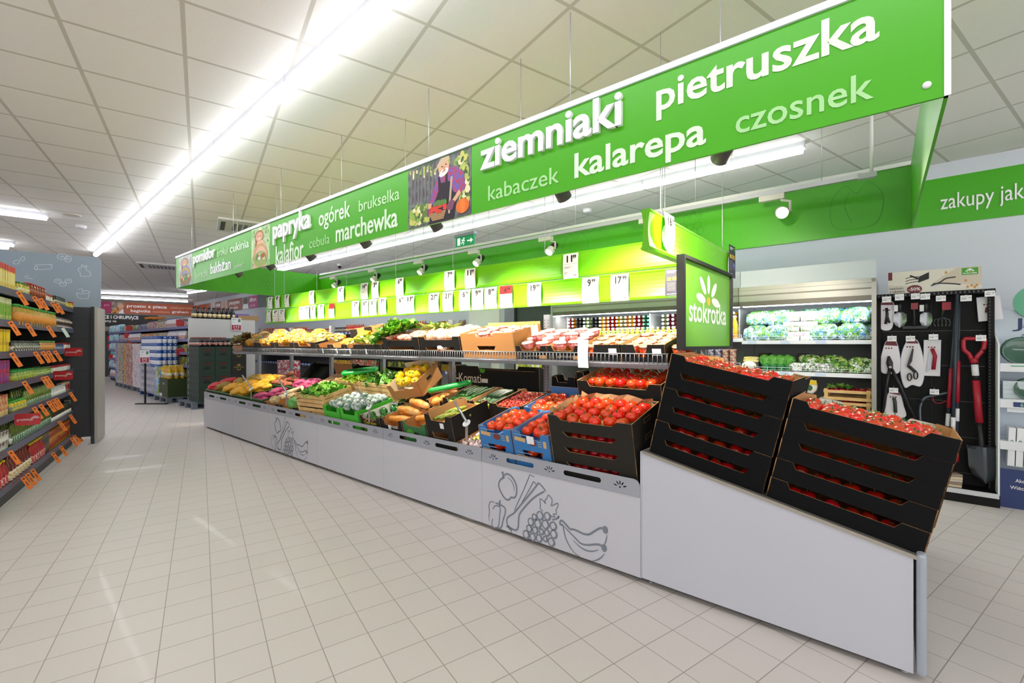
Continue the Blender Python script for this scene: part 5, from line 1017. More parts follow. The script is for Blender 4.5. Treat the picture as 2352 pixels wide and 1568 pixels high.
for i in range(5): salad_grn.put(fz @ T3(.66+.2*(i % 3)-.04*(i > 2), .18+.1*(i//3), 1.066+.02*(i//3)) @ RX(-.3), f'dark green salad bag, {ordw(i % 3)} from the left in row {i//3+1} of the second shelf', 'salad bags of the second shelf')
spk = bag('salad_bag', 'salad bag', .12, .06, .09, ['d9d9d2', '5f7a4a', '8a8f8a', 'eeeeea', '3f5a2c'], 40, 8)
for i in range(4): spk.put(fz @ T3(.52+.09*i, .13, 1.07), f'small silver salad bag, {ordw(i)} from the left on the second shelf', 'small salad bags')
ypack = make_one('cabbage_pack', 'packet', lambda: MB().blob(.065, .04, .07, mat('e8e4da', .4), 2, T3(0, 0, .07), .05, 8, 2), ('printed_top', lambda: MB().box(-.06, .06, -.044, -.04, .09, .13, mat('d9b81c', .4))), ('printed_emblem', lambda: MB().lathe([(.026, 0), (.026, .002)], mat('2c5a3a', .4), 14, T3(0, -.041, .06) @ RX(pi/2))))
for i in range(6): ypack.put(fz @ T3(.40+.125*(i % 3), .12, (.682, .84)[i//3]) @ SCL(1, 1, 1.13), f'yellow topped pack, {ordw(i % 3)} from the left, {("lower", "upper")[i//3]} layer of the third shelf', 'yellow topped packs')
for k in range(2):
    M = fz @ T3(.77, .06, .682+.118*k); wood_crate(f'{("lower", "upper")[k]} pale crate of radishes in the refrigerated shelf', M, .38, .3, .1, group='radish crates', lv=(0, 2))
    scatter(radish, M, lsp(.03, .35, 9), lsp(.03, .26, 5), .08, f'radish, #i from the left in row #j of the {("lower", "upper")[k]} pale crate', 'radishes in the crates', .008, pi, 1.2)
leaf_pile('radish_leaves', 'green radish leaves on the upper pale crate', 'leaves', fz @ T3(.8, .1, .885), .2, .16, 40, ('4f8a2c', '3a6f22', '7aa54a'), .045, dome=.04, seed=31)
# juices
gz = S.M(-2.76, FV_)
def bottle_mb(r, h, body, cap, label=None, neck=.35, capr=.45):
    def mf(k): return body
    b = MB().lathe([(r*.9, 0), (r, r*.2), (r, h*.55), (r*.92, h*.62), (r*neck, h*.84), (r*neck, h*.93)], body, 12)
    if label: b.lathe([(r*1.012, h*.16), (r*1.012, h*.46)], label, 12)
    b.lathe([(r*capr, h*.92), (r*capr, h*.99), (r*capr*.9, h)], cap, 10); return b
def bottle(name, cat, r, h, body, cap, label=None, neck=.35, rough=.15):
    f = lambda c, **k: mat(c, rough, coat=.4, **k)
    def mk():
        b = MB().lathe([(r*.9, 0), (r, r*.2), (r, h*.55), (r*.92, h*.62), (r*neck, h*.84), (r*neck, h*.93)], f(body), 12)
        if label: b.lathe([(r*1.012, h*.16), (r*1.012, h*.46)], mat(label, .5, noise='f2efe6', nscale=50), 12)
        o = tag(b.build(name), '', cat); c_ = MB().lathe([(r*(neck+.08), h*.92), (r*(neck+.08), h*.985), (r*neck, h)], mat(cap, .35), 10).build('cap', o); kids(o, c_); return o
    return Proto(mk)
JU = [bottle('juice_bottle', 'bottle', .028, .2, c, 'eeeae4', None, .5) for c in ('e8a01c', 'd9601c', 'f0c83a', '8fae3a', 'b8241c', '5a1c24')]
JB = [bottle('juice_bottle', 'bottle', .024, .17, 'e08a1c', 'f2efe8', None, .62), bottle('juice_bottle', 'bottle', .024, .17, 'a81c1c', 'efeae4', None, .62), bottle('juice_bottle', 'bottle', .024, .17, '1c1c1e', '26282a', None, .62), bottle('juice_bottle', 'bottle', .024, .17, '3f7a5a', '5fae8a', None, .62), bottle('juice_bottle', 'bottle', .024, .17, '7a1c34', 'f4f0e8', None, .62), bottle('juice_bottle', 'bottle', .024, .17, 'e8b81c', 'f4f0e8', None, .62), bottle('juice_bottle', 'bottle', .024, .17, '9fae6a', 'eef2ea', None, .62)]
pat = [1, 0, 2, 2, 6, 6, 2, 2, 5, 0, 1, 1, 5, 6, 0, 5, 1, 1, 3, 3, None, None, 6, 4, 4, 0, 0, 5, 4, 4, 5, 5, 0, 1, 0, 5]
for j in range(4):  # lying bottles added to stand for caps mirrored in the refrigerator canopy
    for i in range(36):
        if pat[i] is None: continue
        x = .08+i*.0662; JB[pat[i]].put(gz @ T3(x, .5, 1.575+j*.052) @ RX(pi/2), f'added mirror-image bottle, {ordw(i)} from the left in row {j+1} of the juice rack', 'added mirror-image bottles in the juice rack')
b = MB().box(.05, 2.46, .33, .71, 1.535, 1.548, fw_)  # rack added to carry the bottles that imitate the reflection
for x in (.05, 1.36, 2.46): b.box(x-.006, x+.006, .33, .71, 1.42, 1.77, fw_)
tag(b.build('reflection_rack', M=gz), 'added white rack for rows of mirror-image bottles in the juice shelf', 'rack')
for i in range(34):
    c = (2, 2, 2, 3, 0, 0, 0, 0, 2, 2, 3, 3, 3, 2, 2, 2, 2, 3, 3, 2, 0, 0, 2, 2, 2, 1, 4, 5, 0, 0, 0, 0, 1, 0)[i]
    s = 1.35 if i > 25 else .82
    JU[c].put(gz @ T3(.09+i*.071, .24, 1.421) @ SCL(s if s > 1 else 1, s if s > 1 else 1, s), f'juice bottle standing, {ordw(i)} from the left on the top juice shelf', 'standing juice bottles')
boxp = make_one('snack_carton', 'carton', lambda: MB().box(-.055, .055, -.05, .05, 0, .13, mat('b08a5c', .7)), ('label', lambda: MB().box(-.03, .03, -.052, -.05, .05, .11, mat('3a3430', .5, noise='c9b79a', nscale=40))))
for i in range(10): boxp.put(gz @ T3(.5+.115*(i % 5), .2, 1.101+.13*(i//5)), f'brown carton, {ordw(i % 5)} from the left in layer {i//5+1} below the upper produce shelf', 'brown cartons in the juice shelf')
gpk = bag('green_packet', 'packet', .14, .07, .12, ['1f9a4a', 'e8efe8', '2c7a3a', '0f6a34'], 26, 4)
for i in range(3): gpk.put(gz @ T3(.2+.12*i, .16, 1.101), f'green and white packet, {ordw(i)} from the left on the lower juice shelf', 'green packets')
ypk = bag('yogurt_packet', 'packet', .1, .07, .13, ['e8c81c', 'e9e4da', '8a9a3a', 'd9a21c'], 30, 6)
for i in range(8): ypk.put(gz @ T3(1.2+.13*i, .16, 1.101), f'yellow packet, {ordw(i)} from the left past the brown cartons', 'yellow packets')
for nm, c, x0, n, z, g_ in (('purple yogurt cup', '5a4a9a', 2.2, 2, 1.101, 0), ('orange yogurt cup', 'd96a2c', 2.36, 2, 1.101, 0)):
    cp = make_one('yogurt_cup', 'cup', lambda c=c: MB().lathe([(.03, 0), (.036, .06), (.038, .065)], mat(c, .4, noise='eae4e0', nscale=40), 14))
    for i in range(6): cp.put(gz @ T3(x0+.08*(i % 2), .14, z+.067*(i//2)), f'{nm}, {ordw(i % 2)} from the left in layer {i//2+1}', 'yogurt cups')
bj = bottle('juice_bottle', 'bottle', .048, .26, 'e8921c', 'e8861c', '3a9a9a', .5)
for i in range(4): bj.put(gz @ T3(2.28+.1*(i % 2), .2+.1*(i//2), 1.421), f'large orange juice bottle, {ordw(i % 2)} from the left in row {i//2+1} beside the shop sign', 'large juice bottles')
# white cabinet, dark panel and slotted post between the shelves and the refrigerators
t = thing('wall_cabinet', 'plain white cabinet between the grocery shelves and the dark panel', 'cabinet', S.M(-4.9, 3.45)); MB().box(0, .75, 0, .6, 0, 2.05, mat('e2e0de', .5)).build('body', t); MB().box(.755, .87, .0, .6, 0, 2.05, grey).build('side_trim', t); MB().box(.12, .55, -.3, -.02, 0, 1.66, mat('aeb4ba', .5)).build('front_panel', t)
t = thing('refrigerator_divider', 'dark grey panel left of the juice refrigerator', 'panel', S.M(-3.55, 3.2)); MB().box(0, .78, 0, .03, 0, 2.25, dgrey).build('panel', t); MB().box(-.04, 0, -.02, .04, 0, 2.25, black).build('edge', t)
lem = tag(MB().box(0, .3, 0, .25, 0, 1.22, patch_mat(['c9d01c', 'e9ecc8', '8fae1c', 'd9dc3a', 'f2f2e6'], 14)).build('display_carton', M=S.M(-3.2, 2.75)), 'tall yellow green printed carton before the dark panel', 'carton')
# ================================================================ garden tool display
TVF, TVB = 3.03, 3.3
t = thing('tool_display', 'black pegboard stand of garden tools', 'display stand', S.M(1.0, TVF))
pbk = mat('090a0b', .6, spec=.25)
b = MB().box(0, .72, .27, .30, .1, 1.82, pbk)
for z in (.2, .52, .84, 1.16, 1.48): b.box(.01, .71, .262, .27, z, z+.006, mat('24262a', .4)); b.box(.36, .364, .262, .27, .1, 1.8, mat('24262a', .4))
b.build('pegboard', t); MB().box(-.03, 0, .2, .32, 0, 1.84, pbk).build('left_post', t)
b = MB().box(.72, .76, .18, .32, 0, 1.84, pbk)
for k in range(60): b.flat([(.727, .12+k*.028), (.735, .12+k*.028), (.735, .133+k*.028), (.727, .133+k*.028)], mat('3a3d40', .4), .179)
b.build('right_post', t); MB().box(-.01, .77, .0, .3, .0, .1, pbk).build('base', t); MB().box(0, .765, -.006, .01, .075, .115, mat('c9ccd0', .3, .5)).build('price_rail', t)
b = MB().box(-.03, .76, .13, .30, 1.8, 1.835, pbk)
for k in range(28): b.box(-.02+k*.028, -.01+k*.028, .125, .13, 1.808, 1.826, mat('4a4d52', .4))
b.build('top_rail', t)
def tp(x, y, v=TVB-.03): p = S.pv(1980+x/2.613, 580+y/2.613, v); return p.x, p.z
hv = TVB-.05
# header card
p0, p1 = tp(157, 240, 3.2), tp(718, 66, 3.2); hw = tp(718, 140, 3.2)[0]-p0[0]
t = thing('header_card', 'cream printed header card with a pruner and a fork over the tools', 'card', S.M(p0[0], 3.19, 1.835)); hh = .205
b = MB().box(0, hw, 0, .006, 0, hh, mat('dcd6cb', .5)); y = -.0008; mr = mat('6a1c24', .5); w_ = hw
b.flat([(0, .13), (.03, .13), (.03, hh), (0, hh)], mr, y); b.flat([(.0, 0), (w_*.3, 0), (w_*.36, hh*.3), (0, hh*.4)], mat('c9c2b8', .5), y); b.flat([(w_*.5, hh*.4), (w_, hh*.2), (w_, hh), (w_*.75, hh)], mat('cbbfae', .5), y)
text('naklejki', m_ink, w=w_*.16, h=hh*.1, into=b, M=T3(.012, y-.0004, hh*.2)); text('z rabatem', m_ink, w=w_*.17, h=hh*.1, into=b, M=T3(.012, y-.0004, hh*.06), fat=.01)
b.disc(w_*.3, hh*.17, w_*.085, hh*.19, mr, y-.0003, 24); text('-50%', white, w=w_*.13, h=hh*.14, into=b, M=T3(w_*.235, y-.0008, hh*.11), fat=.015)
b.flat([(w_*.34, hh*.45), (w_*.46, hh*.6), (w_*.46, hh*.9), (w_*.35, hh*.72)], black, y-.0003)
for k in range(3): b.ribbon(smooth_path([(w_*.35, hh*(.72-.1*k)), (w_*.25, hh*(.72-.12*k)), (w_*.2, hh*(.66-.12*k))]), .006, black, y-.0004)
b.ribbon([(w_*.25, hh*.8), (w_*.35, hh*.62)], .014, black, y-.0004); b.ribbon(smooth_path([(w_*.48, hh*.28), (w_*.58, hh*.42), (w_*.64, hh*.56), (w_*.74, hh*.6)]), .011, black, y-.0003); b.ribbon(smooth_path([(w_*.5, hh*.36), (w_*.6, hh*.36), (w_*.7, hh*.32), (w_*.79, hh*.26)]), .011, black, y-.0004); b.flat([(w_*.47, hh*.22), (w_*.58, hh*.36), (w_*.56, hh*.26)], steel, y-.0005)
b.flat([(w_*.8, hh*.66), (w_*.965, hh*.66), (w_*.965, hh*.96), (w_*.8, hh*.96)], mat('3f9a1c', .5), y-.0003); text('stokrotka', white, w=w_*.14, h=hh*.07, into=b, M=T3(w_*.812, y-.0008, hh*.7), fat=.02); daisy(b, w_*.882, hh*.8, hh*.11, white, yel, y-.0006, 1.4)
for q in ((.64, .82), (.84, .42), (.86, .15), (.9, .2), (.93, .12), (.95, .2)): b.disc(w_*q[0], hh*q[1], .009, .012, mat('c98a3a', .5), y-.0004, 10)
b.build('printed_card', t)
def ptag(x0, y0, x1, y1, lb):
    (a0, c1), (a1, c0) = tp(x0, y0, 3.15), tp(x1, y1, 3.15); t = thing('price_tag', lb, 'price tag', S.M(a0, 3.145, c0), 'price tags on the tool hooks'); w, h = a1-a0, c1-c0
    b = MB().box(0, w, 0, .002, 0, h, st_w); b.ribbon([(w*.1, h*.65), (w*.6, h*.68)], .003, m_gtxt, -.0006); b.ribbon([(w*.08, h*.4), (w*.55, h*.42)], .004, m_ink, -.0006); b.ribbon([(w*.82+.006*cos(k), h*.6+.006*sin(k)) for k in range(7)], .002, m_ink, -.0006); b.build('card', t)
    MB().bar((w/2, .003, h+.004), (w/2, TVB-3.145-.005, h+.012), .003, steel).build('hook', t)
for i, q in enumerate(((120,265,175,298),(197,250,252,285),(293,246,347,278),(350,248,408,280),(443,260,503,290),(590,258,658,290),(735,230,798,262),(152,500,207,532),(263,500,318,532),(400,490,457,522),(682,495,745,530),(162,810,217,842),(406,818,462,852))):
    nm = ('the small pruner pack', 'the left trowel', 'the hand hoe', 'the right trowel', 'the claw', 'the long handles', 'the pocket tool', 'the loppers', 'the grass shears', 'the folding saw', 'the spade handle', 'the knife card', 'the bow saw')[i]
    ptag(*q, f'small white price tag hooked over {nm}')
tred = mat('a3142c', .4); tblk = mat('1e2022', .45); chrome = mat('8e9296', .3, .9); pkw = mat('e2dfe4', .45); maroon = mat('6a1620', .45); clear = mat('b9c2d8', .15, coat=.6)
def TM(x, y, v=hv): p = tp(x, y, v); return S.M(p[0], v, p[1])
def sz(dx): return dx/2.613/F*(S.W(1.3, 3.27).y)*1.0
def pl(pts, o):                                    # crop points to local metres about point o
    a0 = tp(*o); return [(tp(*q)[0]-a0[0], tp(*q)[1]-a0[1]) for q in pts]
def pack(name, label, cat, outline, o, top=.25, oval=True):
    t = thing(name, label, cat, TM(*o)); P = smooth_path([V(q) for q in pl(outline, o)], 4, True) if oval else pl(outline, o)
    MB().prism([(p[0]*1.06, p[1]*1.03) for p in P], .004, clear).build('blister', t, T3(0, .001, 0)); b = MB().prism([tuple(p) for p in P], .002, pkw)
    zs = [p[1] for p in P]; zt_ = max(zs); zc = zt_-(zt_-min(zs))*top; hp = [tuple(p) for p in P if p[1] > zc]
    if len(hp) > 2: b.flat(hp, maroon, -.0005)
    for k in range(3): b.flat([(min(p[0] for p in P)*.5+k*.02, zc-.012), (min(p[0] for p in P)*.5+k*.02+.012, zc-.012), (min(p[0] for p in P)*.5+k*.02+.012, zc-.024), (min(p[0] for p in P)*.5+k*.02, zc-.024)], mr, -.0006)
    b.build('printed_card', t, T3(0, -.002, 0)); return t
t = pack('pruner_pack', 'oval pack with a small pruner at the top left of the pegboard', 'tool pack', [(120, 300), (185, 300), (190, 380), (178, 450), (145, 465), (112, 450), (105, 380)], (147, 385))
b = MB().tube([(0, -.01, .085), (.006, -.014, .02), (-.006, -.014, -.07)], .011, tblk, 8); b.tube([(.0, -.01, .03), (.022, -.014, -.06)], .009, tblk, 8); b.build('pruner', t)
for k, (x0, x1) in enumerate(((195, 260), (355, 412))):
    xm = (x0+x1)/2; t = thing('hand_trowel', f'{("left", "right")[k]} hand trowel with a black handle hanging blade down', 'trowel', TM(xm, 372)); q = (x1-x0)/2.613/F*4.15/2
    MB().tube([(0, -.02, .115), (0, -.02, .08), (0, -.02, .02)], .014, tblk, 10, rr=[.012, .016, .01]).build('handle', t)
    b = MB(); rows = []
    for z, w in ((.025, .35), (.0, .95), (-.06, 1.0), (-.1, .7), (-.125, .05)): rows.append(b.vs([(s*w*q, -.02+.012*(1-s*s), z) for s in (-1, -.5, 0, .5, 1)]))
    for a_, c_ in zip(rows, rows[1:]):
        for i in range(4): b.face([a_[i], a_[i+1], c_[i+1], c_[i]], chrome, True)
    b.build('blade', t)
    MB().box(-.045, -.015, -.03, -.028, .03, .09, st_w).build('paper_tag', t)
t = thing('hand_hoe', 'black hand hoe hanging between the two trowels', 'hoe', TM(310, 380)); MB().tube([(0, -.02, .13), (0, -.02, .05), (.004, -.02, -.1)], .011, tblk, 8, rr=[.013, .01, .016]).build('handle', t); MB().box(-.08, .09, -.03, -.025, -.12, -.095, tblk).build('blade', t)
MB().box(-.02, .03, -.036, -.034, .06, .12, mat('8a2a34', .5)).build('paper_tag', t)
t = thing('hand_cultivator', 'chrome clawed hand cultivator hanging right of the trowels', 'cultivator', TM(478, 385)); MB().tube([(.01, -.02, .13), (.01, -.02, .06), (0, -.025, .0)], .014, tblk, 8).build('handle', t)
b = MB()
for k in range(5): x = -.05+.025*k; b.tube([(0, -.025, 0), (x, -.03, -.03), (x*1.1, -.04, -.07), (x*.9, -.06, -.085)], .003, chrome, 6)
b.build('claws', t); MB().box(.0, .06, -.036, -.034, .06, .13, mat('a31c34', .5)).build('paper_tag', t)
t = pack('loppers', 'long handled loppers hanging on a white printed card', 'loppers', [(150, 530), (200, 530), (222, 600), (228, 680), (215, 720), (160, 725), (120, 715), (112, 660), (125, 590)], (168, 640), .2)
a0 = tp(168, 640)
def rel(x, y): p = tp(x, y); return p[0]-a0[0], p[1]-a0[1]
b = MB()
for pts in (((165, 700), (150, 780), (120, 990)), ((180, 700), (225, 790), (325, 1010))): b.tube([(rel(*q)[0], -.03, rel(*q)[1]) for q in pts], .013, tblk, 8)
b.build('handle', t); MB().tube([(rel(160, 620)[0], -.03, rel(160, 620)[1]), (rel(165, 660)[0], -.03, rel(165, 660)[1]), (rel(172, 705)[0], -.03, rel(172, 705)[1])], .02, tblk, 8, rr=[.008, .026, .018]).build('cutting_head', t); MB().lathe([(.012, 0), (.012, .004)], chrome, 12).build('pivot', t, T3(rel(170, 685)[0], -.055, rel(170, 685)[1]) @ RX(pi/2)); MB().tube([(rel(300, 990)[0], -.03, rel(300, 990)[1]), (rel(330, 1015)[0], -.03, rel(330, 1015)[1])], .015, tred, 8).build('grip_end', t)
t = pack('grass_shears', 'large oval pack with grass shears at the middle of the pegboard', 'tool pack', [(275, 530), (330, 530), (362, 620), (372, 710), (352, 795), (300, 790), (258, 805), (234, 720), (240, 610)], (300, 665), .12)
a0 = tp(300, 665); b = MB(); b.prism([rel(303, 570), rel(310, 580), rel(300, 650), rel(275, 690), rel(268, 680)], .01, tblk, M=T3(0, -.025, 0)); b.build('blade', t)
b = MB()
for cx_, cz_ in ((285, 745), (322, 735)): b.tube([(rel(cx_, cz_)[0]+.014*cos(k*.63), -.02, rel(cx_, cz_)[1]+.035*sin(k*.63)) for k in range(11)], .006, tblk, 6)
b.tube([(rel(280, 680)[0], -.02, rel(280, 680)[1]), (rel(320, 715)[0], -.02, rel(320, 715)[1])], .013, tblk, 8); b.build('handle', t)
t = pack('folding_saw', 'white card with a red folding saw', 'tool pack', [(373, 527), (472, 527), (466, 738), (370, 735)], (420, 632), .14, False)
a0 = tp(420, 632); MB().tube([(rel(420, 575)[0], -.016, rel(420, 575)[1]), (rel(438, 620)[0], -.016, rel(438, 620)[1]), (rel(428, 700)[0], -.016, rel(428, 700)[1])], .014, tred, 8).build('grip', t); MB().prism([rel(400, 600), rel(410, 590), rel(415, 700), rel(385, 718)], .003, chrome, M=T3(0, -.01, 0)).build('blade', t)
t = pack('knife_card', 'white card with a dark knife below the loppers', 'tool pack', [(160, 842), (222, 842), (248, 920), (255, 985), (140, 985), (146, 910)], (198, 915), .14)
MB().tube([(-.008, -.014, .07), (0, -.014, .03), (.004, -.014, -.07)], .014, mat('3a3d42', .5), 8).build('knife', t)
t = thing('bow_saw', 'bow saw with a grey hooped frame hanging low on the pegboard', 'saw', TM(420, 900)); a0 = tp(420, 900)
MB().tube([(q[0], -.02, q[1]) for q in smooth_path([rel(*q) for q in ((350, 1010), (348, 930), (370, 875), (420, 858), (520, 838))])], .011, mat('5a646c', .3, .5), 8).build('frame', t); MB().tube([(q[0], -.03, q[1]) for q in smooth_path([rel(*q) for q in ((424, 860), (428, 890), (460, 902), (515, 885))])], .004, tred, 6).build('guard', t)
for k, (xa, ya, xb, yb, g0, g1) in enumerate(((570, 255, 515, 1010, 690, 925), (580, 300, 566, 1240, 645, 890), (572, 250, 545, 1080, 800, 940))):
    t = thing('long_handled_tool', ('leaning long handled tool with a red grip, the left one of three', 'long handled tool with the highest red grip of three', 'dark long handled tool between the two red gripped ones')[k], 'garden tool', TM(xa, ya, hv-.05-.02*k)); a0 = tp(xa, ya)
    f = lambda y: (rel(xa+(xb-xa)*(y-ya)/(yb-ya), y)[0], -.0, rel(xa, y)[1])
    MB().tube([f(ya), f(yb)], .013, mat('2c3640', .4), 10).build('shaft', t)
    if k < 2: MB().tube([f(g0), f(g1)], .018, tred, 10).build('grip', t)
    MB().tube([f(g1+35), f(g1+110)], .0165, st_w, 10).build('paper_band', t)
    if k == 1: MB().tube([f(1165), f(1240)], .018, tred, 10).build('lower_grip', t)
t = thing('spade', 'large red and black garden spade with a D shaped handle', 'spade', TM(690, 800, hv-.06)); a0 = tp(690, 800)
MB().tube([(q[0], -.02, q[1]) for q in smooth_path([rel(*q) for q in ((655, 640), (640, 610), (612, 585), (608, 540), (614, 522), (670, 520), (726, 522), (732, 540), (725, 585), (700, 612), (680, 640))], 5)], .017, tred, 10).build('grip', t)
f = lambda x, y: (rel(x, y)[0], -.02, rel(x, y)[1])
MB().tube([f(667, 635), f(672, 665)], .028, tred, 12).build('collar', t); MB().tube([f(672, 660), f(682, 760)], .022, tblk, 12).build('neck', t); MB().tube([f(674, 672), f(680, 738)], .0235, st_w, 12).build('paper_band', t); MB().tube([f(682, 765), f(702, 1015)], .026, tred, 12).build('shaft', t)
MB().tube([f(702, 1010), f(724, 1245)], .018, tblk, 12, rr=[.017, .02]).build('socket', t)
b = MB(); rows = []
for yy, xl, xr in ((1155, 628, 822), (1165, 632, 822), (1280, 640, 822), (1330, 664, 805), (1360, 700, 775), (1370, 735, 740)): rows.append(b.vs([(rel(xl+(xr-xl)*s/8, 0)[0], -.03+.03*(2*s/8-1)**2-.02*max(0, 1-abs(s-4)/1.5)*(yy < 1300), rel(700, yy)[1]) for s in range(9)]))
for a_, c_ in zip(rows, rows[1:]):
    for i in range(8): b.face([a_[i], a_[i+1], c_[i+1], c_[i]], mat('5a5f66', .25, .8), True)
b.build('blade', t); b = MB().tube([f(628, 1155), f(665, 1165), f(710, 1150)], .008, tblk, 6); b.tube([f(735, 1150), f(780, 1165), f(822, 1155)], .008, tblk, 6); b.build('tread', t)
t = pack('pocket_tool', 'blister card with a small pocket multitool at the top right', 'tool pack', [(690, 272), (822, 255), (845, 398), (702, 412)], (765, 335), .27, False)
MB().tube([(-.012, -.012, .01), (-.018, -.012, -.035)], .012, mat('5a2a1c', .4), 8).build('pocket_knife', t); b = MB()
for k in range(4): b.bar((-.01, -.012, .012), (.03, -.012, .03-.012*k), .0018, chrome)
b.build('blades', t)
for k in range(5): tag(MB().box(0, .09, 0, .08, 0, .02, mat(('c9b79a', '8a7a6a', 'b9b0a6')[k % 3], .7)).build('gloves', M=S.M(S.pv(2182, 1100, 3.1).x-.02+.004*k, 3.05, .118+k*.022) @ RZ(.1*k)), f'folded pair of gloves, {ordw(k)} from the bottom of the small pile', 'gloves', 'pile of gloves')
# ================================================================ porcelain display at the right edge
px_ = 1.775; pv_ = 3.08
t = thing('porcelain_display', 'white cardboard display of green porcelain at the right edge', 'display stand', S.M(px_, pv_)); pc = mat('dfe3e8', .5); navy = mat('22346a', .5)
MB().prism([(0, 0), (-.35, 0), (-.35, 1.5), (-.28, 1.5), (0, 1.36)], .012, pc, M=RZ(pi/2) @ SCL(-1, 1, 1)).build('side_panel', t)
b = MB().box(.0, .9, .34, .352, .0, 1.66, mat('c9d6e0', .5)); y = .339
text('J', navy, w=.06, h=.09, into=b, M=T3(.115, y, 1.5)); text('a', navy, w=.03, h=.05, into=b, M=T3(.18, y, 1.5)); text('Zbi', navy, w=.05, h=.026, into=b, M=T3(.165, y, 1.42), fat=.01); text('porcelanow', navy, w=.17, h=.026, into=b, M=T3(.075, y, 1.38), fat=.01); b.build('back_panel', t)
b = MB().prism(ell(.26, 1.72, .145, .145, 0, 28), .008, mat('5fae8a', .5), M=T3(0, .31, 0)); b.flat([(.2, 1.61), (.34, 1.61), (.33, 1.8), (.185, 1.8)], navy, .309); text('4', white, w=.05, h=.07, into=b, M=T3(.215, .3085, 1.72), fat=.02); b.build('round_topper', t)
for z in (1.2, .9, .55): MB().box(.005, .9, .03, .34, z-.07, z, pc).build('shelf', t)
MB().box(.005, .9, .02, .035, 0, .32, navy).build('base_panel', t); b = MB(); text('Akc', white, w=.05, h=.03, into=b, M=T3(.09, .0195, .22), fat=.01); text('Więcej', white, w=.1, h=.03, into=b, M=T3(.06, .0195, .16), fat=.01); b.build('base_lettering', t)
b = MB(); b.flat([(.06, 1.145), (.2, 1.145), (.2, 1.185), (.06, 1.185)], st_w, .0285); b.ribbon([(.065, 1.178), (.19, 1.178)], .01, mat('5fae8a', .5), .028); b.flat([(.08, .84), (.2, .84), (.2, .88), (.08, .88)], navy, .0285); text('69.', mat('8fd0b0', .5), w=.04, h=.03, into=b, M=T3(.12, .028, .845), fat=.01); b.build('price_label', t)
plate = make_one('green_plate', 'plate', lambda: MB().lathe([(0, .0), (.07, .0), (.1, .012), (.118, .02), (.12, .017), (.1, .008), (.07, -.006)], mat('2f5a4a', .15, coat=.6), 28))
for i in range(3): plate.put(S.M(px_+.14+.0*i, pv_+.12+.035*i, 1.3) @ RX(pi/2-.25), f'dark green plate standing on the top shelf of the porcelain display, {ordw(i)} from the front', 'green plates'); plate.put(S.M(px_+.18, pv_+.1+.035*i, .985) @ RX(pi/2-.25) @ SCL(.75, .75, .75), f'smaller green plate on the middle shelf of the porcelain display, {ordw(i)} from the front', 'small green plates')
bxp = make_one('porcelain_box', 'box', lambda: MB().box(-.11, .11, 0, .2, 0, .036, mat('c6d2d6', .5)), ('green_end', lambda: MB().box(.05, .112, -.002, .0, .002, .034, mat('7ab29a', .5))))
for k in range(4): bxp.put(S.M(px_+.14, pv_+.1, .902+.037*k), f'flat porcelain box, {ordw(k)} from the bottom of the pile on the display', 'porcelain boxes')
tag(MB().box(0, .2, 0, .004, 0, .11, mat('e4e8ec', .5)).build('picture_card', M=S.M(px_+.05, pv_+.07, .552+.24)), 'pale gallery card on the porcelain display', 'card')
cat_ = make_one('catalogue', 'catalogue', lambda: MB().box(-.02, .02, 0, .15, 0, .32, mat('e8eaee', .4)), ('oval_emblem', lambda: MB().disc(0, .2, .012, .02, mat('8a94a0', .5), -.001)))
for k in range(4): cat_.put(S.M(px_+.07+.047*k, pv_+.06, .342) @ RY(.03), f'white catalogue standing on the lowest shelf, {ordw(k)} from the left', 'white catalogues')
# ================================================================ grocery shelves at the left
gs = mat('2a2c34', .45); gl = mat('4a4e66', .4); LZ = (.143, .449, .734, 1.008, 1.273, 1.54, 1.812); GE = -3.03
g_post = mat('2c2f33', .5)
t = thing('grocery_shelf', 'tall dark grocery shelf along the left side of the aisle', 'shelf', G.M(0, 0))
MB().box(GE, .5, .5, .53, 0, 2.0, mat('1d1f22', .6), SCL(1, -1, 1) @ I4).build('back_panel', t); MB().box(GE, .5, -.5, -.02, .0, .09, g_post).build('base', t)
for i, z in enumerate(LZ):
    MB().box(GE, .5, -.48, -.002, z-.03, z-.008, gs).build('shelf_plate', t)
    b = MB().box(GE, .5, -.002, .01, z-.034, z+.026, gl)
    b.build('price_rail', t)
for k in range(4): MB().box(GE+k*1.05, GE+k*1.05+.03, -.53, -.5, 0, 2.05, g_post).build('post', t)
GT = [0]
def gx(px, y): return G.pv(px, y, -.02).x
def gy(i, px): return (663, 739, 814.5, 889, 966, 1046, 1132)[6-i]+((711, 759, 798, 848, 901, 951, 1007)[6-i]-(663, 739, 814.5, 889, 966, 1046, 1132)[6-i])*px/178
def jar(body, lid, label=None, r=.036, h=.11, name='jar', cat='jar'):
    def mk():
        b = MB().lathe([(r*.92, 0), (r, .006), (r, h*.74), (r*.82, h*.86), (r*.82, h*.88)], mat(body, .15, coat=.5), 12)
        if label: b.lathe([(r*1.015, h*.18), (r*1.015, h*.62)], mat(label, .5, noise=body, nscale=70), 12)
        o = tag(b.build(name), '', cat); c_ = MB().lathe([(r*.86, h*.86), (r*.88, h*.99), (r*.8, h)], mat(lid, .35), 12).build('lid', o); kids(o, c_); return o
    return Proto(mk)
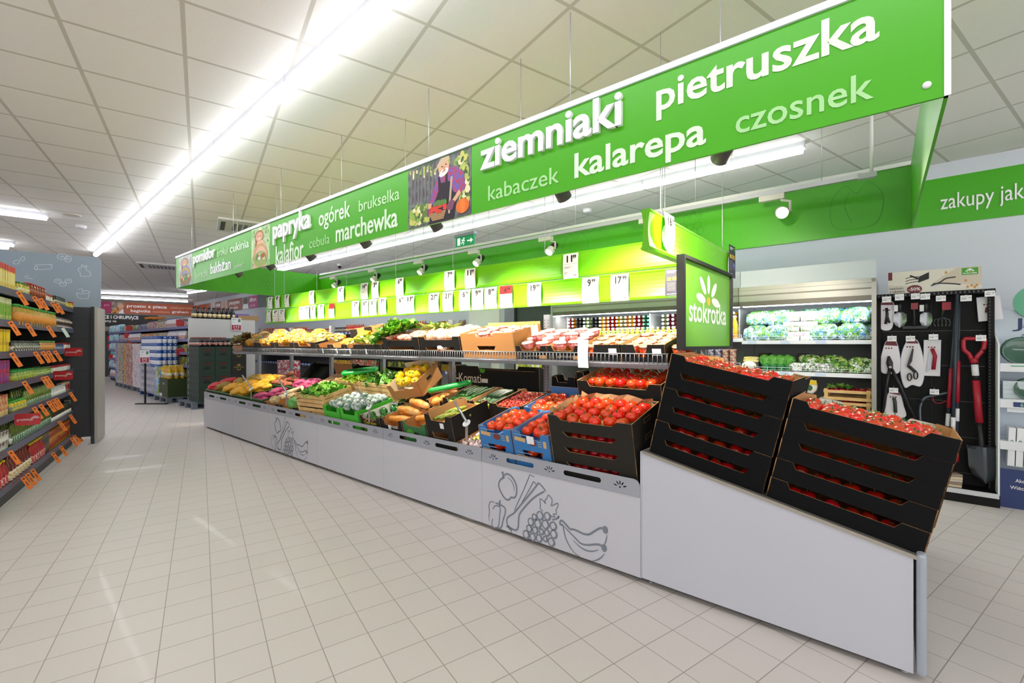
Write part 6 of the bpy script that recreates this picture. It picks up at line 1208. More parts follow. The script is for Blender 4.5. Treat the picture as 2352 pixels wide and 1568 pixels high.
def carton_item(c, c2, w=.07, d=.05, h=.17, name='carton', band=(.35, .75), top=None):
    def mk():
        o = tag(MB().box(-w/2, w/2, 0, d, 0, h, mat(c, .5, noise=c2, nscale=22)).build(name), '', 'carton'); q = [MB().box(-w/2+.004, w/2-.004, -.0012, -.0002, h*band[0], h*band[1], mat(c2, .5)).build('printed_label', o)]
        if top: q.append(MB().box(-w/2-.001, w/2+.001, -.001, d+.001, h*.8, h+.001, mat(top, .5)).build('lid_band', o))
        kids(o, *q); return o
    return Proto(mk)
SHN = ('bottom', 'second', 'third', 'fourth', 'fifth', 'sixth', 'top')
def row(i, x0, x1, pr, pitch, desc, depth=1, dv=.085, stack=1, sh=0.0, v0=-.06):
    """fill shelf i between two places along its edge with a kind of thing"""
    x0 = x0 or -45
    a, b = gx(x1, gy(i, x1)), gx(x0, gy(i, x0)); a = max(a, GE+.04)
    n = max(1, int((b-a)/pitch))
    for k in range(n):
        for d in range(depth):
            for s in range(stack):
                pr.put(G.M(a+(k+.5)*(b-a)/n, v0-d*dv+.03, LZ[i]+.0005-.008+s*sh, pi+R.uniform(-.12, .12)), f'{desc}, {ordw(k)} from the aisle end{"" if depth == 1 else ", "+("front", "back")[d]}{"" if stack == 1 else " "+("lower", "upper", "third")[s]}, {SHN[i]} shelf', f'{desc}s on the {SHN[i]} left shelf')
Jr = jar
row(6, 0, 38, carton_item('d9b83a', 'e9d98a', .06, .05, .245, 'pasta_box', top='c03a2c'), .064, 'tall yellow box', 1); row(6, 38, 62, Jr('b9a83a', '3f7a2c', 'e2dfc0', .034, .13), .072, 'yellow jar')
row(6, 62, 98, Jr('8a3a1c', 'a3241c', '9a4a2c', .042, .155), .088, 'red brown jar'); row(6, 98, 124, carton_item('e6e0d4', 'f2efe8', .075, .06, .12, 'sauce_box', top='b04a2c'), .08, 'white box with a red top')
row(6, 124, 146, Jr('2a2a24', '3a3a34', 'd9d2b8', .033, .125, 'tin', 'tin'), .07, 'dark tin'); row(6, 146, 162, carton_item('d9c81c', 'e8dc3a', .09, .06, .1, 'yellow_box'), .095, 'plain yellow box'); row(6, 162, 182, Jr('c9962c', 'a3241c', 'd9b86a', .033, .12), .07, 'honey coloured jar')
row(5, 0, 30, carton_item('c9c98a', '7aae3a', .07, .06, .225, 'juice_carton', top='e3e6c0'), .074, 'green and white carton'); row(5, 30, 122, Jr('b8963a', '2f8f34', 'e0802a', .045, .19), .096, 'large pickle jar with an orange label')
row(5, 122, 182, Jr('3a1a14', '2a2018', 'd9cfc0', .028, .075), .06, 'small dark jam jar', 1, stack=2, sh=.078)
row(4, 0, 26, carton_item('d9b82c', 'e8c81c', .08, .06, .11, 'mustard_box', top='c9a21c'), .085, 'yellow carton', 1, stack=2, sh=.112); row(4, 26, 87, Jr('1f1a1a', '2a2a28', 'd3cfc4', .036, .125), .076, 'black jar with a pale label')
row(4, 87, 122, Jr('b8742c', '3f8a34', 'd9a04a', .036, .13), .076, 'orange jar with a green lid'); row(4, 122, 143, Jr('2a3a6a', '23305a', '8fa0c8', .03, .1), .065, 'dark blue jar'); row(4, 143, 182, carton_item('d9d6cf', 'eeebe4', .08, .06, .11, 'white_box', top='a31c24'), .085, 'white box with a red lid')
row(3, 0, 26, carton_item('b81c2c', '8a3a8a', .075, .05, .11, 'pasta_pack'), .08, 'red and purple pack', 1, stack=2, sh=.112); row(3, 26, 73, Jr('7a8a24', '1f8a34', 'b0b83a', .04, .12), .085, 'pickle jar with a green lid', 2)
row(3, 73, 113, Jr('6a8a2c', '3f6a24', 'c9cf8a', .034, .11), .072, 'light green jar', 2); row(3, 113, 182, carton_item('dcdad4', 'eeece6', .08, .06, .1, 'white_box', top='9a2028'), .085, 'low white box with a dark red rim', 1)
row(2, 0, 22, carton_item('b8241c', 'd9c08a', .07, .06, .2, 'rice_pack', (.0, .35)), .075, 'red and cream pack'); row(2, 22, 55, Jr('c9b82c', '3f9a34', '5a6a7a', .036, .13), .076, 'yellow jar with a green lid', 2)
oil = bottle('oil_bottle', 'bottle', .032, .2, '5c6e1a', '23301a', '2f6a44', .38); dob = bottle('oil_bottle', 'bottle', .032, .22, '4a5a16', '2a2a1a', '1f6a44', .38)
row(2, 55, 113, oil, .068, 'green oil bottle', 2); row(2, 113, 146, Jr('c9ccca', 'b9bcba', 'e9e9e4', .036, .13, 'tin', 'tin'), .076, 'white tin', 1); row(2, 146, 180, carton_item('d9c9a0', 'a3242c', .07, .05, .14, 'soup_pack'), .075, 'cream and red pack', 1)
row(1, 0, 23, carton_item('4a1a1a', 'e6e2da', .08, .06, .085, 'jam_tray', (.0, .45)), .085, 'dark red tray with a white base', 1, stack=2, sh=.088); row(1, 23, 113, dob, .068, 'dark green oil bottle', 2)
row(1, 113, 160, bottle('sauce_bottle', 'bottle', .03, .17, '23240f', '1c1c18', 'e4e2d8', .45), .064, 'black bottle with a pale label', 2); row(1, 160, 178, carton_item('dedad2', 'b8a89a', .07, .05, .17, 'milk_carton'), .075, 'white carton', 1)
vin = bottle('vinegar_bottle', 'bottle', .042, .27, '6a1c14', 'a3241c', 'c9a04a', .3); ket = bottle('ketchup_bottle', 'bottle', .036, .24, 'a8141c', 'e2c81c', 'c01c24', .3)
row(0, 0, 14, ket, .08, 'red sauce bottle', 1); row(0, 14, 63, vin, .09, 'tall dark red bottle', 1); row(0, 68, 98, ket, .078, 'ketchup bottle with a yellow cap', 2); row(0, 98, 116, carton_item('8a6a44', '3a3a34', .09, .06, .24, 'brown_carton', (.5, .8)), .095, 'tall brown carton', 1)
row(0, 116, 171, carton_item('d9a81c', 'a8241c', .07, .05, .11, 'instant_soup'), .075, 'yellow and red packet', 1, stack=2, sh=.112)
# orange strips and red flags on the price rails
oran = mat('ee7a14', .5)
def strip_mk():
    o = tag(MB().box(-.016, .016, -.001, .001, -.13, .0, oran).build('price_strip'), '', 'price strip'); q = MB(); q.ribbon([(-.006, -.02), (.006, -.02)], .012, m_ink, -.002); q.ribbon([(0, -.05), (0, -.09)], .005, m_ink, -.002); kids(o, q.build('printed_price', o)); return o
strip = Proto(strip_mk)
TAGS = {6: (22, 60, 76, 104, 116), 5: (2, 43, 94, 178), 4: (6, 63, 81, 94, 111), 3: (36, 81, 90), 2: (60, 76, 95, 105, 114, 148), 1: (2, 122, 148), 0: (33, 44, 56, 106, 125, 151, 158, 164)}
for i, xs in TAGS.items():
    for k, x in enumerate(xs):
        u = max(gx(x, gy(i, x)), GE+.03)
        strip.put(G.M(u, .03, LZ[i]+.012, 1.95) @ RX(-.15) @ RY(-.42), f'orange hanging price strip, {ordw(k)} from the near end on the {SHN[i]} left shelf rail', 'orange price strips of the left shelf')
strip_w = Proto(lambda: tag(MB().box(-.016, .016, -.001, .001, -.12, .0, mat('cfe0da', .5)).build('price_strip'), '', 'price strip')); strip_w.put(G.M(gx(130, gy(5, 130)), .03, LZ[5]+.012, 1.95) @ RX(-.15) @ RY(-.42), 'single pale price strip among the orange ones on the sixth left shelf')
def flag(M, label, s=1.0, txt=True):
    t = thing('promotion_flag', label, 'flag', M); w, h = .16*s, .1*s
    MB().prism([(r_[0]*w, r_[1]*h) for r_ in ((.06, 0), (.94, 0), (1, .1), (1, .9), (.94, 1), (.06, 1), (0, .9), (0, .1))], .003, mat('b0141c', .4)).build('flag', t)
    if txt:
        b = MB(); text('promocja', white, w=w*.6, h=h*.24, into=b, M=T3(w*.1, -.001, h*.4)); 
        for k in range(7): a_ = -1.2+k*.4+pi/2; b.ribbon([(w*.8+.008*cos(a_), h*.52+.008*sin(a_)), (w*.8+.028*cos(a_), h*.52+.028*sin(a_))], .003, white, -.0015)
        b.build('lettering', t)
FA = -atan2(P1.y, P1.x)+pi/2
for (x, y, i, lb) in ((33, 978, 1, 'red promotion flag on the second shelf at the left'), (122, 873, 2, 'red promotion flag between the fourth and third shelf'), (148, 818, 3, 'red promotion flag below the fifth shelf near its end')):
    p = G.pv(x, y, .05); q = G.W(p.x, .05); flag(MX.Translation((q.x, q.y, p.z)) @ RZ(.55), lb)
# end wall of the neighbouring shelf with the grey doodle header
t = thing('shelf_end', 'dark shelf end with a grey end board past the left shelf', 'shelf', FWm := Fr(2700, (-5.72, 6.227), -1).M(0, 0)); HB = mat('8e9dae', .55); ds = mat('34373c', .5)
b = MB().box(-2.6, -.03, .0, .03, .1, 1.86, ds)
for z in (.55, 1.0, 1.42): b.box(-2.6, -.03, -.003, 0, z, z+.004, mat('1f2124', .5))
b.build('back_panel', t)
b = MB().box(-.035, 0, -.03, .03, 0, 1.87, g_post)
for k in range(50): b.flat([(-.026, .12+k*.035), (-.01, .12+k*.035), (-.01, .138+k*.035), (-.026, .138+k*.035)], m_hole, -.031)
b.build('post', t); MB().box(0, .03, 0, .6, .02, 1.87, mat('b3afaa', .5)).build('end_board', t, RZ(-.0)); MB().lathe([(.02, 0), (.02, .01)], steel, 10).build('foot', t, T3(-.04, -.02, 0))
ht = thing('shelf_header', 'blue grey header board with white bakery doodles over the shelf end', 'sign', FWm @ T3(0, .03, 0)); hb = MB()
P_ = [(-2.9, 1.83), (.015, 1.83)]+[(.015+.06*sin(k*pi/12)-.0, 2.49+.06*(1-0)-.06+.06*sin(k*pi/12)) for k in range(0)]+[(.06, 1.88), (.06, 2.52), (.03, 2.555), (-2.9, 2.555)]
hb.prism(P_, .02, HB, mat('c3c9d0', .5)); hb.build('board', ht)
FWf = Fr(2700, (-5.72, 6.227), -1); b = MB(); wl = mat('c6d0da', .6)
def hq(x, y): p = FWf.pv(x/4.9, 540+y/4.9, .03); return p.x, p.z
def hs(pts, cl=False, n=4): b.ribbon(smooth_path([hq(*p) for p in pts], n, cl), .007, wl, -.0012, cl)
for cx_, cy_, rx, ry in ((700, 240, 55, 32), (765, 268, 38, 34)): hs([(cx_+rx*cos(k*.7), cy_+ry*sin(k*.7)) for k in range(9)], True); hs([(cx_-25, cy_-8), (cx_-8, cy_+8), (cx_+5, cy_-8), (cx_+20, cy_+8)])
hs([(390, 335), (590, 328)]); hs([(395, 350), (400, 385), (570, 378), (582, 345), (560, 332)]); hs([(390, 360), (405, 345), (425, 360), (410, 390), (392, 380)], True)
hs([(905, 460), (900, 420), (880, 395), (890, 370), (920, 360), (915, 340), (935, 335), (950, 365), (965, 340), (978, 350), (970, 395), (1000, 405), (1020, 440), (1010, 460), (905, 462)]); hs([(905, 385), (912, 390)])
for cx_, cy_ in ((650, 515), (770, 515), (710, 550)): hs([(cx_+38*cos(k*.7), cy_+24*sin(k*.7)) for k in range(9)], True); hs([(cx_-15, cy_), (cx_, cy_-10), (cx_+18, cy_)])
hs([(860, 650), (880, 700), (930, 715), (990, 708), (1000, 660)]); hs([(860, 650), (930, 660), (1005, 650), (1005, 630), (960, 625), (930, 645)]); hs([(930, 645), (925, 605), (880, 610)]); hs([(150, 305), (180, 280), (215, 285), (210, 315), (170, 325)], True); hs([(230, 265), (265, 240), (280, 265), (250, 290)], True); hs([(270, 465), (320, 455)]); hs([(290, 480), (370, 490)])
b.build('doodles', ht)
# ================================================================ bakery wall and signs far behind
t = thing('bakery_sign', 'orange bakery sign band across the far wall', 'sign', FW.M(0, -.03)); orng = mat('b0532c', .55)
b = MB().box(-2.42, -.0, 0, .02, 2.66, 3.15, orng)
def fw(x, y): p = FW.pv(220+x/9.8, 660+y/9.8, -.03); return p.x, p.z
def ft(s, l, r, h, m, fat=.01): (x0, z0), (x1, z1) = fw(*l), fw(*r); text(s, m, w=x1-x0, h=h, into=b, M=T3(x0, -.001, (z0+z1)/2), fat=fat)
ft('prosto z pieca', (700, 445), (1600, 470), .13, wt, .02); ft('bagietka', (785, 550), (1230, 560), .12, wt, .012); ft('czosnkowa', (1280, 560), (1665, 572), .08, mat('d9a48a', .5)); ft('wieloziarniste', (1680, 470), (2190, 490), .09, mat('d9a48a', .5)); ft('graham', (1715, 570), (2090, 580), .11, wt)
b.build('orange_panel', t); b = MB().box(-4.2, -2.84, 0, .02, 2.66, 3.15, mat('a32c5c', .55)); ft('giel', (180, 405), (300, 415), .09, mat('d98ab0', .5)); b.build('pink_panel', t)
b = MB().box(-2.84, -2.42, 0, .02, 2.66, 3.15, mat('5a4a44', .6, noise='b9a294', nscale=6)); b.disc(-2.55, 2.97, .1, .12, skin, -.001); b.flat([(-2.62, 2.66), (-2.45, 2.66), (-2.45, 2.85), (-2.58, 2.85)], st_w, -.001)
for k in range(6): b.disc(-2.8+.05*k, 2.72+.06*(k % 3), .07, .04, mat('d98a2c', .5), -.0015-.0001*k, 10, .6)
b.build('photo_print', t)
t = thing('bakery_counter', 'dark bakery board with white capitals below the orange sign', 'sign', FW.M(0, -.03)); b = MB().box(-4.2, -1.3, 0, .02, 2.1, 2.62, mat('23221f', .6))
ft('CE I CHRUPIĄCE', (170, 695), (960, 715), .14, wt, .03); ft('emy na', (190, 775), (465, 780), .1, wt, .015); b.build('board', t)
for k in range(4): MB().tube([(-1.75+.13*k, -.005, 2.47+.04*(k % 2)), (-1.45+.13*k, -.02, 2.52)], .05, mat('c97a2c', .6), 8).build('baguette_print', t)
MB().box(-4.2, -.3, -.3, 0, 1.85, 1.92, mat('4a3f38', .6)).build('shelf', t); MB().box(-4.2, -.3, -.02, .02, 0, 1.85, mat('34373b', .6)).build('lower_panel', t)
t = thing('wall_sign', 'row of brown and pink word signs high on the back wall', 'sign', S.M(0, WV-.03)); 
def ws(xa, xb, c, w1, w2, cl):
    p, q = S.pv(xa, 692, WV-.03), S.pv(xb, 690, WV-.03); b = MB().box(p.x, q.x, 0, .02, 2.66, 3.1, mat(c, .55)); w = q.x-p.x
    if w1: text(w1[0], wt, w=w*.75, h=.15, into=b, M=T3(p.x+w*.08, -.001, 2.9), fat=.01)
    if w2: text(w2, mat(cl, .5), w=w*.6, h=.12, into=b, M=T3(p.x+w*.12, -.001, 2.71), fat=.01)
    return b
ws(446, 484, 'a8502c', None, None, 'ffffff').build('orange_panel', t)
b = ws(484, 494, 'b9b4b0', None, None, 'ffffff'); b.build('photo_print', t); ws(495, 508, '8a4a3a', ('chleb',), None, 'b98a7a').build('brown_panel', t)
b = ws(508, 522, 'd3c0b6', None, None, ''); p = S.pv(515, 690, WV-.03); b.disc(p.x, 2.93, .16, .11, skin, -.001); b.disc(p.x, 2.75, .22, .09, mat('a87a4a', .6), -.0015); b.build('photo_print', t)
ws(524, 556, '94503c', ('pieczywo',), 'chrupkie', 'ece4e0').build('brown_panel', t); b = ws(556, 571.5, '7a828c', None, None, ''); p = S.pv(564, 690, WV-.03); b.disc(p.x, 2.95, .2, .12, mat('6a4434', .6), -.001); b.flat([(p.x-.3, 2.66), (p.x+.3, 2.66), (p.x+.2, 2.84), (p.x-.2, 2.84)], st_w, -.001); b.build('photo_print', t)
ws(572, 592, 'b83a7a', ('dżem',), 'powidła', 'e09ac0').build('pink_panel', t); ws(592, 640, '54605c', None, None, '').build('photo_print', t)
# ================================================================ goods along the far aisle
fs = mat('3c3e58', .5); frl = mat('7a78a8', .45)
FU0, FU1, FVv = -22.0, -10.75, .95
t = thing('far_shelf', 'long shelf of mixed goods along the far aisle', 'shelf', S.M(0, FVv)); MB().box(FU0, FU1, .5, .53, 0, 2.1, mat('26282c', .6)).build('back_panel', t); MB().box(FU0, FU1, .05, .5, 0, .12, black).build('base', t)
FZ = (.15, .5, .82, 1.14, 1.46, 1.78)
for z in FZ: MB().box(FU0, FU1, 0, .5, z-.03, z, fs).build('shelf_plate', t); MB().box(FU0, FU1, -.012, 0, z-.04, z+.025, frl).build('price_rail', t)
def generic(name, cat, cols, w, d, h, sc=16): return make_one(name, cat, lambda: MB().box(-w/2, w/2, 0, d, 0, h, patch_mat(cols, sc)))
kinds = [(bag('bag_of_goods', 'bag', .22, .16, .27, ['9fd0e0', 'c9e6ee', '5aa6c8', 'eef4f6'], 14, 3), .24, 'pale blue film pack'), (generic('carton', 'carton', ['e9e6de', 'd9a21c', 'c9c9c0', '8a6a3a'], .12, .12, .22), .13, 'cream printed carton'),
         (generic('carton', 'carton', ['3a4a9a', 'e4e6ee', '23306a', '6a7ac0'], .14, .12, .2), .15, 'blue printed carton'), (generic('carton', 'carton', ['e8e6ea', 'cfcad6', 'd92c3a', '8a8a94'], .13, .1, .24), .14, 'white and red carton'),
         (generic('carton', 'carton', ['d97a2c', 'c92c2c', 'e9c83a', 'f0e4d0'], .12, .1, .22), .13, 'orange and red carton'), (bottle('cleaner_bottle', 'bottle', .05, .26, 'e6e4ea', '3a6ab0', 'b83a4a', .4), .11, 'white cleaner bottle'),
         (generic('carton', 'carton', ['d9c81c', '2a2a24', '8aa83a', 'e8e2c0'], .13, .1, .22), .14, 'yellow and black carton'), (bottle('cleaner_bottle', 'bottle', .05, .26, '5aa8b8', 'eef0f2', 'e9ecef', .4), .11, 'turquoise bottle'), (generic('carton', 'carton', ['3a7a3a', 'd9dcd0', '8fb54a', '23502c'], .13, .1, .2), .14, 'green printed carton')]
seqs = ((5, 7, 5, 0), (0, 8, 3, 6), (7, 5, 2, 3, 6), (0, 8, 3, 3, 8, 6), (0, 3, 5, 4, 1, 5, 6), (0, 0, 1, 8, 2, 3, 1, 5, 3, 2))
for i, z in enumerate(FZ):
    u = FU0+.1; ks = seqs[i]; seg = (FU1-.1-u)/len(ks); n_ = 0
    for k in ks:
        pr, pitch, desc = kinds[k]; c = int(seg/pitch/1.0)
        for q in range(c):
            if i < 3 and q % 2 and u+q*pitch > -17: continue
            pr.put(S.M(u+(q+.5)*seg/c, FVv+.06, z+.001), f'{desc} on the {("bottom", "second", "third", "fourth", "fifth", "top")[i]} far shelf, place {n_+1} from its far end', f'goods on the {("bottom", "second", "third", "fourth", "fifth", "top")[i]} far shelf'); n_ += 1
        u += seg
for k, (x, y) in enumerate(((407, 743), (291, 755), (287, 772), (294, 790), (289, 807), (247, 778), (247, 797), (252, 820), (279, 823), (264, 831), (408, 810))):
    p = S.pv(x, y, FVv-.06); flag(S.M(p.x-.1, FVv-.06, p.z-.06) @ RZ(.5), f'small red promotion flag, {ordw(k)} on the far shelf', 1.7, False)
plm = mat('6a7480', .55); pl2 = mat('2a4a8a', .5)
def pallet(label, u, v, w, d, m=plm):
    t = thing('pallet', label, 'pallet', S.M(u, v)); b = MB()
    for k in range(6): b.box(k*w/6+.004, (k+1)*w/6-.006, 0, d, .11, .135, m)
    b.build('top_boards', t)
    for x in (0, w/2-.05, w-.1): MB().box(x, x+.1, 0, d, .0, .02, m).build('runner', t)
    for x in (0, w/2-.05, w-.1):
        for y in (0, d/2-.05, d-.1): MB().box(x, x+.1, y, y+.1, .02, .11, m).build('block', t)
def stackp(pr, u, v, nu, nv, nz, pu, pv__, pz, z0, desc, group):
    for z in range(nz):
        for i in range(nu):
            for j in range(nv): pr.put(S.M(u+(i+.5)*pu, v+j*pv__, z0+z*pz), f'{desc}, {ordw(i)} from the far end in layer {z+1}{"" if nv == 1 else (" front", " back", " rear")[j]}', group)
PV = .58
for k, (u, w) in enumerate(((-18.4, 1.15), (-17.2, 1.15), (-15.95, 1.2))): pallet(f'grey pallet under the packs, {ordw(k)} from the far end of the aisle', u, PV, w, .34)
pallet('blue pallet under the stacked water packs', -14.6, .5, 1.7, .42, pl2); pallet('grey pallet under the green oil carton', -12.75, .42, 1.15, .5); pallet('grey pallet under the bottle crates', -11.0, .5, .95, 1.4)
def fpack(cols, w, h, sc=24): return generic('pack', 'pack', cols, w-.006, .3, h-.006, sc)
stackp(fpack(['5a4ab0', 'cfd0e0', '8a7ac8'], .3, .42), -18.4, PV, 1, 1, 3, .3, 0, .42, .137, 'violet pack', 'violet packs on the far pallet'); stackp(fpack(['e4e4e2', '8a9a6a', 'b0b4ae', '5a6a4a', 'd9a0a0'], .4, .42), -18.1, PV, 2, 1, 3, .42, 0, .42, .137, 'white printed pack', 'white packs on the far pallets')
stackp(fpack(['d98a1c', 'e4a83a', '8a4a1c', 'e9dcc8'], .4, .42), -17.2, PV, 1, 1, 3, .45, 0, .42, .137, 'orange bottle pack', 'orange packs'); stackp(fpack(['b8342c', 'd98a6a', 'e9e2da', '6a4a3a'], .4, .42), -16.75, PV, 2, 1, 3, .36, 0, .42, .137, 'red bottle pack', 'red packs')
stackp(fpack(['eceaee', 'd9cfe0', 'e4b8c0', 'f4f4f6', 'b9a8c8'], .5, .31), -15.95, PV, 2, 1, 4, .48, 0, .31, .137, 'white milk pack', 'milk packs'); stackp(fpack(['5a9ad0', 'e9eef2', 'a8c8a0', 'd9b0a0'], .25, .31), -14.98, PV, 1, 1, 4, .26, 0, .31, .137, 'pale blue pack', 'pale blue packs')
def water_mk():
    b = MB(); w = .2
    for k in range(2):
        for s, z0, h, m in ((1, 0, .1, mat('e4e8f2', .35, coat=.4)), (1, .1, .075, mat('1f5ab0', .35, coat=.4))): b.lathe([(.05, z0), (.052, z0+.004), (.052, z0+h-.004), (.05, z0+h)], m, 12, T3((k-.5)*.108, .055, 0))
    b.disc(-.054, .14, .014, .014, wt, .001); b.disc(.054, .14, .014, .014, wt, .001)
    return b
wpk = make_one('water_pack', 'bottle pack', water_mk)
for z in range(8):
    for i in range(8): wpk.put(S.M(-14.55+(i+.5)*.21, .51, .14+z*.178), f'blue bottle pack, {ordw(i)} from the far end in layer {z+1}, tall stack', 'bottle packs of the tall stack')
    for j in range(2): wpk.put(S.M(-12.88, .62+.22*j, .14+z*.178) @ RZ(pi/2), f'blue and white bottle pack on the near end of the stack, layer {z+1}, {("front", "back")[j]} one', 'bottle packs of the tall stack')
b = MB(); g0 = [(-14.6, .499, .1), (-13.1, .497, .1), (-12.86, .498, .1)]
b.face(b.vs([(0, 0, 0), (1.7, 0, 0), (1.7, -.012, .55), (1.3, -.015, .7), (.6, -.01, 1.05), (0, 0, 1.1)]), mat('c9cadf', .2, alpha=.6, coat=.5)); tag(b.build('stretch_film', M=S.M(-14.6, .495, .1)), 'torn clear stretch film over the tall bottle stack', 'film')
tag(MB().box(0, .35, 0, .4, 0, .68, patch_mat(['6aa8d8', 'd9c81c', 'cfe2f0', '8a9a1c', '7ab0dc'], 7)).build('display_carton', M=S.M(-12.7, .43, .137)), 'sky blue and yellow printed carton on the pallet', 'carton')
t = thing('oil_carton', 'dark green carton of oil bottles on the pallet', 'carton', S.M(-12.3, .44, .137)); b = MB().box(0, .68, 0, .45, 0, .42, mat('2f3f14', .55)); text('OLIWA', st_w, w=.2, h=.05, into=b, M=T3(.24, -.001, .28)); b.flat([(.0, .0), (.2, .0), (.2, .07), (.0, .07)], st_w, -.001); b.build('carton', t)
ob2 = bottle('oil_bottle', 'bottle', .045, .3, 'd0a414', 'e8c81c', 'b8a02c', .32)
for i in range(7):
    for j in range(3): ob2.put(S.M(-12.25+i*.095, .5+j*.12, .558), f'yellow oil bottle, {ordw(i)} from the far end in row {j+1} on the green carton', 'oil bottles on the green carton')
# bottle crates
def bcrate(col, kind):
    def mk():
        m = mat(col, .5); o = tag(MB().box(0, .4, 0, .3, 0, .29, m).build('bottle_crate'), '', 'crate'); b = MB(); q = []
        for x in (.1, .3):
            for z in (.1, .22): b.flat([(x-.025, z-.035), (x+.025, z-.035), (x+.025, z+.01), (x, z+.035), (x-.025, z+.01)], m_hole, -.001)
        b.T = T3(.4, 0, 0) @ RZ(pi/2)
        if kind == 'green':
            b.flat([(.07, .2), (.23, .2), (.23, .25), (.07, .25)], m_hole, -.001)
            for k in range(4): b.disc(.09+.04*k, .222, .013, .015, mat('8a2418', .4), -.0015, 10)
            b.flat([(.08, .1), (.22, .1), (.2, .16), (.1, .16)], m_hole, -.001)
        else:
            gd = mat('b0902c', .5)
            for k in range(3): b.flat([(.12+.02*k, .17), (.14+.02*k, .17), (.13+.02*k, .21)], gd, -.001)
            b.ribbon([(.115, .165), (.185, .165)], .012, gd, -.001); text('ZIMNE PIWO', gd, w=.2, h=.022, into=b, M=T3(.05, -.001, .12), fat=.01)
            b.ribbon(smooth_path([(.11, .1), (.13, .075), (.15, .07), (.17, .075), (.19, .1)]), .012, gd, -.001)
        b.T = MX.Identity(4); q.append(b.build('openings', o)); kids(o, *q); return o
    return Proto(mk)
gcr, kcr = bcrate('1a3327', 'green'), bcrate('131314', 'black'); UC = -10.0
for z in range(4):
    for i in range(2): gcr.put(S.M(UC-.8+.4*i, .6, .137+z*.292), f'dark green bottle crate, {("far", "near")[i]} one in layer {z+1} of the green stack', 'green bottle crates')
    for j in range(2):
        if z < 4: (kcr if j else gcr).put(S.M(UC-.4, .905+j*.305, .137+z*.292), f'{("dark green", "black")[j]} bottle crate facing the stand, layer {z+1} of the {("inner green", "black")[j]} stack', f'{("inner green", "black")[j]} bottle crates')
sod = bottle('cola_bottle', 'bottle', .034, .2, '1f1412', 'a3241c', 'a83a2c', .35); sob = bottle('beer_bottle', 'bottle', .034, .2, '141214', 'c9c9cc', 'd9d6d0', .35)
for i in range(9):
    for j in range(3): sod.put(S.M(UC-.76+.085*i, .64+.09*j, 1.305), f'red labelled bottle, {ordw(i)} from the far end, row {j+1}, on the green crates', 'bottles on the green crates')
for i in range(4):
    for j in range(6): (sod if j < 3 else sob).put(S.M(UC-.34+.085*i, .94+.09*j, 1.305), f'{"red" if j < 3 else "pale"} labelled bottle, {ordw(i)} from the far end, row {j+1}, crates by the stand', 'bottles on the crates')
# white end panel with bottles on top
t = thing('shelf_divider', 'plain light grey shelf end panel behind the bottle crates', 'panel', S.M(-10.72, .6)); MB().box(0, .03, 0, 1.35, 0, 1.93, mat('c9c9c8', .5)).build('panel', t); MB().box(-.5, 0, 0, 1.35, 1.88, 1.92, fs).build('top_shelf', t)
wb_ = bottle('wine_bottle', 'bottle', .04, .27, '16140f', '1c1a18', 'c9a82c', .32)
for i in range(9):
    for j in range(2): wb_.put(S.M(-10.8-.11*j, .75+.095*i, 1.922), f'black bottle, {ordw(i)} from the left in row {j+1} on the grey panel', 'bottles on the grey panel')
tag(MB().box(0, .3, 0, .45, 0, .12, mat('a8865c', .7)).build('cardboard_box', M=S.M(-11.1, 1.62, 1.925)), 'brown carton on top of the grey panel right of the bottles', 'box'); tag(MB().box(0, .05, 0, .4, 0, .08, mat('6a5ab0', .5)).build('folded_bag', M=S.M(-10.9, 1.48, 2.0)), 'violet folded pack above the grey panel', 'pack')
def stand_sign(M, w, h, num, label, pole=None, name='promotion_sign'):
    t = thing(name, label, 'sign', M); b = MB().box(0, w, 0, .006, 0, h, st_w); y = -.001
    b.flat([(w*.04, h*.05), (w*.96, h*.05), (w*.96, h*.45), (w*.04, h*.45)], mat('a3183a', .5), y); text(num, white, w=w*.55, h=h*.2, into=b, M=T3(w*.22, y-.0005, h*.22), fat=.02); text('GRATIS', white, w=w*.5, h=h*.08, into=b, M=T3(w*.25, y-.0005, h*.09), fat=.01)
    b.flat([(w*.66, h*.68), (w*.92, h*.68), (w*.92, h*.92), (w*.66, h*.92)], mat('5a8a6a', .5), y); b.ribbon([(w*.1, h*.86), (w*.45, h*.86)], h*.04, mat('4a6a5a', .5), y); b.ribbon([(w*.1, h*.66), (w*.3, h*.66)], h*.03, m_gtxt, y); b.build('board', t)
    if pole: MB().box(w/2-.015, w/2+.015, .007, .03, -pole, 0, black).build('pole', t); MB().box(w/2-.2, w/2+.5, -.03, .06, -pole, -pole+.02, black).build('foot', t)
q = S.pz(332, 928, 0); x0, x1 = 1+0, 1; p_a, p_b = S.pv(323, 804, q.y), S.pv(344, 833, q.y)
w0 = S.W(q.x, q.y); Y_ = w0.y; sw_m = 21.5/F*Y_; zb_ = H-(834-CY)/F*Y_; zt_ = H-(804-CY)/F*Y_
stand_sign(MX.Translation((w0.x-sw_m/2, w0.y, zb_)), sw_m, zt_-zb_, '2+2', 'white and red two plus two sign on a black pole in the aisle', zb_)
a_, c_ = S.pu(545, 728, -10.3), S.pu(568, 759, -10.3); stand_sign(S.M(-10.66, a_.y, c_.z) @ RZ(pi/2), c_.y-a_.y, a_.z-c_.z, '1+1', 'white and red one plus one sign on the grey end panel')
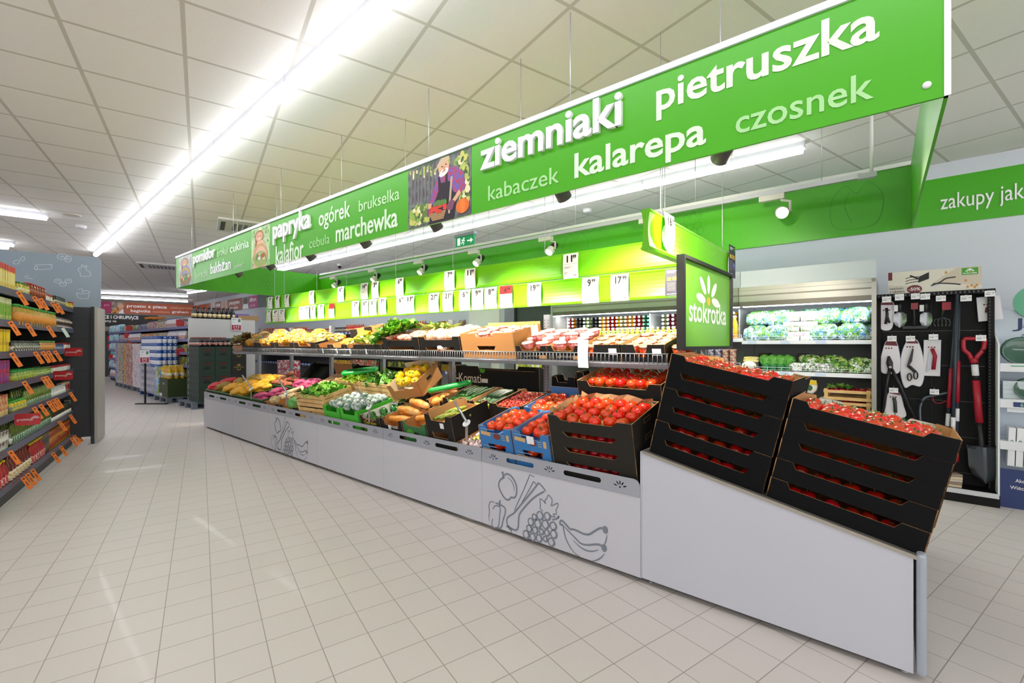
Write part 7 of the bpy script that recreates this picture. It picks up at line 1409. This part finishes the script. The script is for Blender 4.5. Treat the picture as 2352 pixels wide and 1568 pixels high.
# ================================================================ grocery shelves along the back wall
BV = 3.45
t = thing('wall_shelf', 'long grocery shelf along the back wall behind the produce stand', 'shelf', S.M(0, BV)); B0, B1 = -15.5, -4.95
MB().box(B0, B1, .48, .52, 0, 1.68, mat('b9bcc2', .6)).build('back_panel', t); BZ = (.2, .82, 1.09, 1.37, 1.64)
for z in BZ: MB().box(B0, B1, 0, .48, z-.03, z, fs).build('shelf_plate', t); MB().box(B0, B1, -.012, 0, z-.045, z+.02, mat('5a6aa0', .45)).build('price_rail', t)
lw = mat('e4e6ec', .5)
b = MB()
for z in BZ:
    for k in range(60): x = B0+.1+k*.173; b.box(x, x+.06, -.0135, -.0122, z-.035, z+.01, lw)
b.build('price_label', t)
bk = [(bag('snack_bag', 'bag', .2, .1, .22, ['b8202c', 'd9a04a', 'e9e2da', 'c92c2c'], 18, 2), .19, 'red snack bag'), (bag('snack_bag', 'bag', .2, .1, .2, ['9a8aa8', 'cfc6d0', '5a4a7a', 'b83a4a'], 20, 3), .19, 'violet and grey snack bag'), (bottle('ketchup_bottle', 'bottle', .036, .21, 'a8141c', '8a1018', 'e6e0da', .4), .085, 'ketchup bottle'),
      (Jr('a8602c', 'b8242c', 'd9cfc0', .034, .12), .08, 'small red lidded jar'), (Jr('5a4a3a', '2a2622', 'd3cabc', .036, .14), .08, 'brown jar'), (generic('carton', 'carton', ['d9601c', 'e6dcc8', 'c93a2c', '3a8a5a'], .09, .07, .17, 24), .1, 'orange carton'), (bottle('sauce_bottle', 'bottle', .03, .2, 'd92c1c', 'e8a01c', 'e8b83a', .4), .075, 'orange sauce bottle'),
      (generic('carton', 'carton', ['3a4a9a', '8a9ac8', 'e4e4ee', '2a3a7a'], .13, .08, .15, 24), .14, 'blue carton'), (Jr('e0d06a', 'e6e0a0', 'd9c83a', .035, .14), .08, 'mayonnaise jar with a yellow label'), (generic('carton', 'carton', ['2a4a24', 'c9b83a', '1f3a1c', '4a6a2c'], .1, .08, .16, 20), .11, 'dark green carton'), (generic('carton', 'carton', ['e0b82c', 'e9d86a', 'd9941c', 'c97a2c'], .12, .08, .14, 20), .13, 'yellow carton'),
      (bag('nut_bag', 'bag', .15, .08, .18, ['5a3a24', 'b9986c', '8a6a44', 'd9cbb0'], 40, 7), .16, 'bag of nuts in a yellow tray')]
lay = {4: ((590, 640, 0), (640, 665, 1), (670, 700, 6), (700, 755, 3), (765, 790, 4), (790, 832, 6), (832, 870, 4), (886, 940, 2), (940, 975, 6), (975, 1000, 4), (1000, 1035, 5), (1045, 1125, 11)), 2: ((620, 650, 10), (650, 700, 5), (700, 745, 10), (765, 800, 10), (800, 860, 7), (862, 885, 5), (886, 940, 2), (940, 1007, 8), (1020, 1125, 10)), 1: ((760, 800, 10), (800, 860, 5), (885, 940, 9), (940, 960, 8), (960, 1125, 10))}
CNT = {}
for i, ls in lay.items():
    for (xa, xb, k) in ls:
        a_, c_ = S.pv(xa, 770, BV).x, S.pv(xb, 770, BV).x; c_ = min(c_, B1-.05); pr, pitch, desc = bk[k]; n = max(1, int((c_-a_)/pitch))
        for q in range(n):
            CNT[i, k] = CNT.get((i, k), -1)+1
            pr.put(S.M(a_+(q+.5)*(c_-a_)/n, BV+.06, BZ[i]+.001), f'{desc}, {ordw(CNT[i, k])} from the left, {("", "low", "middle", "", "top")[i]} wall shelf', f'{desc}s on the {("", "low", "middle", "", "top")[i]} wall shelf')
for k, (x, y) in enumerate(((779, 815), (787, 815), (1072, 768), (1095, 768), (1073, 835), (1092, 835))):
    p = S.pv(x, y, BV-.02); strip.put(S.M(p.x, BV-.02, p.z+.06) @ RY(.4), f'orange price strip on the wall shelf, {ordw(k)} from the far end', 'orange price strips of the wall shelf')
for k, x in enumerate((1012, 1118)):
    p = S.pv(x, 840, BV-.1); b = MB().box(-.1, .06, 0, .1, 0, 1.3, mat('4a3424', .6, noise='7a5a3a', nscale=20))
    for q in range(6): b.disc(-.02+.02*(q % 2), .6+.12*q, .05, .04, mat('b06a3a', .5), -.001-.0001*q, 12); b.ribbon([(-.02+.05*cos(a_*.7), .6+.12*q+.045*sin(a_*.7)) for a_ in range(10)], .006, mat('d9c9b0', .5), -.002)
    tag(b.build('nut_display', M=S.M(p.x-.1, BV-.14, 0)), f'narrow brown nut print display before the wall shelf, {("left", "right")[k]} one', 'display')
# red packs beyond the stand's far end
rc = generic('can_pack', 'can pack', ['c01c24', 'e6e4e8', 'a8141c', 'd9d9de', 'c83a44'], .3, .25, .2, 18)
for k in range(8): rc.put(S.M(-9.9+.32*(k % 2), 2.2, .15+.21*(k//2)), f'red and white can pack, {("left", "right")[k % 2]} one in layer {k//2+1} past the black crates', 'can packs')
